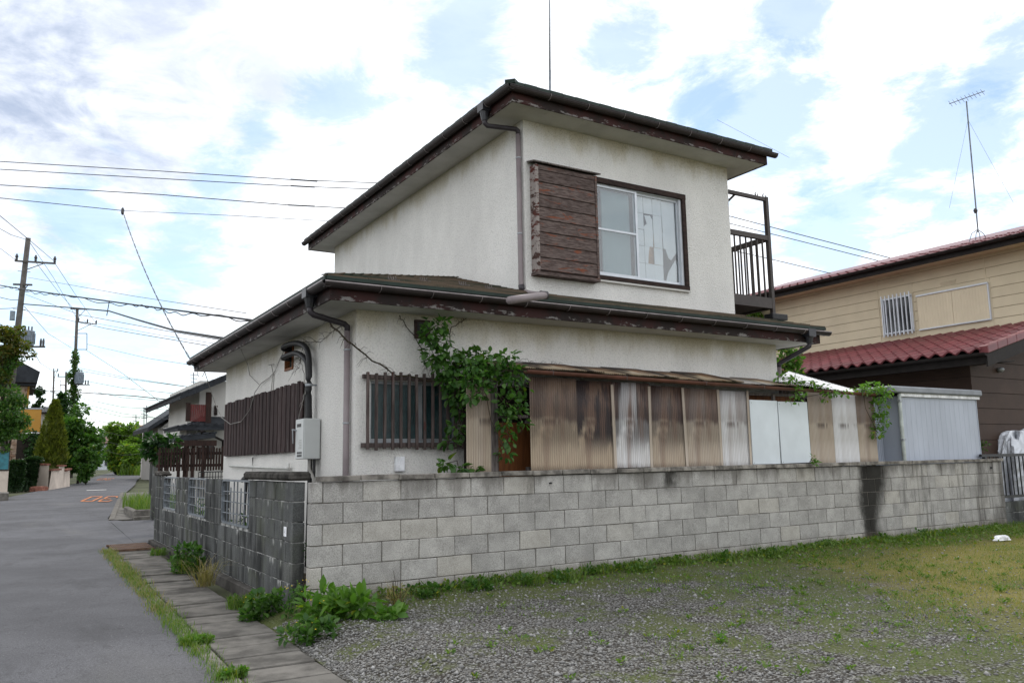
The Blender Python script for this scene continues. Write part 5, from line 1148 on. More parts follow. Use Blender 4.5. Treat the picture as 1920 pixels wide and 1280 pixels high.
# weeds in the seam between lane and drain covers
def seam(a, bb, n, wid, h, m, nm):
    t = NR.random(n); y = a + (bb - a) * t; clump = .5 + .5 * np.sin(y * 2.1 + 1) * np.sin(y * 3.7); k = NR.random(n) < .2 + .8 * clump; y = y[k]; n = len(y)
    x = pathx(y) - .10 + NR.normal(0, 1, n) * wid; P = np.stack([x, y, np.full(n, -.105)], 1); return tuft(nm, m, None, P, NR.uniform(.5, 1.3, n) * h, .8, .006)
w1 = seam(-2.9, 8.3, 8500, .055, .062, M['grass'], 'seam_grass'); w1['label'] = 'green weeds in the seam between lane and drain covers'; w1['category'] = 'grass'
w2 = seam(1.0, 8.6, 2600, .06, .07, M['straw'], 'seam_grass'); w2['label'] = 'dry weeds in the far seam beside the covers'; w2['category'] = 'grass'
def weed(label, px, py, z, r, h, n, m, leaf, shape=LEAF, cat='weed', grp=None, stalks=0, flowers=0, lean=.3, bl=0, blm=None, blh=None):
    c = onz(px, py, z) if not isinstance(px, Vector) else px; t = thing('weed_clump', label, cat, c, grp)
    cl = [((c.x + RND.uniform(-1, 1) * r, c.y + RND.uniform(-1, 1) * r * .8, c.z + RND.uniform(.1, .85) * h), RND.uniform(.25, .5) * min(r, h)) for _ in range(9)]
    if n: leafmass('leaves', m, t, cl, n, leaf, shape, -.35)
    sb_ = MB()
    for k in range(stalks or 6):
        p = c + Vector((RND.uniform(-.7, .7) * r, RND.uniform(-.7, .7) * r, 0)); q = p + Vector((RND.uniform(-.4, .4) * h * lean * 2, RND.uniform(-.4, .4) * h * lean * 2, RND.uniform(.7, 1.25) * h)); sb_.tube([p, p.lerp(q, .5) + Vector((0, 0, .03 * h)), q], .004, 4, .002)
        if k < flowers: 
            for _ in range(7): s = q + Vector((RND.uniform(-.02, .02), RND.uniform(-.02, .02), RND.uniform(-.12, .01))); sb_.add([s, s + Vector((.008, 0, .004)), s + Vector((0, .008, .006))], [(0, 1, 2)])
    if stalks: sb_.build('stalks', M['leafbright'] if flowers else M['stem'], t)
    if flowers:
        fl = MB()
        for _ in range(flowers * 3): s = c + Vector((RND.uniform(-1, 1) * r, RND.uniform(-1, 1) * r, h * RND.uniform(.5, 1.1))); fl.lathe(s, [(.002, 0), (.007, .003), (.002, .006)], 6)
        fl.build('flowers', M['flower'], t)
    if bl:
        dryb = blm is M['straw']; a_ = NR.uniform(0, 6.28, bl); q = NR.random(bl) ** .6 * r; P = np.stack([c.x + np.cos(a_) * q, c.y + np.sin(a_) * q, np.full(bl, c.z)], 1); tuft('blades', blm or M['grass'], t, P, NR.uniform(.5, 1.2, bl) * (blh or h), 1.5 if dryb else .8, .007)
    return t
GZ = -.03
weed('big broad leaved weed spreading at the near corner of the pale wall', 620, 1165, GZ, .22, .24, 360, M['leafbright'], .135, NARROW * (1.25, 1, 1), stalks=12, flowers=3, bl=60, blh=.2)
weed('low sprawling weed in front of the broad leaved weed at the lot edge', 570, 1195, -.05, .20, .12, 300, M['leafmid'], .06, stalks=4, flowers=2)
weed('dark jagged weed at the foot of the dark wall corner', 492, 1160, -.10, .15, .24, 420, M['leafmid'], .065, stalks=8, flowers=2)
weed('thin yellow flowered weed between the two walls', 555, 1150, GZ, .12, .26, 120, M['leafmid'], .045, stalks=10, flowers=5)
weed('green shrubby weed halfway along the foot of the dark wall', onz(350, 1072, -.1), 0, 0, .20, .36, 420, M['leaf'], .075, stalks=8, bl=160, blh=.3)
weed('pale dry grass tuft drooping over the drain covers', onz(384, 1098, -.1), 0, 0, .12, .34, 0, M['straw'], .1, cat='grass tuft', bl=110, blm=M['straw'], blh=.42)
weed('round green clover patch on the kerb by the lane', onz(368, 1205, -.1), 0, 0, .13, .05, 500, M['leafbright'], .028, bl=420, blh=.08)
weed('small green clover patch on the kerb at the bottom of the picture', onz(435, 1268, -.1), 0, 0, .10, .05, 400, M['leafbright'], .026, bl=260, blh=.07)
weed('grassy sprigs along the wall foot by the drain covers', onz(455, 1140, -.1), 0, 0, .16, .12, 160, M['leafmid'], .04, bl=260, blh=.16)
weed('green tuft by the rusty grate', onz(298, 1040, -.1), 0, 0, .14, .1, 60, M['leafmid'], .04, bl=180, blh=.13)
weed('fern like weed against the pale wall left of the vine', onz(800, 1122, 0), 0, 0, .16, .12, 330, M['leafmid'], .045, bl=120, blh=.14)
weed('tall thin dry weed against the pale wall', onz(745, 1135, 0), 0, 0, .06, .26, 20, M['straw'], .04, stalks=7, bl=40, blm=M['straw'], blh=.26)
weed('flat rosette weed on the gravel edge', onz(735, 1160, 0), 0, 0, .13, .06, 160, M['leafbright'], .09, stalks=2)
weed('bushy green weed near the middle of the wall foot', onz(870, 1112, 0), 0, 0, .2, .10, 260, M['leafmid'], .05, bl=200, blh=.13)
ORD = 'first second third fourth fifth sixth seventh eighth ninth tenth eleventh twelfth last'.split()
for k, (px, py) in enumerate([(905, 1098), (985, 1093), (1060, 1085), (1120, 1072), (1190, 1068), (1265, 1058), (1350, 1050), (1440, 1040), (1540, 1022), (1640, 1010), (1720, 1000), (1790, 992), (1850, 985)]):
    weed('leafy grass clump along the wall foot, %s of its row counting from the road' % ORD[k], onz(px, py + 6, 0), 0, 0, .22, .12, 120, M['leafmid'], .05, cat='grass clump', grp='clumps along the foot of the pale wall', bl=260, blh=.17)
weed('small upright sprout alone on the gravel at the right', onz(1350, 1205, 0), 0, 0, .04, .07, 40, M['leafbright'], .03, stalks=2)

# ------------------------------------------------------------------ vines
def vine(name, label, spots, y0, thick, n, size, m, base):      # spots: (px, py, rx px, rz px) on the plane y0
    t = thing(name, label, 'vine', base); cl = []
    for px, py, rx, rz_ in spots:
        c = ony(px, py, y0); k = (c - CAM).dot(_f) / FPX; cl.append(((c.x, c.y, c.z), (rx * k * 1.08, thick, rz_ * k)))
    leafmass('leaves', m, t, cl, n, size, LEAF, .55); st = MB()
    for i in range(len(cl) - 1):
        a_, b_ = Vector(cl[i][0]), Vector(cl[i + 1][0]); mid = a_.lerp(b_, .5) + Vector((RND.uniform(-.08, .08), .04, RND.uniform(-.06, .06))); st.tube([a_, mid, b_], .006, 5, .004)
    for c, r in cl:
        for _ in range(3): a_ = Vector(c) + Vector((RND.uniform(-1, 1) * r[0], .05, RND.uniform(-.5, .5) * r[2])); st.tube([a_, a_ + Vector((RND.uniform(-.05, .05), 0, -r[2] * .6)), a_ + Vector((RND.uniform(-.08, .08), 0, -r[2] * 1.2))], .003, 4, .002)
    st.build('stems', M['stem'], t); return t
vine('climbing_vine', 'dark green vine climbing over the lattice window and the lean-to corner', [(812, 618, 20, 20), (822, 640, 18, 16), (815, 668, 22, 20), (838, 672, 26, 20), (860, 690, 30, 24), (880, 672, 28, 20), (905, 690, 30, 18), (848, 715, 24, 16), (872, 718, 24, 16), (855, 742, 14, 12), (878, 742, 16, 12), (862, 770, 13, 10), (852, 800, 12, 7), (842, 828, 13, 5), (866, 808, 7, 7), (832, 690, 22, 16), (895, 668, 24, 14), (912, 682, 20, 14), (800, 630, 10, 14), (826, 608, 14, 10)], .66, .14, 1050, .082, M['leaf'], (3.4, .8, 0))
vine('climbing_vine', 'lighter trailing vine hanging over the lean-to gutter beside the door opening', [(925, 672, 26, 14), (950, 670, 20, 12), (945, 690, 30, 16), (962, 700, 26, 20), (940, 722, 24, 20), (975, 725, 16, 24), (950, 755, 20, 20), (975, 760, 10, 18), (945, 785, 14, 20), (955, 820, 10, 16), (950, 850, 12, 14), (905, 705, 22, 18), (980, 790, 6, 14), (895, 690, 22, 16), (885, 712, 20, 16), (900, 735, 16, 16), (880, 738, 18, 14)], .08, .11, 720, .075, M['leaf'], (3.9, .1, 1.2))
vine('climbing_vine', 'small vine sprig with big leaves rising over the wall cap', [(838, 868, 14, 7), (860, 878, 12, 7), (885, 880, 14, 6)], .2, .05, 60, .10, M['leafmid'], (3.3, .2, 1.2))
vine('climbing_vine', 'bright vine trailing along the lean-to gutter onto the white roof sheet', [(1468, 708, 16, 6), (1490, 712, 18, 7), (1515, 718, 20, 6), (1540, 726, 14, 6), (1500, 735, 12, 8), (1490, 748, 10, 8), (1560, 735, 12, 6), (1546, 745, 8, 8), (1583, 735, 10, 5)], .12, .10, 230, .062, M['leafbright'], (8.6, .1, 2.2))
vine('climbing_vine', 'bright bushy vine hanging down beside the end of the lean-to', [(1632, 728, 22, 12), (1650, 740, 18, 16), (1648, 765, 14, 18), (1650, 790, 14, 14), (1645, 810, 10, 10), (1618, 730, 12, 8), (1662, 730, 8, 8)], .25, .15, 620, .058, M['leafbright'], (10.6, .3, 1.2))
vine('climbing_vine', 'tiny leafy sprout at the foot of the white panels', [(1524, 858, 5, 5), (1530, 866, 7, 4)], .03, .03, 40, .05, M['leafbright'], (9.0, .05, 1.2))
def stick(name, label, pts, r, m, cat, twigs=0, spread=.12, grp=None):
    t = thing(name, label, cat, pts[0], grp); b = MB(); P = []
    for i in range(len(pts) - 1):
        for s in range(4): P.append(Vector(pts[i]).lerp(Vector(pts[i + 1]), s / 4) + Vector((RND.uniform(-.012, .012), RND.uniform(-.006, .006), RND.uniform(-.012, .012))) * (1 if twigs else 0))
    P.append(Vector(pts[-1])); b.tube(P, r, 5, r * .7)
    b.build('main_stem' if twigs else 'strand', m, t)
    if twigs:
        for _ in range(twigs): p = RND.choice(P); q = p + Vector((RND.uniform(-1, 1) * spread, RND.uniform(-.02, .02), RND.uniform(-1, .4) * spread)); MB().tube([p, p.lerp(q, .5) + Vector((0, 0, .03)), q], .0025, 4, .0015).build('twig', m, t)
    return t
Y1 = LY - .10
stick('dry_vine', 'dry bare vine stem sagging from the eaves corner to the lattice window', [onx(585, 575, LX - .35), onx(618, 605, LX - .2), ony(640, 630, LY - .16), ony(665, 650, Y1), ony(700, 678, Y1), ony(745, 703, Y1), ony(815, 714, Y1)], .012, M['stem'], 'dry vine', 46, .14)
stick('dry_vine', 'dry bare vine stem rising up the front wall beside the small vent', [ony(800, 690, LY - .03), ony(785, 640, LY - .03), ony(762, 612, LY - .03), ony(750, 592, LY - .03)], .006, M['stem'], 'dry vine', 16, .08)
stick('dry_vine', 'dry bare twig reaching up the front wall right of the small vent', [ony(842, 650, LY - .03), ony(845, 615, LY - .03), ony(862, 605, LY - .03), ony(876, 595, LY - .03)], .006, M['stem'], 'dry vine', 10, .08)
stick('dry_vine', 'tangle of thin dry tendrils on the lean-to roof edge by the wall', [ony(965, 678, LY - .05), ony(1000, 680, LY - .05), ony(1045, 686, LY - .05)], .004, M['stem'], 'dry vine', 26, .12)
stick('dry_vine', 'wispy dry tendrils hanging on the road side wall below the eaves', [onx(640, 610, LX - .01), onx(600, 640, LX - .01), onx(570, 640, LX - .01), onx(560, 690, LX - .01)], .003, M['stem'], 'dry vine', 40, .2)
stick('loose_cable', 'loose grey cable dropping from the eaves corner and looping over the screen', [onx(381, 688, LX - OL + .05), onx(393, 725, LX - .2), onx(403, 755, LX - .1), onx(415, 782, LX - .09), onx(432, 795, LX - .09), onx(452, 790, LX - .09), onx(468, 768, LX - .09), onx(478, 735, LX - .05), onx(490, 718, LX - .03), onx(505, 708, LX - .02), onx(516, 695, LX - .02), onx(524, 675, LX - .02), onx(541, 640, LX - .02)], .007, M['cable'], 'cable')
stick('loose_cable', 'thin cable bending down the road side wall from the eaves', [onx(452, 655, LX - .4), onx(465, 685, LX - .02), onx(468, 703, LX - .02), onx(485, 720, LX - .02)], .006, M['cable'], 'cable')
stick('loose_cable', 'loose wires hanging beside the pipe bundle down to the heater', [onx(563, 672, LX - .03), onx(570, 700, LX - .03), onx(572, 730, LX - .03), onx(567, 755, LX - .08), onx(560, 785, LX - .1)], .006, M['cable'], 'cable', 8, .06)
b = thing('wall_aerial', 'tiny rusty bracket fixed to the road side wall above the screen', 'bracket', onx(512, 700, LX)); MB().tube([onx(504, 684, LX - .05), onx(514, 683, LX - .05)], .007, 5).tube([onx(509, 684, LX - .05), onx(512, 700, LX - .01), onx(508, 735, LX - .01)], .005, 5).tube([onx(514, 700, LX - .01), onx(512, 735, LX - .01)], .005, 5).build('arm', M['cable'], b)
ins = thing('service_insulator', 'cluster of dark insulators and wires at the left eaves corner', 'insulator', onx(365, 685, LX - OL)); b = MB()
for px, py in ((363, 683), (366, 688), (371, 690)): b.lathe(onx(px, py, LX - OL - .06), [(.01, -.03), (.035, -.02), (.025, 0), (.035, .015), (.01, .03)], 8)
b.build('insulator', M['porcelain'], ins); MB().tube([onx(369, 692, LX - OL - .05), onx(372, 706, LX - OL - .02), onx(380, 705, LX - OL - .02), onx(384, 695, LX - OL - .02)], .006, 5).build('jumper', M['cable'], ins)
# shrub between the houses, tree tops beyond
def shrub(name, label, c, r, n, leaf, m, seed, cat, trunk=True, ncl=26, clr=None, grp=None, shape=LEAF, name2='tree'):
    t = thing(name2, label, cat, (c[0], c[1], name), grp) if False else thing(name2, label, cat, (c[0], c[1], c[2] - r[2]), grp); cl = tree_clumps(c, r, ncl, clr or min(r) * .42, seed)
    leafmass('crown', m, t, cl, n, leaf, shape, .25)
    if trunk: limbs('trunk', t, (c[0], c[1], c[2] - r[2] - trunk * 1.0), (c[0], c[1], c[2] + r[2] * .2), max(.03, min(r) * .06), cl, 7)
    return t
c = dp(1475, 690, 16.0); shrub('', 'bright green shrub squeezed between the old house and the red roof', (c.x, c.y, c.z), (.26, .3, .52), 900, .09, M['leafbright'], 4, 'shrub', 1.6, name2='shrub')
c = dp(1412, 592, 24.0); shrub('', 'bright tree top glimpsed under the brown balcony', (c.x, c.y, c.z), (1.1, .9, .45), 1500, .11, M['leafbright'], 5, 'tree', 3.5)
c = dp(1850, 800, 15.2); shrub('', 'thin green weed standing by the brown wall beside the shed', (c.x - .05, .75, 1.3), (.16, .1, .28), 260, .05, M['leafmid'], 6, 'weed', .9, 12, name2='weed')
for k, (px, py) in enumerate(((382, 955), (455, 968), (330, 948))):
    p = onx(px, py, DX + .5); weed(['tall yard weeds behind the middle grille', 'ivy sprig on the white wall behind the nearest grille', 'green yard weeds behind the farthest grille'][k], Vector((p.x, p.y, 0)), 0, 0, .3, .72, 330, M['leafmid'], .07, stalks=8, bl=200, blh=.6)
weed('creeper growing in the gap between the dark wall and the pale wall', Vector((1.76, .35, 0)), 0, 0, .06, .85, 240, M['leafdark'], .05, stalks=5)
# ------------------------------------------------------------------ the far side of the lane and the street beyond
def scl(p): return (p - CAM).dot(_f) / FPX          # metres per photograph pixel at p
def base(px, py): return gp(px, py)
def up(p, px, py):                                    # point straight above/beside p in its upright plane facing the camera, at pixel px, py
    return dp(px, py, (p - CAM).dot(_f))
gw = base(90, 918); gd = (gw - CAM).dot(_f)
GWT = thing('garden_wall', 'pinkish rendered garden wall with brick coping at the bend of the lane', 'wall', gw)
def gseg(pts_b, pts_t, cap):
    a_, b_ = pts_b; c_, d_ = pts_t; th = Vector((.0, .18, 0)); 
    MB().prism([a_, b_, d_, c_], th).build('wall_panel', M['gardenwall'], GWT)
    n = max(2, int((d_ - c_).length / .28))
    for k in range(n): p, q = c_.lerp(d_, k / n), c_.lerp(d_, (k + .94) / n); MB().bar(p + Vector((0, .09, .045)), q + Vector((0, .09, .045)), .26, .09).build('brick', M['brickcap'], GWT)
w0, w1, w2 = base(46, 918), gw, base(131, 911)
d0, d1, d2 = [(p - CAM).dot(_f) for p in (w0, w1, w2)]
gseg((w0 - Vector((0, 0, .3)), w1 - Vector((0, 0, .3))), (dp(50, 870, d0), dp(92, 872, d1)), 1)
m1 = w1.lerp(w2, .45); md1 = (m1 - CAM).dot(_f); m2 = w1.lerp(w2, .68); md2 = (m2 - CAM).dot(_f)
gseg((w1 - Vector((0, 0, .3)), m1 - Vector((0, 0, .3))), (dp(97, 882, d1), dp(111, 881, md1)), 1)
gseg((m1 - Vector((0, 0, .3)), m2 - Vector((0, 0, .3))), (dp(111, 874, md1), dp(121, 874, md2)), 1)
gseg((m2 - Vector((0, 0, .3)), w2 - Vector((0, 0, .3))), (dp(121, 883, md2), dp(131, 880, d2)), 1)
rk = base(72, 919); lumpy((rk.x, rk.y - .3, rk.z - .05), .42, .22, .28, 4, M['brickcap'], 'kerb_stone', GWT, 16, 6)
def topiary(label, px, py, wpx, hpx, lean, seed):
    p = base(px, py) + Vector((0, -.6, 0)); k = scl(p); t = thing('clipped_shrub', label, 'shrub', p, 'clipped shrubs before the garden wall'); h, r = hpx * k, wpx * k / 2; n = 2600; u = NR.random(n); a_ = NR.uniform(0, 6.28, n)
    rr = r * np.sqrt(np.clip(1 - ((u - .45) / .56) ** 4, .02, 1)) * (.78 + .3 * u) * NR.uniform(.82, 1.05, n); P = np.stack([p.x + rr * np.cos(a_) + lean * k * u, p.y + rr * np.sin(a_), p.z + u * h], 1); top = NR.random(n) < .2; q = NR.random(n) ** .5
    P[top] = np.stack([p.x + r * q * np.cos(a_) + lean * k, p.y + r * q * np.sin(a_), p.z + h * (.93 + .06 * (1 - q * q))], 1)[top]
    v, f = leaves(P, np.stack([np.cos(a_), np.sin(a_), u - .2], 1) + NR.normal(0, .5, (n, 3)), NR.uniform(.10, .18, n)); stuff(big('leaves', v, f, M['leafhedge'], t)); lumpy((p.x + lean * k * .4, p.y, p.z), r * .82, r * .82, h * .93, seed, M['leafhedge'], 'core', t, 14, 8); MB().tube([p - Vector((0, 0, .3)), p + Vector((0, 0, .4))], .06, 6).build('trunk', M['bark'], t)
topiary('smaller upright clipped shrub beside the gate post', 27, 920, 27, 56, 0, 1); topiary('larger clipped shrub leaning against the garden wall', 48, 918, 30, 60, 9, 2)
# gold-green cone conifer
p = base(98, 912) + Vector((0, 1.2, 0)); k = scl(p); t = thing('cone_conifer', 'tall gold green cone shaped conifer behind the garden wall', 'conifer', p)
h = (905 - 756) * k; z0 = p.z + (912 - 880) * k; n = 11000; u = NR.random(n) ** .8; a_ = NR.uniform(0, 6.28, n); lump = 1 + .10 * np.sin(a_ * 5 + u * 17) + .08 * np.sin(a_ * 9 - u * 31); hh = p.z + (912 - 756) * k - z0
rr = 25.5 * k * (1 - u ** 1.5) ** .9 * np.where(u < .12, .65 + 3 * u, 1) * lump * NR.uniform(.72, 1.05, n); cx_ = p.x - 4 * k + u * 2 * k
P = np.stack([cx_ + rr * np.cos(a_), p.y + rr * np.sin(a_), z0 + u * hh], 1); v, f = leaves(P, np.stack([np.cos(a_) * .5, np.sin(a_) * .5, np.ones(n)], 1) + NR.normal(0, .3, (n, 3)), NR.uniform(.12, .26, n), NARROW * 1.4); stuff(big('crown', v, f, M['leafyellow'], t))
MB().tube([(p.x - 4 * k, p.y, p.z - .4), (p.x - 4 * k, p.y, z0 + .6)], .10, 6).build('trunk', M['bark'], t); lumpy((p.x - 4 * k, p.y, z0), 17 * k, 17 * k, hh * .8, 8, M['leafyellow'], 'inner_foliage', t, 14, 8)
def tree(label, px, py, cpx, cpy, rx, rzp, n, leaf, m, seed, cat='tree', ncl=44, cr=.34, grp=None, back=0., name='tree'):
    p = base(px, py) + Vector((0, back, 0)); k = scl(p); c = up(p, cpx, cpy); r = (rx * k, rx * k * .8, rzp * k); t = thing(name, label, cat, p, grp); cl = tree_clumps(tuple(c), r, ncl, min(r[0], r[2]) * cr, seed); leafmass('crown', m, t, cl, n, leaf, LEAF, .2)
    limbs('trunk', t, p - Vector((0, 0, .3)), (c.x, c.y, c.z + r[2] * .3), max(.05, r[0] * .06), cl, 9); return t
tree('dense dark green bushy tree beside the garden wall', 145, 906, 143, 836, 43, 66, 11000, .24, M['leafmid'], 3, ncl=60)
tree('lower leafy bush in front of the bushy tree at the lane edge', 160, 908, 160, 868, 18, 36, 3200, .2, M['leafmid'], 13, ncl=30, name='bush')
tree('big leafy tree with bronze tips at the far left edge', 2, 925, 8, 650, 38, 52, 4200, .17, M['leafautumn'], 7, ncl=40, cr=.3); tree('dark green maple hanging over the gate at the left edge', -8, 925, 4, 755, 44, 88, 9000, .14, M['leafmid'], 17, ncl=60, cr=.3)
tree('dark shrub under the ochre board', 64, 905, 60, 835, 14, 35, 1500, .18, M['leafdark'], 19, back=3, name='shrub')
tree('feathery light green bamboo grove at the far right of the lane', 232, 889, 238, 835, 30, 40, 6500, .40, M['leafbamboo'], 23, ncl=60, cr=.30); tree('darker round tree at the left of the bamboo grove', 226, 889, 222, 852, 17, 30, 2600, .38, M['leafmid'], 27, ncl=36); tree('bright bush in front of the bamboo grove', 252, 890, 250, 860, 20, 24, 2200, .34, M['leafbamboo'], 29, ncl=30, name='bush')
tree('slim dark tree top behind the conifer', 120, 905, 118, 770, 10, 40, 1300, .26, M['leafdark'], 31, ncl=20, back=14); tree('spiky fir top showing above the roofs at the left', 68, 900, 72, 745, 9, 28, 900, .26, M['leafdark'], 37, ncl=16, back=12)
# gate post, blue-green sheet, kerb at the left edge
p = base(5, 926); k = scl(p); t = thing('gate_post', 'low pinkish gate post with a blue green plastic sheet above it', 'gate post', p); MB().box(p.x - 14 * k, p.x + 7 * k, p.y, p.y + .3, p.z - .3, p.z + 43 * k).build('post', M['gardenwall'], t); MB().box(p.x - 14 * k, p.x + 6 * k, p.y + .1, p.y + .13, p.z + 46 * k, p.z + 78 * k).build('sheet', M['plasticblue'], t)
MB().box(p.x + 6 * k, p.x + 7.5 * k, p.y + .08, p.y + .15, p.z + 43 * k, p.z + 82 * k).box(p.x - 14 * k, p.x + 7 * k, p.y - .02, p.y + .32, p.z + 43 * k, p.z + 46 * k).build('frame', M['dcap'], t)
q = base(5, 938); k2 = scl(q); t = thing('kerb_block', 'short concrete kerb at the left edge of the lane', 'kerb', q); MB().box(q.x - 25 * k2, q.x + 9 * k2, q.y, q.y + 2, q.z - .2, q.z + 14 * k2).build('kerb', M['kerb'], t, bevel=.02)
# stone clad house at the left edge with an ochre board
p = base(30, 905); dpt = (p - CAM).dot(_f) + 4; k = dpt / FPX
t = thing('stone_house', 'stone clad house with a dark overhanging eave behind the left trees', 'house', dp(40, 890, dpt)); c0 = dp(40, 905, dpt); z_ = lambda py: dp(40, py, dpt).z
MB().box(c0.x - 9, c0.x, c0.y, c0.y + 9, c0.z - 1, z_(715)).build('wall', M['stonewall'], t)
me_ = MB(); rr_ = random.Random(5); z = z_(900)
while z < z_(722):
    h = rr_.uniform(.18, .36); x = c0.x - 1.6
    while x < c0.x - .05:
        w = min(rr_.uniform(.25, .6), c0.x - x); o = MB().box(x + .012, x + w - .012, c0.y - .04 - rr_.uniform(0, .03), c0.y + .02, z + .012, z + h - .012).build('stone', plain('clad stone %d' % rr_.randint(0, 3), rr_.choice([(.42, .30, .22), (.50, .40, .31), (.34, .21, .15), (.46, .36, .30)]), .9, .1) if False else M['stonewall'], t, bevel=.02); x += w
    z += h
MB().box(c0.x - .02, c0.x + .12, c0.y - .1, c0.y + .1, z_(790), z_(712)).build('corner_post', M['board'], t)
MB().prism([(c0.x - 9.6, c0.y - .9, z_(722)), (c0.x + .55, c0.y - .9, z_(722)), (c0.x + .75, c0.y - .9, z_(695)), (c0.x - 4, c0.y - .9, z_(660) + 1.2), (c0.x - 9.6, c0.y - .9, z_(700))], (0, 10, 0)).build('roof', M['tileblk'], t)
v, f = halfpipe((c0.x - 9.6, c0.y - 1.0, z_(716)), (c0.x + .6, c0.y - 1.0, z_(716)), (0, -1, 0), .09, .01); mk('gutter', v, f, M['darkmetal'], t)
MB().box(c0.x - 1.1, c0.x - .45, c0.y - .05, c0.y + .02, z_(770), z_(735)).build('window', M['houseglass'], t)
bd = dp(57, 788, dpt - 2); kb = (dpt - 2) / FPX; t = thing('hanging_board', 'ochre yellow board projecting from the stone house above the hedge', 'sign board', bd); MB().box(bd.x - 18 * kb, bd.x + 17 * kb, bd.y, bd.y + .9, bd.z - 21 * kb, bd.z + 21 * kb).build('board', M['board'], t); MB().box(bd.x - 20 * kb, bd.x + 19 * kb, bd.y - .03, bd.y + .95, bd.z + 21 * kb, bd.z + 24 * kb).build('top_rail', M['aludull'], t)
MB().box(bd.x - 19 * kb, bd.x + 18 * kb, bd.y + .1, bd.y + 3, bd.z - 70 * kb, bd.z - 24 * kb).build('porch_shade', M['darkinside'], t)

# generic far house: walls, pitched roof, windows
def far_house(label, d_, x0, x1, ytop, ybase, roofh, wm, rm, wins, over=6, gable=False, deep=8, name='far_house', cat='house'):
    k = d_ / FPX; a_ = dp(x0, ytop, d_); b_ = dp(x1, ytop, d_); zb_ = dp(x0, ybase, d_).z - 1.0; t = thing(name, label, cat, (a_.x, a_.y, zb_)); rx = Vector((1, 0, 0)); x0_, x1_, y_, zt_ = a_.x, b_.x, a_.y, a_.z
    MB().box(x0_, x1_, y_, y_ + deep, zb_, zt_).build('wall', wm, t); o = over * k; rh = roofh * k
    if gable: ro = MB().prism([(x0_ - o, y_ - o, zt_), (x1_ + o, y_ - o, zt_), (x1_ + o, y_ - o, zt_ + .12), ((x0_ + x1_) / 2, y_ - o, zt_ + rh), (x0_ - o, y_ - o, zt_ + .12)], (0, deep + 2 * o, 0)).build('roof', rm, t)
    else:
        ym = y_ + deep / 2; xa, xb_ = x0_ - o, x1_ + o; m_ = min(deep / 2, (x1_ - x0_) / 2) * .8; b = MB(); z1 = zt_ + .1
        b.add([(xa, y_ - o, z1), (xb_, y_ - o, z1), (xb_, y_ + deep + o, z1), (xa, y_ + deep + o, z1), (xa + m_, ym, zt_ + rh), (xb_ - m_, ym, zt_ + rh)], [(0, 1, 5, 4), (1, 2, 5), (2, 3, 4, 5), (3, 0, 4), (3, 2, 1, 0)]); ro = b.build('roof', rm, t)
        n = max(3, int((xb_ - xa) / .45)); rb = MB()
        for i in range(n):
            fr_ = (i + .5) / n; xx_ = xa + (xb_ - xa) * fr_; tt = min(1, min(xx_ - xa, xb_ - xx_) / m_); rb.bar((xx_, y_ - o, z1 + .03), (xx_, y_ - o + (deep / 2 + o) * tt, z1 + .03 + (rh - .1) * tt), .12, .05)
        rb.build('tile_rib', rm, ro)
    MB().box(x0_ - o, x1_ + o, y_ - o - .06, y_ - o, zt_ - .04, zt_ + .14).build('eave_gutter', M['darkmetal'], t)
    for wx0, wx1, wy0, wy1 in wins:
        p, q = dp(wx0, wy0, d_), dp(wx1, wy1, d_); w_ = MB().box(p.x - .06, q.x + .06, y_ - .05, y_ + .02, q.z - .06, p.z + .06).build('window', M['aludull'], t); MB().box(p.x, q.x, y_ - .07, y_ - .045, q.z, p.z).build('pane', M['houseglass'], w_)
    return t
far_house('pale two storey house with a dull red roof closing the end of the lane', 128, 176, 212, 832, 878, 16, M['houseP'], M['tilepink'], [(180, 190, 838, 846), (196, 207, 838, 846), (182, 192, 858, 868), (198, 206, 860, 872)])
far_house('house with an orange brown tiled hip roof above the bamboo grove', 112, 250, 288, 818, 885, 24, M['houseW'], M['tileorg'], [(272, 282, 820, 832)])
far_house('dark roofed house half hidden behind the conifer', 78, 76, 108, 775, 885, 18, M['houseW'], M['tileblk'], [(82, 90, 785, 797)])
t = far_house('grey rendered gabled house beyond the picket fence', 62, 296, 372, 800, 875, 6, M['houseG'], M['tileblk'], [(288 + 8, 300, 830, 845)], gable=False)
k = 62 / FPX; a_, b_ = dp(286, 806, 61.5), dp(352, 758, 61.5); MB().prism([a_ + Vector((-.3, 0, -.1)), b_ + Vector((0, 0, -.1)), b_ + Vector((0, 0, .22)), a_ + Vector((-.3, 0, .22))], (0, 9, 0)).build('gable_roof', M['tileblk'], t)
MB().prism([dp(300, 803, 61.8), dp(350, 803, 61.8), dp(350, 764, 61.8)], (0, 8, 0)).build('gable_wall', M['houseG'], t)
a_, b_ = dp(325, 845, 58), dp(372, 815, 58); MB().prism([a_, b_, b_ + Vector((0, 0, .25)), a_ + Vector((0, 0, .25))], (0, 4, 0)).build('porch_roof', M['tileblk'], t)
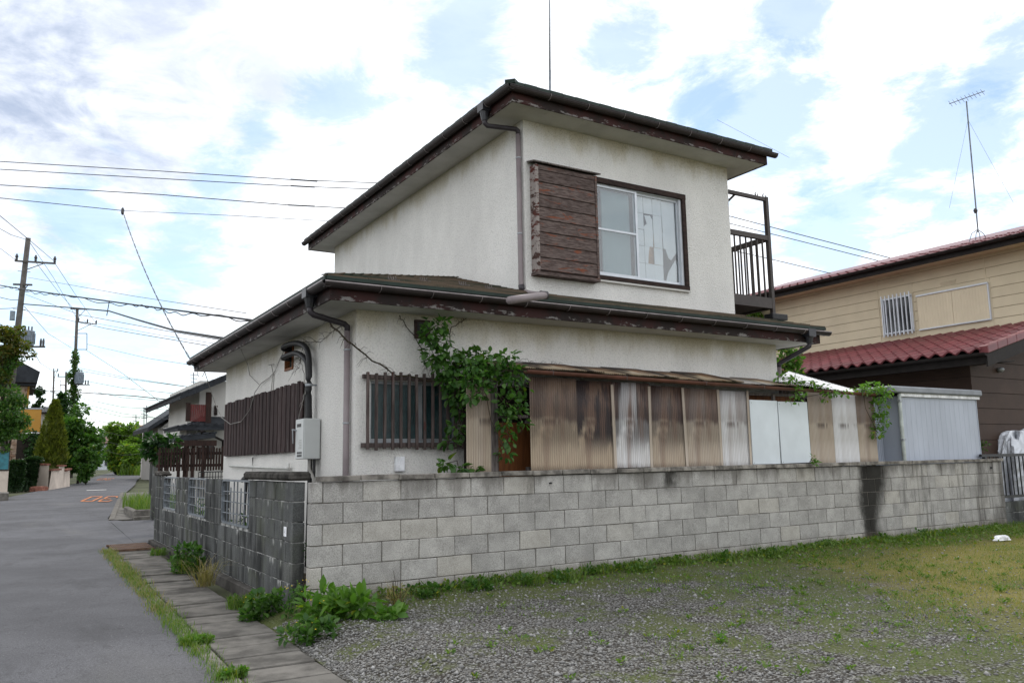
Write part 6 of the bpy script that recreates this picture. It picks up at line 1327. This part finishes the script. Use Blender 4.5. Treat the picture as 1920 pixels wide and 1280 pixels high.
# next-door white house with black tiled roofs and a red balcony
nd = 31.0; k = nd / FPX
t = thing('next_door_house', 'white house with black tiled roofs and a dark red balcony beyond the picket fence', 'house', dp(400, 900, nd)); D = lambda px, py, o=0.: dp(px, py, nd + o)
w0_, w1_ = D(372, 800), D(440, 800); zb_ = D(372, 900).z - 1.2; yb_ = w0_.y
MB().box(w0_.x, w1_.x + 3, yb_, yb_ + 7, zb_, D(372, 712).z).build('upper_wall', M['houseW'], t); MB().box(D(352, 800).x, w0_.x, yb_ + .4, yb_ + 6, zb_, D(352, 790).z).build('side_wall', M['houseW'], t)
def yplane(px, py, y_): return ony(px, py, y_)
def slabroof(name, pts, y_, ext, th, m, par=t):
    P = [yplane(px, py, y_) for px, py in pts]; o = MB().prism(P + [q + Vector((0, 0, th)) for q in P[::-1]], (0, ext, 0)).build(name, m, par)
    n = max(3, int((P[-1] - P[0]).length / .28)); b = MB()
    for i in range(n + 1): q = P[0].lerp(P[-1], i / n); b.tube([q + Vector((0, -.03, th + .02)), q + Vector((0, ext, th + .02))], .05, 6)
    b.build('roof_tile_row', m, o); return o
slabroof('upper_roof', [(338, 748), (372, 735), (445, 705)], yb_ - 1.0, 9, .18, M['tileblk'])
slabroof('lower_roof', [(334, 806), (372, 800)], yb_ - 1.3, 3.2, .12, M['tileblk']); slabroof('lower_roof', [(370, 802), (440, 800)], yb_ - 1.3, 1.4, .10, M['tileblk'])
P_ = [yplane(336, 806, yb_ - 1.35), yplane(440, 806, yb_ - 1.35), yplane(440, 785, yb_ + .02), yplane(378, 783, yb_ + .02)]; MB().prism(P_, (0, 0, .07)).build('lower_roof', M['tileblk'], t)
slabroof('porch_roof', [(326, 828), (404, 820)], yb_ - 2.0, 2.5, .16, M['tileblk']); MB().box(yplane(328, 828, yb_ - 2).x, yplane(406, 828, yb_ - 2).x, yb_ - 2.05, yb_ - 1.98, yplane(360, 836, yb_ - 2).z, yplane(360, 825, yb_ - 2).z).build('porch_beam', M['fbrown'], t)
for px in (337, 352, 363, 382): q = yplane(px, 830, yb_ - 1.9); MB().box(q.x - .05, q.x + .05, q.y, q.y + .1, zb_, q.z).build('porch_post', M['fbrown'], t)
q0, q1 = yplane(357, 765, yb_ - .7), yplane(389, 790, yb_ - .7); n = 9
for i in range(n): MB().box(q0.x + (q1.x - q0.x) * i / n + .006, q0.x + (q1.x - q0.x) * (i + 1) / n - .006, yb_ - .72, yb_ - .68, q1.z, yplane(360, 758, yb_ - .7).z).build('balcony_board', M['redboard'], t)
MB().box(q1.x - .08, q1.x + .12, yb_ - .75, yb_ - .62, q1.z - .1, yplane(390, 735, yb_ - .7).z).box(q0.x - .15, q0.x, yb_ - .75, yb_ - .65, q1.z, q0.z + .2).build('balcony_post', M['fbrown'], t)
for x0, x1, y0, y1 in ((402, 407, 760, 778), (370, 384, 838, 860), (388, 400, 830, 860)): p, q = yplane(x0, y0, yb_), yplane(x1, y1, yb_); w_ = MB().box(p.x, q.x, yb_ - .06, yb_ + .02, q.z, p.z).build('window', M['fbrown'], t); MB().box(p.x + .05, q.x - .05, yb_ - .08, yb_ - .05, q.z + .05, p.z - .05).build('pane', M['houseglass'], w_)
v_ = MB().tube([yplane(378, 808, yb_ - 1.4), yplane(395, 815, yb_ - .5), yplane(418, 826, yb_ - .1), yplane(419, 880, yb_ - .1)], .05, 8).build('downpipe', M['darkmetal'], t, smooth=True)
# picket fence, its low wall with white rail, the shrub and black gate pillar beside it
fy = 10.6; F0, F1 = ony(298, 880, fy), ony(436, 880, fy); zt, zb2 = ony(360, 838, fy).z, ony(360, 883, fy).z
t = thing('picket_fence', 'dark brown wooden picket fence beside the house with sky showing between its slats', 'fence', (F0.x, fy, 0)); n = 27
for i in range(n): x = F0.x + (F1.x - F0.x) * i / (n - 1); MB().box(x - (F1.x - F0.x) / n * .34, x + (F1.x - F0.x) / n * .34, fy - .012, fy + .012, zb2 + RND.uniform(0, .02), zt + RND.uniform(-.03, .02)).build('picket', M['fbrown'], t)
for z in (zb2 + .09, zt - .16): MB().box(F0.x - .05, F1.x + .05, fy + .013, fy + .05, z, z + .06).build('rail', M['fbrown'], t)
for px in (348,): x = ony(px, 860, fy).x; MB().box(x - .03, x + .03, fy + .051, fy + .11, 0, zt + .05 * (px < 360)).build('post', M['fbrown'], t)
t = thing('white_low_wall', 'low white wall with a dark grid railing under the picket fence', 'wall', (F0.x + 1.2, fy - .4, 0)); x0, x1 = ony(372, 890, fy - .4).x, ony(440, 890, fy - .4).x; MB().box(x0, x1, fy - .38, fy - .28, -.1, ony(400, 900, fy - .4).z).build('wall_panel', M['houseW'], t)
b = MB(); z0, z1 = ony(400, 903, fy - .4).z, ony(400, 884, fy - .4).z; b.bar((x0, fy - .42, z1), (x1, fy - .42, z1), .02, .02).bar((x0, fy - .42, (z0 + z1) / 2), (x1, fy - .42, (z0 + z1) / 2), .015, .015)
for i in range(14): xx_ = x0 + (x1 - x0) * i / 13; b.bar((xx_, fy - .42, z0 - .3), (xx_, fy - .42, z1), .014, .014)
b.build('grid_rail', M['blackmetal'], t)
c = ony(308, 842, 12.0); shrub('', 'large leaved dark shrub at the left end of the picket fence', (c.x, c.y, c.z), (.36, .3, .30), 700, .15, M['leafdark'], 41, 'shrub', 1.2, 16, name2='shrub')
for k_, (px, w_, top, lb, dd_) in enumerate(((293, 7, 873, 'black gate pillar in front of the planter grass', 22.0), (286, 5, 868, 'slim dark pillar behind the black gate pillar', 25.0))):
    p = dp(px, 940, dd_); kk = dd_ / FPX; t = thing('gate_pillar', lb, 'pillar', (p.x, p.y, zg(p.y))); zt_ = dp(px, top, dd_).z
    MB().box(p.x - w_ * kk, p.x + w_ * kk, p.y, p.y + .3, zg(p.y) - .2, zt_).build('shaft', M['dmortar'] if False else M['dblock'], t); MB().box(p.x - (w_ + 1) * kk, p.x + (w_ + 1) * kk, p.y - .03, p.y + .33, zt_ + .001, zt_ + .05).build('cap', M['dcap'], t)
p = base(272, 893); kk = scl(p); t = thing('brown_gate_wall', 'low brown wall with white posts and a slatted white gate at the next drive', 'gate', p)
MB().box(p.x - 8 * kk, p.x + 20 * kk, p.y, p.y + .2, p.z - .2, p.z + 8 * kk).build('footing', M['gardenwall'], t); MB().box(p.x - 8 * kk, p.x + 20 * kk, p.y, p.y + .2, p.z + 8 * kk, p.z + 26 * kk).build('panel', M['brownside'], t)
for dx in (-8, 9): MB().box(p.x + dx * kk, p.x + (dx + 1.2) * kk, p.y - .05, p.y + .05, p.z, p.z + 82 * kk).build('post', M['houseW'], t)
for i in range(8): MB().box(p.x + 10.5 * kk, p.x + 16 * kk, p.y - .04, p.y, p.z + (30 + i * 4) * kk, p.z + (31.5 + i * 4) * kk).build('slat', M['houseW'], t)
MB().prism([(p.x - 6 * kk, p.y - .05, p.z + 35 * kk), (p.x - 2 * kk, p.y - .05, p.z + 35 * kk), (p.x - 5 * kk, p.y - .05, p.z + 66 * kk), (p.x - 8 * kk, p.y - .05, p.z + 66 * kk)], (0, .04, 0)).build('white_panel', M['houseW'], t)
p = onz(252, 974, zg(17)); q = onz(300, 972, zg(17)); t = thing('planter_kerb', 'weathered concrete kerb of a roadside planter at the drive corner', 'kerb', p); h = 18 * scl(p)
MB().box(p.x, p.x + .42, p.y, p.y + .16, p.z - .1, p.z + h).build('kerb_stone', M['kerb'], t, bevel=.02); MB().box(p.x + .44, p.x + 1.0, p.y, p.y + .16, p.z - .1, p.z + h * .86).build('kerb_stone', M['kerb'], t, bevel=.02); MB().box(p.x - .03, p.x + 1.0, p.y - .12, p.y - .01, p.z - .1, p.z + h * .35).build('step_stone', M['kerb'], t, bevel=.015)
for i in range(5): MB().box(p.x - .01 + i * .02, p.x + .13 + i * .02, p.y + .17 + i * .6, p.y + .75 + i * .6, p.z - .1, p.z + h * .9).build('kerb_stone', M['kerb'], t, bevel=.02)
n = 1500; P = np.stack([p.x + .18 + NR.random(n) * 1.3, p.y + .25 + NR.random(n) * 4.5, np.full(n, p.z + h * .5)], 1); g = tuft('planter_grass', M['grass'], None, P, NR.uniform(.25, .65, n), .6, .016); g['label'] = 'tall bright grass filling the roadside planter'; g['category'] = 'grass'
for i in range(1): MB().prism([(p.x + .12, p.y + .16, 0), (p.x + 1.7, p.y + .16, 0), (p.x + 2.0, p.y + 5, 0), (p.x + .3, p.y + 5, 0)], (0, 0, p.z + h * .5)).build('planter_soil', M['soil'], t)
p = base(248, 889); n = 1300; kk = scl(p); P = np.stack([p.x + NR.normal(0, 1, n) * 10 * kk, p.y + NR.normal(0, 1, n) * 1.5 - 3, np.full(n, p.z - .05)], 1); g = tuft('verge_grass', M['grass'], None, P, NR.uniform(.5, 1.3, n), .6, .07); g['label'] = 'rough bright grass on the verge under the bamboo grove'; g['category'] = 'grass'
p = base(222, 889); kk = scl(p); t = thing('parked_car', 'dark car half hidden under the bamboo grove', 'car', p); MB().prism([(p.x - 7 * kk, p.y, p.z + 2 * kk), (p.x + 12 * kk, p.y, p.z + 2 * kk), (p.x + 12 * kk, p.y, p.z + 7 * kk), (p.x + 8 * kk, p.y, p.z + 12 * kk), (p.x - 1 * kk, p.y, p.z + 12 * kk), (p.x - 4 * kk, p.y, p.z + 8 * kk), (p.x - 7 * kk, p.y, p.z + 7 * kk)], (0, 1.7, 0)).build('body', M['carpaint'], t, bevel=.08)
for dx in (-3, 8):
    w_ = mk('wheel', *(lambda m_: ([Vector((p.x + dx * kk + x, p.y - .05 + z, p.z + .33 + y)) for x, y, z in m_.v], m_.f))(MB().lathe((0, 0, 0), [(.33, 0), (.33, .2)], 14)), M['tyre'], t)
MB().prism([(p.x - 2 * kk, p.y - .012, p.z + 8 * kk), (p.x + 7 * kk, p.y - .012, p.z + 8 * kk), (p.x + 6 * kk, p.y - .012, p.z + 11 * kk), (p.x - .5 * kk, p.y - .012, p.z + 11 * kk)], (0, .01, 0)).build('side_window', M['houseglass'], t)

# ------------------------------------------------------------------ utility poles and wires
def pole(label, d_, top, foot, r, arms, trafo=None, extra=None, insul=True):
    t = thing('utility_pole', label, 'utility pole', dp(*foot, d_), 'utility poles along the lane'); D = lambda px, py, o=0.: dp(px, py, d_ + o); k = d_ / FPX; f_ = D(*foot); f_.z = min(f_.z, zg(f_.y) - .3)
    MB().tube([f_, D(*top)], r, 12, r * .62).build('shaft', M['poleconc'], t, smooth=True); bd_ = MB()
    for i in range(7): u = .3 + i * .09; q = D(*foot).lerp(D(*top), u); bd_.bar(q + Vector((-r * 1.5, 0, 0)), q + Vector((r * 1.5, 0, 0)), .025, .025)
    bd_.build('step_bolt', M['poleconc'], t)
    for (x0, y0, x1, y1, ni) in arms:
        a1 = MB().bar(D(x0, y0, -.15), D(x1, y1, -.15), .09, .09).build('cross_arm', M['poleconc'], t)
        for i in range(ni): q = D(x0, y0, -.15).lerp(D(x1, y1, -.15), (i + .06) / max(1, ni - 1) * .94 + .01); MB().lathe(q + Vector((0, 0, .04)), [(.03, 0), (.075, .06), (.05, .12), (.085, .2), (.06, .28), (.03, .36)], 8).build('insulator', M['porcelain'], a1)
        c_ = D((x0 + x1) / 2, (y0 + y1) / 2 + 16, -.1); b_ = MB(); b_.bar(D(x0 + (x1 - x0) * .8, (y0 + y1) / 2, -.15), D(top[0] + (foot[0] - top[0]) * ((y0 + 18 - top[1]) / (foot[1] - top[1])), y0 + 18, -.05), .035, .035); b_.build('arm_brace', M['poleconc'], t)
    if trafo:
        px0, px1, py0, py1, ax0, ax1, ay = trafo; cx_, rr_ = (px0 + px1) / 2, (px1 - px0) / 2 * k; q = D(cx_, py1, -.3); h_ = (py1 - py0) * k
        tb = MB().lathe(q, [(rr_ * .9, 0), (rr_, .03), (rr_, h_ * .86), (rr_ * 1.06, h_ * .87), (rr_ * 1.06, h_ * .95), (rr_ * .6, h_)], 18).build('transformer', M['trafo'], t, smooth=False); fins = MB()
        for i in range(14): a_ = i / 14 * 6.283; fins.box(-.012, .012, rr_, rr_ + .05, h_ * .12, h_ * .8, Matrix.Translation(q) @ Matrix.Rotation(a_, 4, 'Z'))
        fins.build('cooling_fin', M['trafo'], tb); bs = MB()
        for i in (-1, 0, 1): bs.lathe(q + Vector((i * rr_ * .5, -.05, h_)), [(.03, 0), (.05, .05), (.03, .1), (.045, .16), (.02, .22)], 8)
        bs.build('bushing', M['porcelain'], tb); MB().bar(D(ax0, ay, -.3), D(ax1, ay, -.3), .10, .09).bar(D(ax0, ay, .1), D(ax1, ay, .1), .08, .08).bar(D(ax0 + 4, ay + 13, 0), D(cx_, ay, -.3), .05, .05).build('platform', M['poleconc'], t)
        cu = MB()
        for i in (0, 1): q2 = D(ax1 - 3 - i * 5, ay, -.3); cu.lathe(q2, [(.05, 0), (.06, .3), (.03, .45)], 8)
        cu.build('cutout_fuse', M['porcelain'], t)
    for e_ in extra or []: e_(t, D, k, r)
    return t
def pbox(px0, px1, py0, py1, m, nm): return lambda t, D, k, r: MB().box(D(px0, py0, -.2).x, D(px1, py0, -.2).x, D(px0, py0, -.2).y - .15, D(px0, py0, -.2).y + .15, D(px0, py1, -.2).z, D(px0, py0, -.2).z).build(nm, m, t)
def pframe(px0, px1, py0, py1): return lambda t, D, k, r: MB().bar(D(px0, py0), D(px1, py0), .05, .06).bar(D(px1, py0), D(px1, py1), .06, .06).bar(D(px1, py1), D(px0, py1), .05, .06).build('bracket_frame', M['poleconc'], t)
d1 = 44.0; d2 = 76.0
pole('nearest utility pole with a ribbed transformer and cross arms over the left trees', d1, (53, 446), (4, 690 + 150), .20, [(28, 489, 104, 494, 3), (25, 533, 60, 534, 0)], (41, 62, 619, 648, 22, 84, 650), [pbox(19, 29, 583, 600, M['trafo'], 'meter_box')])
pole('second utility pole wrapped in ivy with a small transformer', d2, (145, 580), (132, 900), .19, [(146, 603, 181, 608, 3), (132, 579, 168, 580, 0)], (141, 155, 697, 720, 134, 168, 721), [pframe(144, 163, 625, 655)])
pole('slim far utility pole to the left of the ivy covered pole', 105, (101, 696), (96, 890), .15, [(94, 733, 104, 733, 0), (100, 696, 108, 696, 2)], None, [pframe(100, 114, 713, 733)]); pole('short far utility pole close behind the ivy covered pole', 95, (124, 697), (120, 890), .17, [(108, 706, 126, 706, 2), (112, 722, 125, 722, 0)])
iv = thing('pole_ivy', 'ivy climbing the lower half of the second utility pole', 'ivy', dp(134, 830, d2)); k = d2 / FPX; leafmass('leaves', M['leafmid'], iv, [(tuple(dp(141 - .042 * (y_ - 660), y_, d2 - .1)), ((.30 + .22 * math.sin(i * 1.7)) * (.6 if y_ < 690 else 1.25), .35, .5)) for i, y_ in enumerate(range(665, 850, 9))], 3600, .22)
WIREN = {}
def wire(label, pts, d0, d1_=None, r=.011, sag=0, grp='overhead wires', curl=False, m=None):
    d1_ = d0 if d1_ is None else d1_; n = len(pts) - 1; P = []
    for i in range(n + 1): P.append(dp(*pts[i], d0 + (d1_ - d0) * i / n))
    Q = []
    for i in range(n):
        seg = 10 if n == 1 else 4
        for s in range(seg): u = s / seg; q = P[i].lerp(P[i + 1], u); q.z -= sag * 4 * u * (1 - u) if n == 1 else 0; Q.append(q)
    Q.append(P[-1]); t = thing('power_line', label, 'wire', Q[0], grp); r = max(r * 1.25, .00033 * min(d0, d1_)) if r > .003 else r; MB().tube(Q, r, 5).build('strand', m or M['wire'], t)
    if curl:
        b = MB(); R2 = []
        L_ = (Q[-1] - Q[0]); N_ = 260; 
        for i in range(N_ + 1): u = i / N_; f_ = u * (len(Q) - 1); j = min(int(f_), len(Q) - 2); q = Q[j].lerp(Q[j + 1], f_ - j); R2.append(q + Vector((0, .03 * math.cos(u * 150), -.05 + .035 * math.sin(u * 131 + 3 * math.sin(u * 17)) + .045 * math.sin(u * 29))))
        b.tube(R2, r * .55, 4); b.build('lashing', m or M['wire'], t)
    return t
sd = 26.0
for lb, pts, d_, r in [('topmost straight wire passing behind the upper roof', [(-150, 294), (300, 321), (545, 337), (700, 343), (760, 345)], sd, .011), ('second straight wire passing behind the upper roof', [(-150, 309), (300, 335), (545, 349), (760, 357)], sd, .011), ('third straight wire passing behind the upper roof', [(-150, 338), (300, 365), (540, 384.5), (760, 396)], sd, .012), ('lowest straight wire meeting the twisted service drop', [(-150, 356), (230, 395)], sd, .010), ('faint wire running on from the service drop to the roof', [(230, 395), (430, 404), (660, 417)], sd, .007),
    ('upper wire crossing the sky behind the balcony', [(1340, 398), (1500, 440), (1720, 497)], sd, .011), ('middle wire crossing the sky behind the balcony', [(1340, 412), (1500, 452), (1690, 500)], sd, .010), ('lower wire crossing the sky behind the balcony', [(1340, 462), (1450, 487), (1580, 518)], sd, .010), ('thin wire meeting the end of the upper roof', [(1345, 225), (1450, 280), (1480, 296)], 16, .0025)]: wire(lb, pts, d_, None, r)
for i, (x0, y0, x1, y1) in enumerate(((545, 337, 595, 340), (545, 349, 590, 351), (540, 385, 590, 387))): t = thing('wire_sleeve', ('splice sleeve on the topmost straight wire left of the upper roof', 'splice sleeve on the second straight wire left of the upper roof', 'splice sleeve on the third straight wire left of the upper roof')[i], 'wire sleeve', dp(x0, y0, sd), 'wire sleeves'); MB().tube([dp(x0, y0 - .5, sd), dp(x1, y1, sd)], .022, 6).build('sleeve', M['wire'], t)
a_, b_ = dp(230, 395, sd), onx(363, 684, LX - OL - .1); t = thing('service_drop', 'twisted service cable hanging from the overhead wire down to the left eaves corner', 'cable', b_); st = [MB(), MB()]; N_ = 90
for s in (0, 1):
    Q = []
    for i in range(N_ + 1): u = i / N_; q = a_.lerp(b_, u); q.z -= .55 * 4 * u * (1 - u) * .5; ph = u * 70 + s * math.pi; Q.append(q + Vector((.010 * math.cos(ph), .0, .010 * math.sin(ph))))
    st[s].tube(Q, .0075, 5).build('strand', M['wire'], t)
MB().lathe(a_, [(.02, -.14), (.05, -.08), (.05, .04), (.02, .1)], 8).build('connector', M['porcelain'], t)
wire('thick telephone bundle with curled lashing from the nearest pole to the roof', [(-40, 528), (48, 543), (250, 571), (480, 601)], d1, 20, .022, curl=True)
wire('thick sagging black cable from the nearest pole to the lower roof', [(45, 570), (150, 578), (205, 583), (260, 600), (330, 620), (425, 635)], d1, 16, .024)
t = thing('cable_spacer', 'short hanging spacer rod on the thick telephone bundle', 'spacer', dp(204, 565, 36)); MB().tube([dp(205, 564, 36), dp(200, 592, 36)], .02, 5).build('rod', M['wire'], t)
lines = [('high wire from the nearest pole top leaning to the upper left', [(52, 450), (20, 440), (-60, 395)], d1, d1 - 15, .01), ('wire from the left arm of the nearest pole to the upper left', [(30, 488), (-60, 420)], d1, d1 - 15, .01), ('wire from the right arm of the nearest pole to the upper left', [(102, 490), (55, 450), (-60, 355)], d1, d1 - 18, .01), ('long slanting wire from the nearest pole top to the second pole', [(53, 450), (100, 520), (146, 600)], d1, d2, .01), ('slanting wire from the right arm to the second pole arm', [(102, 492), (140, 550), (180, 606)], d1, d2, .01), ('slanting wire from the middle insulator to the second pole', [(66, 490), (110, 548), (162, 605)], d1, d2, .01),
 ('wire bundle from the second pole towards the right behind the fence house', [(140, 735), (250, 742), (345, 752)], d2, 50, .03), ('lower wire from the second pole fanning to the right', [(138, 752), (230, 775), (350, 790)], d2, 50, .014), ('thin wire with beads from the second pole to the right', [(150, 690), (240, 708), (360, 726)], d2, 50, .012), ('thin upper wire from the second pole arm to the right', [(180, 606), (300, 628), (410, 645)], d2, 45, .012), ('thin middle wire from the second pole frame to the right', [(163, 645), (280, 672), (400, 690)], d2, 45, .012), ('slack wire from the second pole to the fence house roof', [(160, 655), (230, 700), (320, 768)], d2, 50, .014), ('low slack wire between the far poles and the left house', [(60, 728), (100, 735), (140, 748)], 60, d2, .02), ('faint high wire from the nearest pole to the lower roof', [(52, 520), (250, 555), (462, 587)], d1, 22, .008), ('thin wire under the thick bundle towards the lower roof', [(48, 552), (150, 590), (300, 618), (430, 640)], d1, 20, .009), ('thin wire from the transformer pole to the right over the lane', [(40, 580), (200, 616), (390, 648)], d1, 24, .009), ('dark jumper from the nearest pole to the left edge', [(42, 562), (20, 562), (-40, 548)], d1, d1, .014), ('lower dark jumper from the nearest pole to the left edge', [(40, 575), (20, 578), (-40, 580)], d1, d1, .014), ('long slanting wire from the nearest pole down to the second pole', [(46, 575), (90, 625), (134, 652)], d1, d2, .012), ('slack wire looping from the transformer down to the far pole', [(60, 652), (75, 680), (100, 696)], d1, 105, .016)]
for lb, pts, da, db, r in lines: wire(lb, pts, da, db, r)
for i in range(9):
    y0 = 705 + i * 17; wire('faint far wire fanning right from the ivy pole, %s from the top' % ['first', 'second', 'third', 'fourth', 'fifth', 'sixth', 'seventh', 'eighth', 'lowest'][i], [(140, y0 - 12), (230, y0 + 4 + i), (352, y0 + 20 - i * 2)], d2 + 6, 58, .010, grp='faint far wires')
for i, (px, py, h) in enumerate(((270, 765, 45), (275, 760, 60), (255, 778, 35), (215, 805, 30), (363, 698, 38))):
    dd_ = (100, 104, 108, 125, 40)[i]; t = thing('television_aerial', ('thin aerial on the orange brown roof', 'taller thin aerial behind the orange brown roof', 'small aerial left of the orange brown roof', 'small aerial above the house closing the lane', 'comb aerial above the next door roof')[i], 'aerial', dp(px, py + h, dd_)); MB().tube([dp(px, py + h, dd_), dp(px, py, dd_)], .0006 * dd_, 5).build('mast', M['steel'], t); e = MB()
    for j in range(3): e.tube([dp(px - 7 + j, py + 4 + j * 7, dd_), dp(px + 8 - j, py + 5 + j * 7, dd_)], .0004 * dd_, 4)
    e.build('element', M['steel'], t)
for o in bpy.data.objects:
    if '_w' in o: del o['_w']
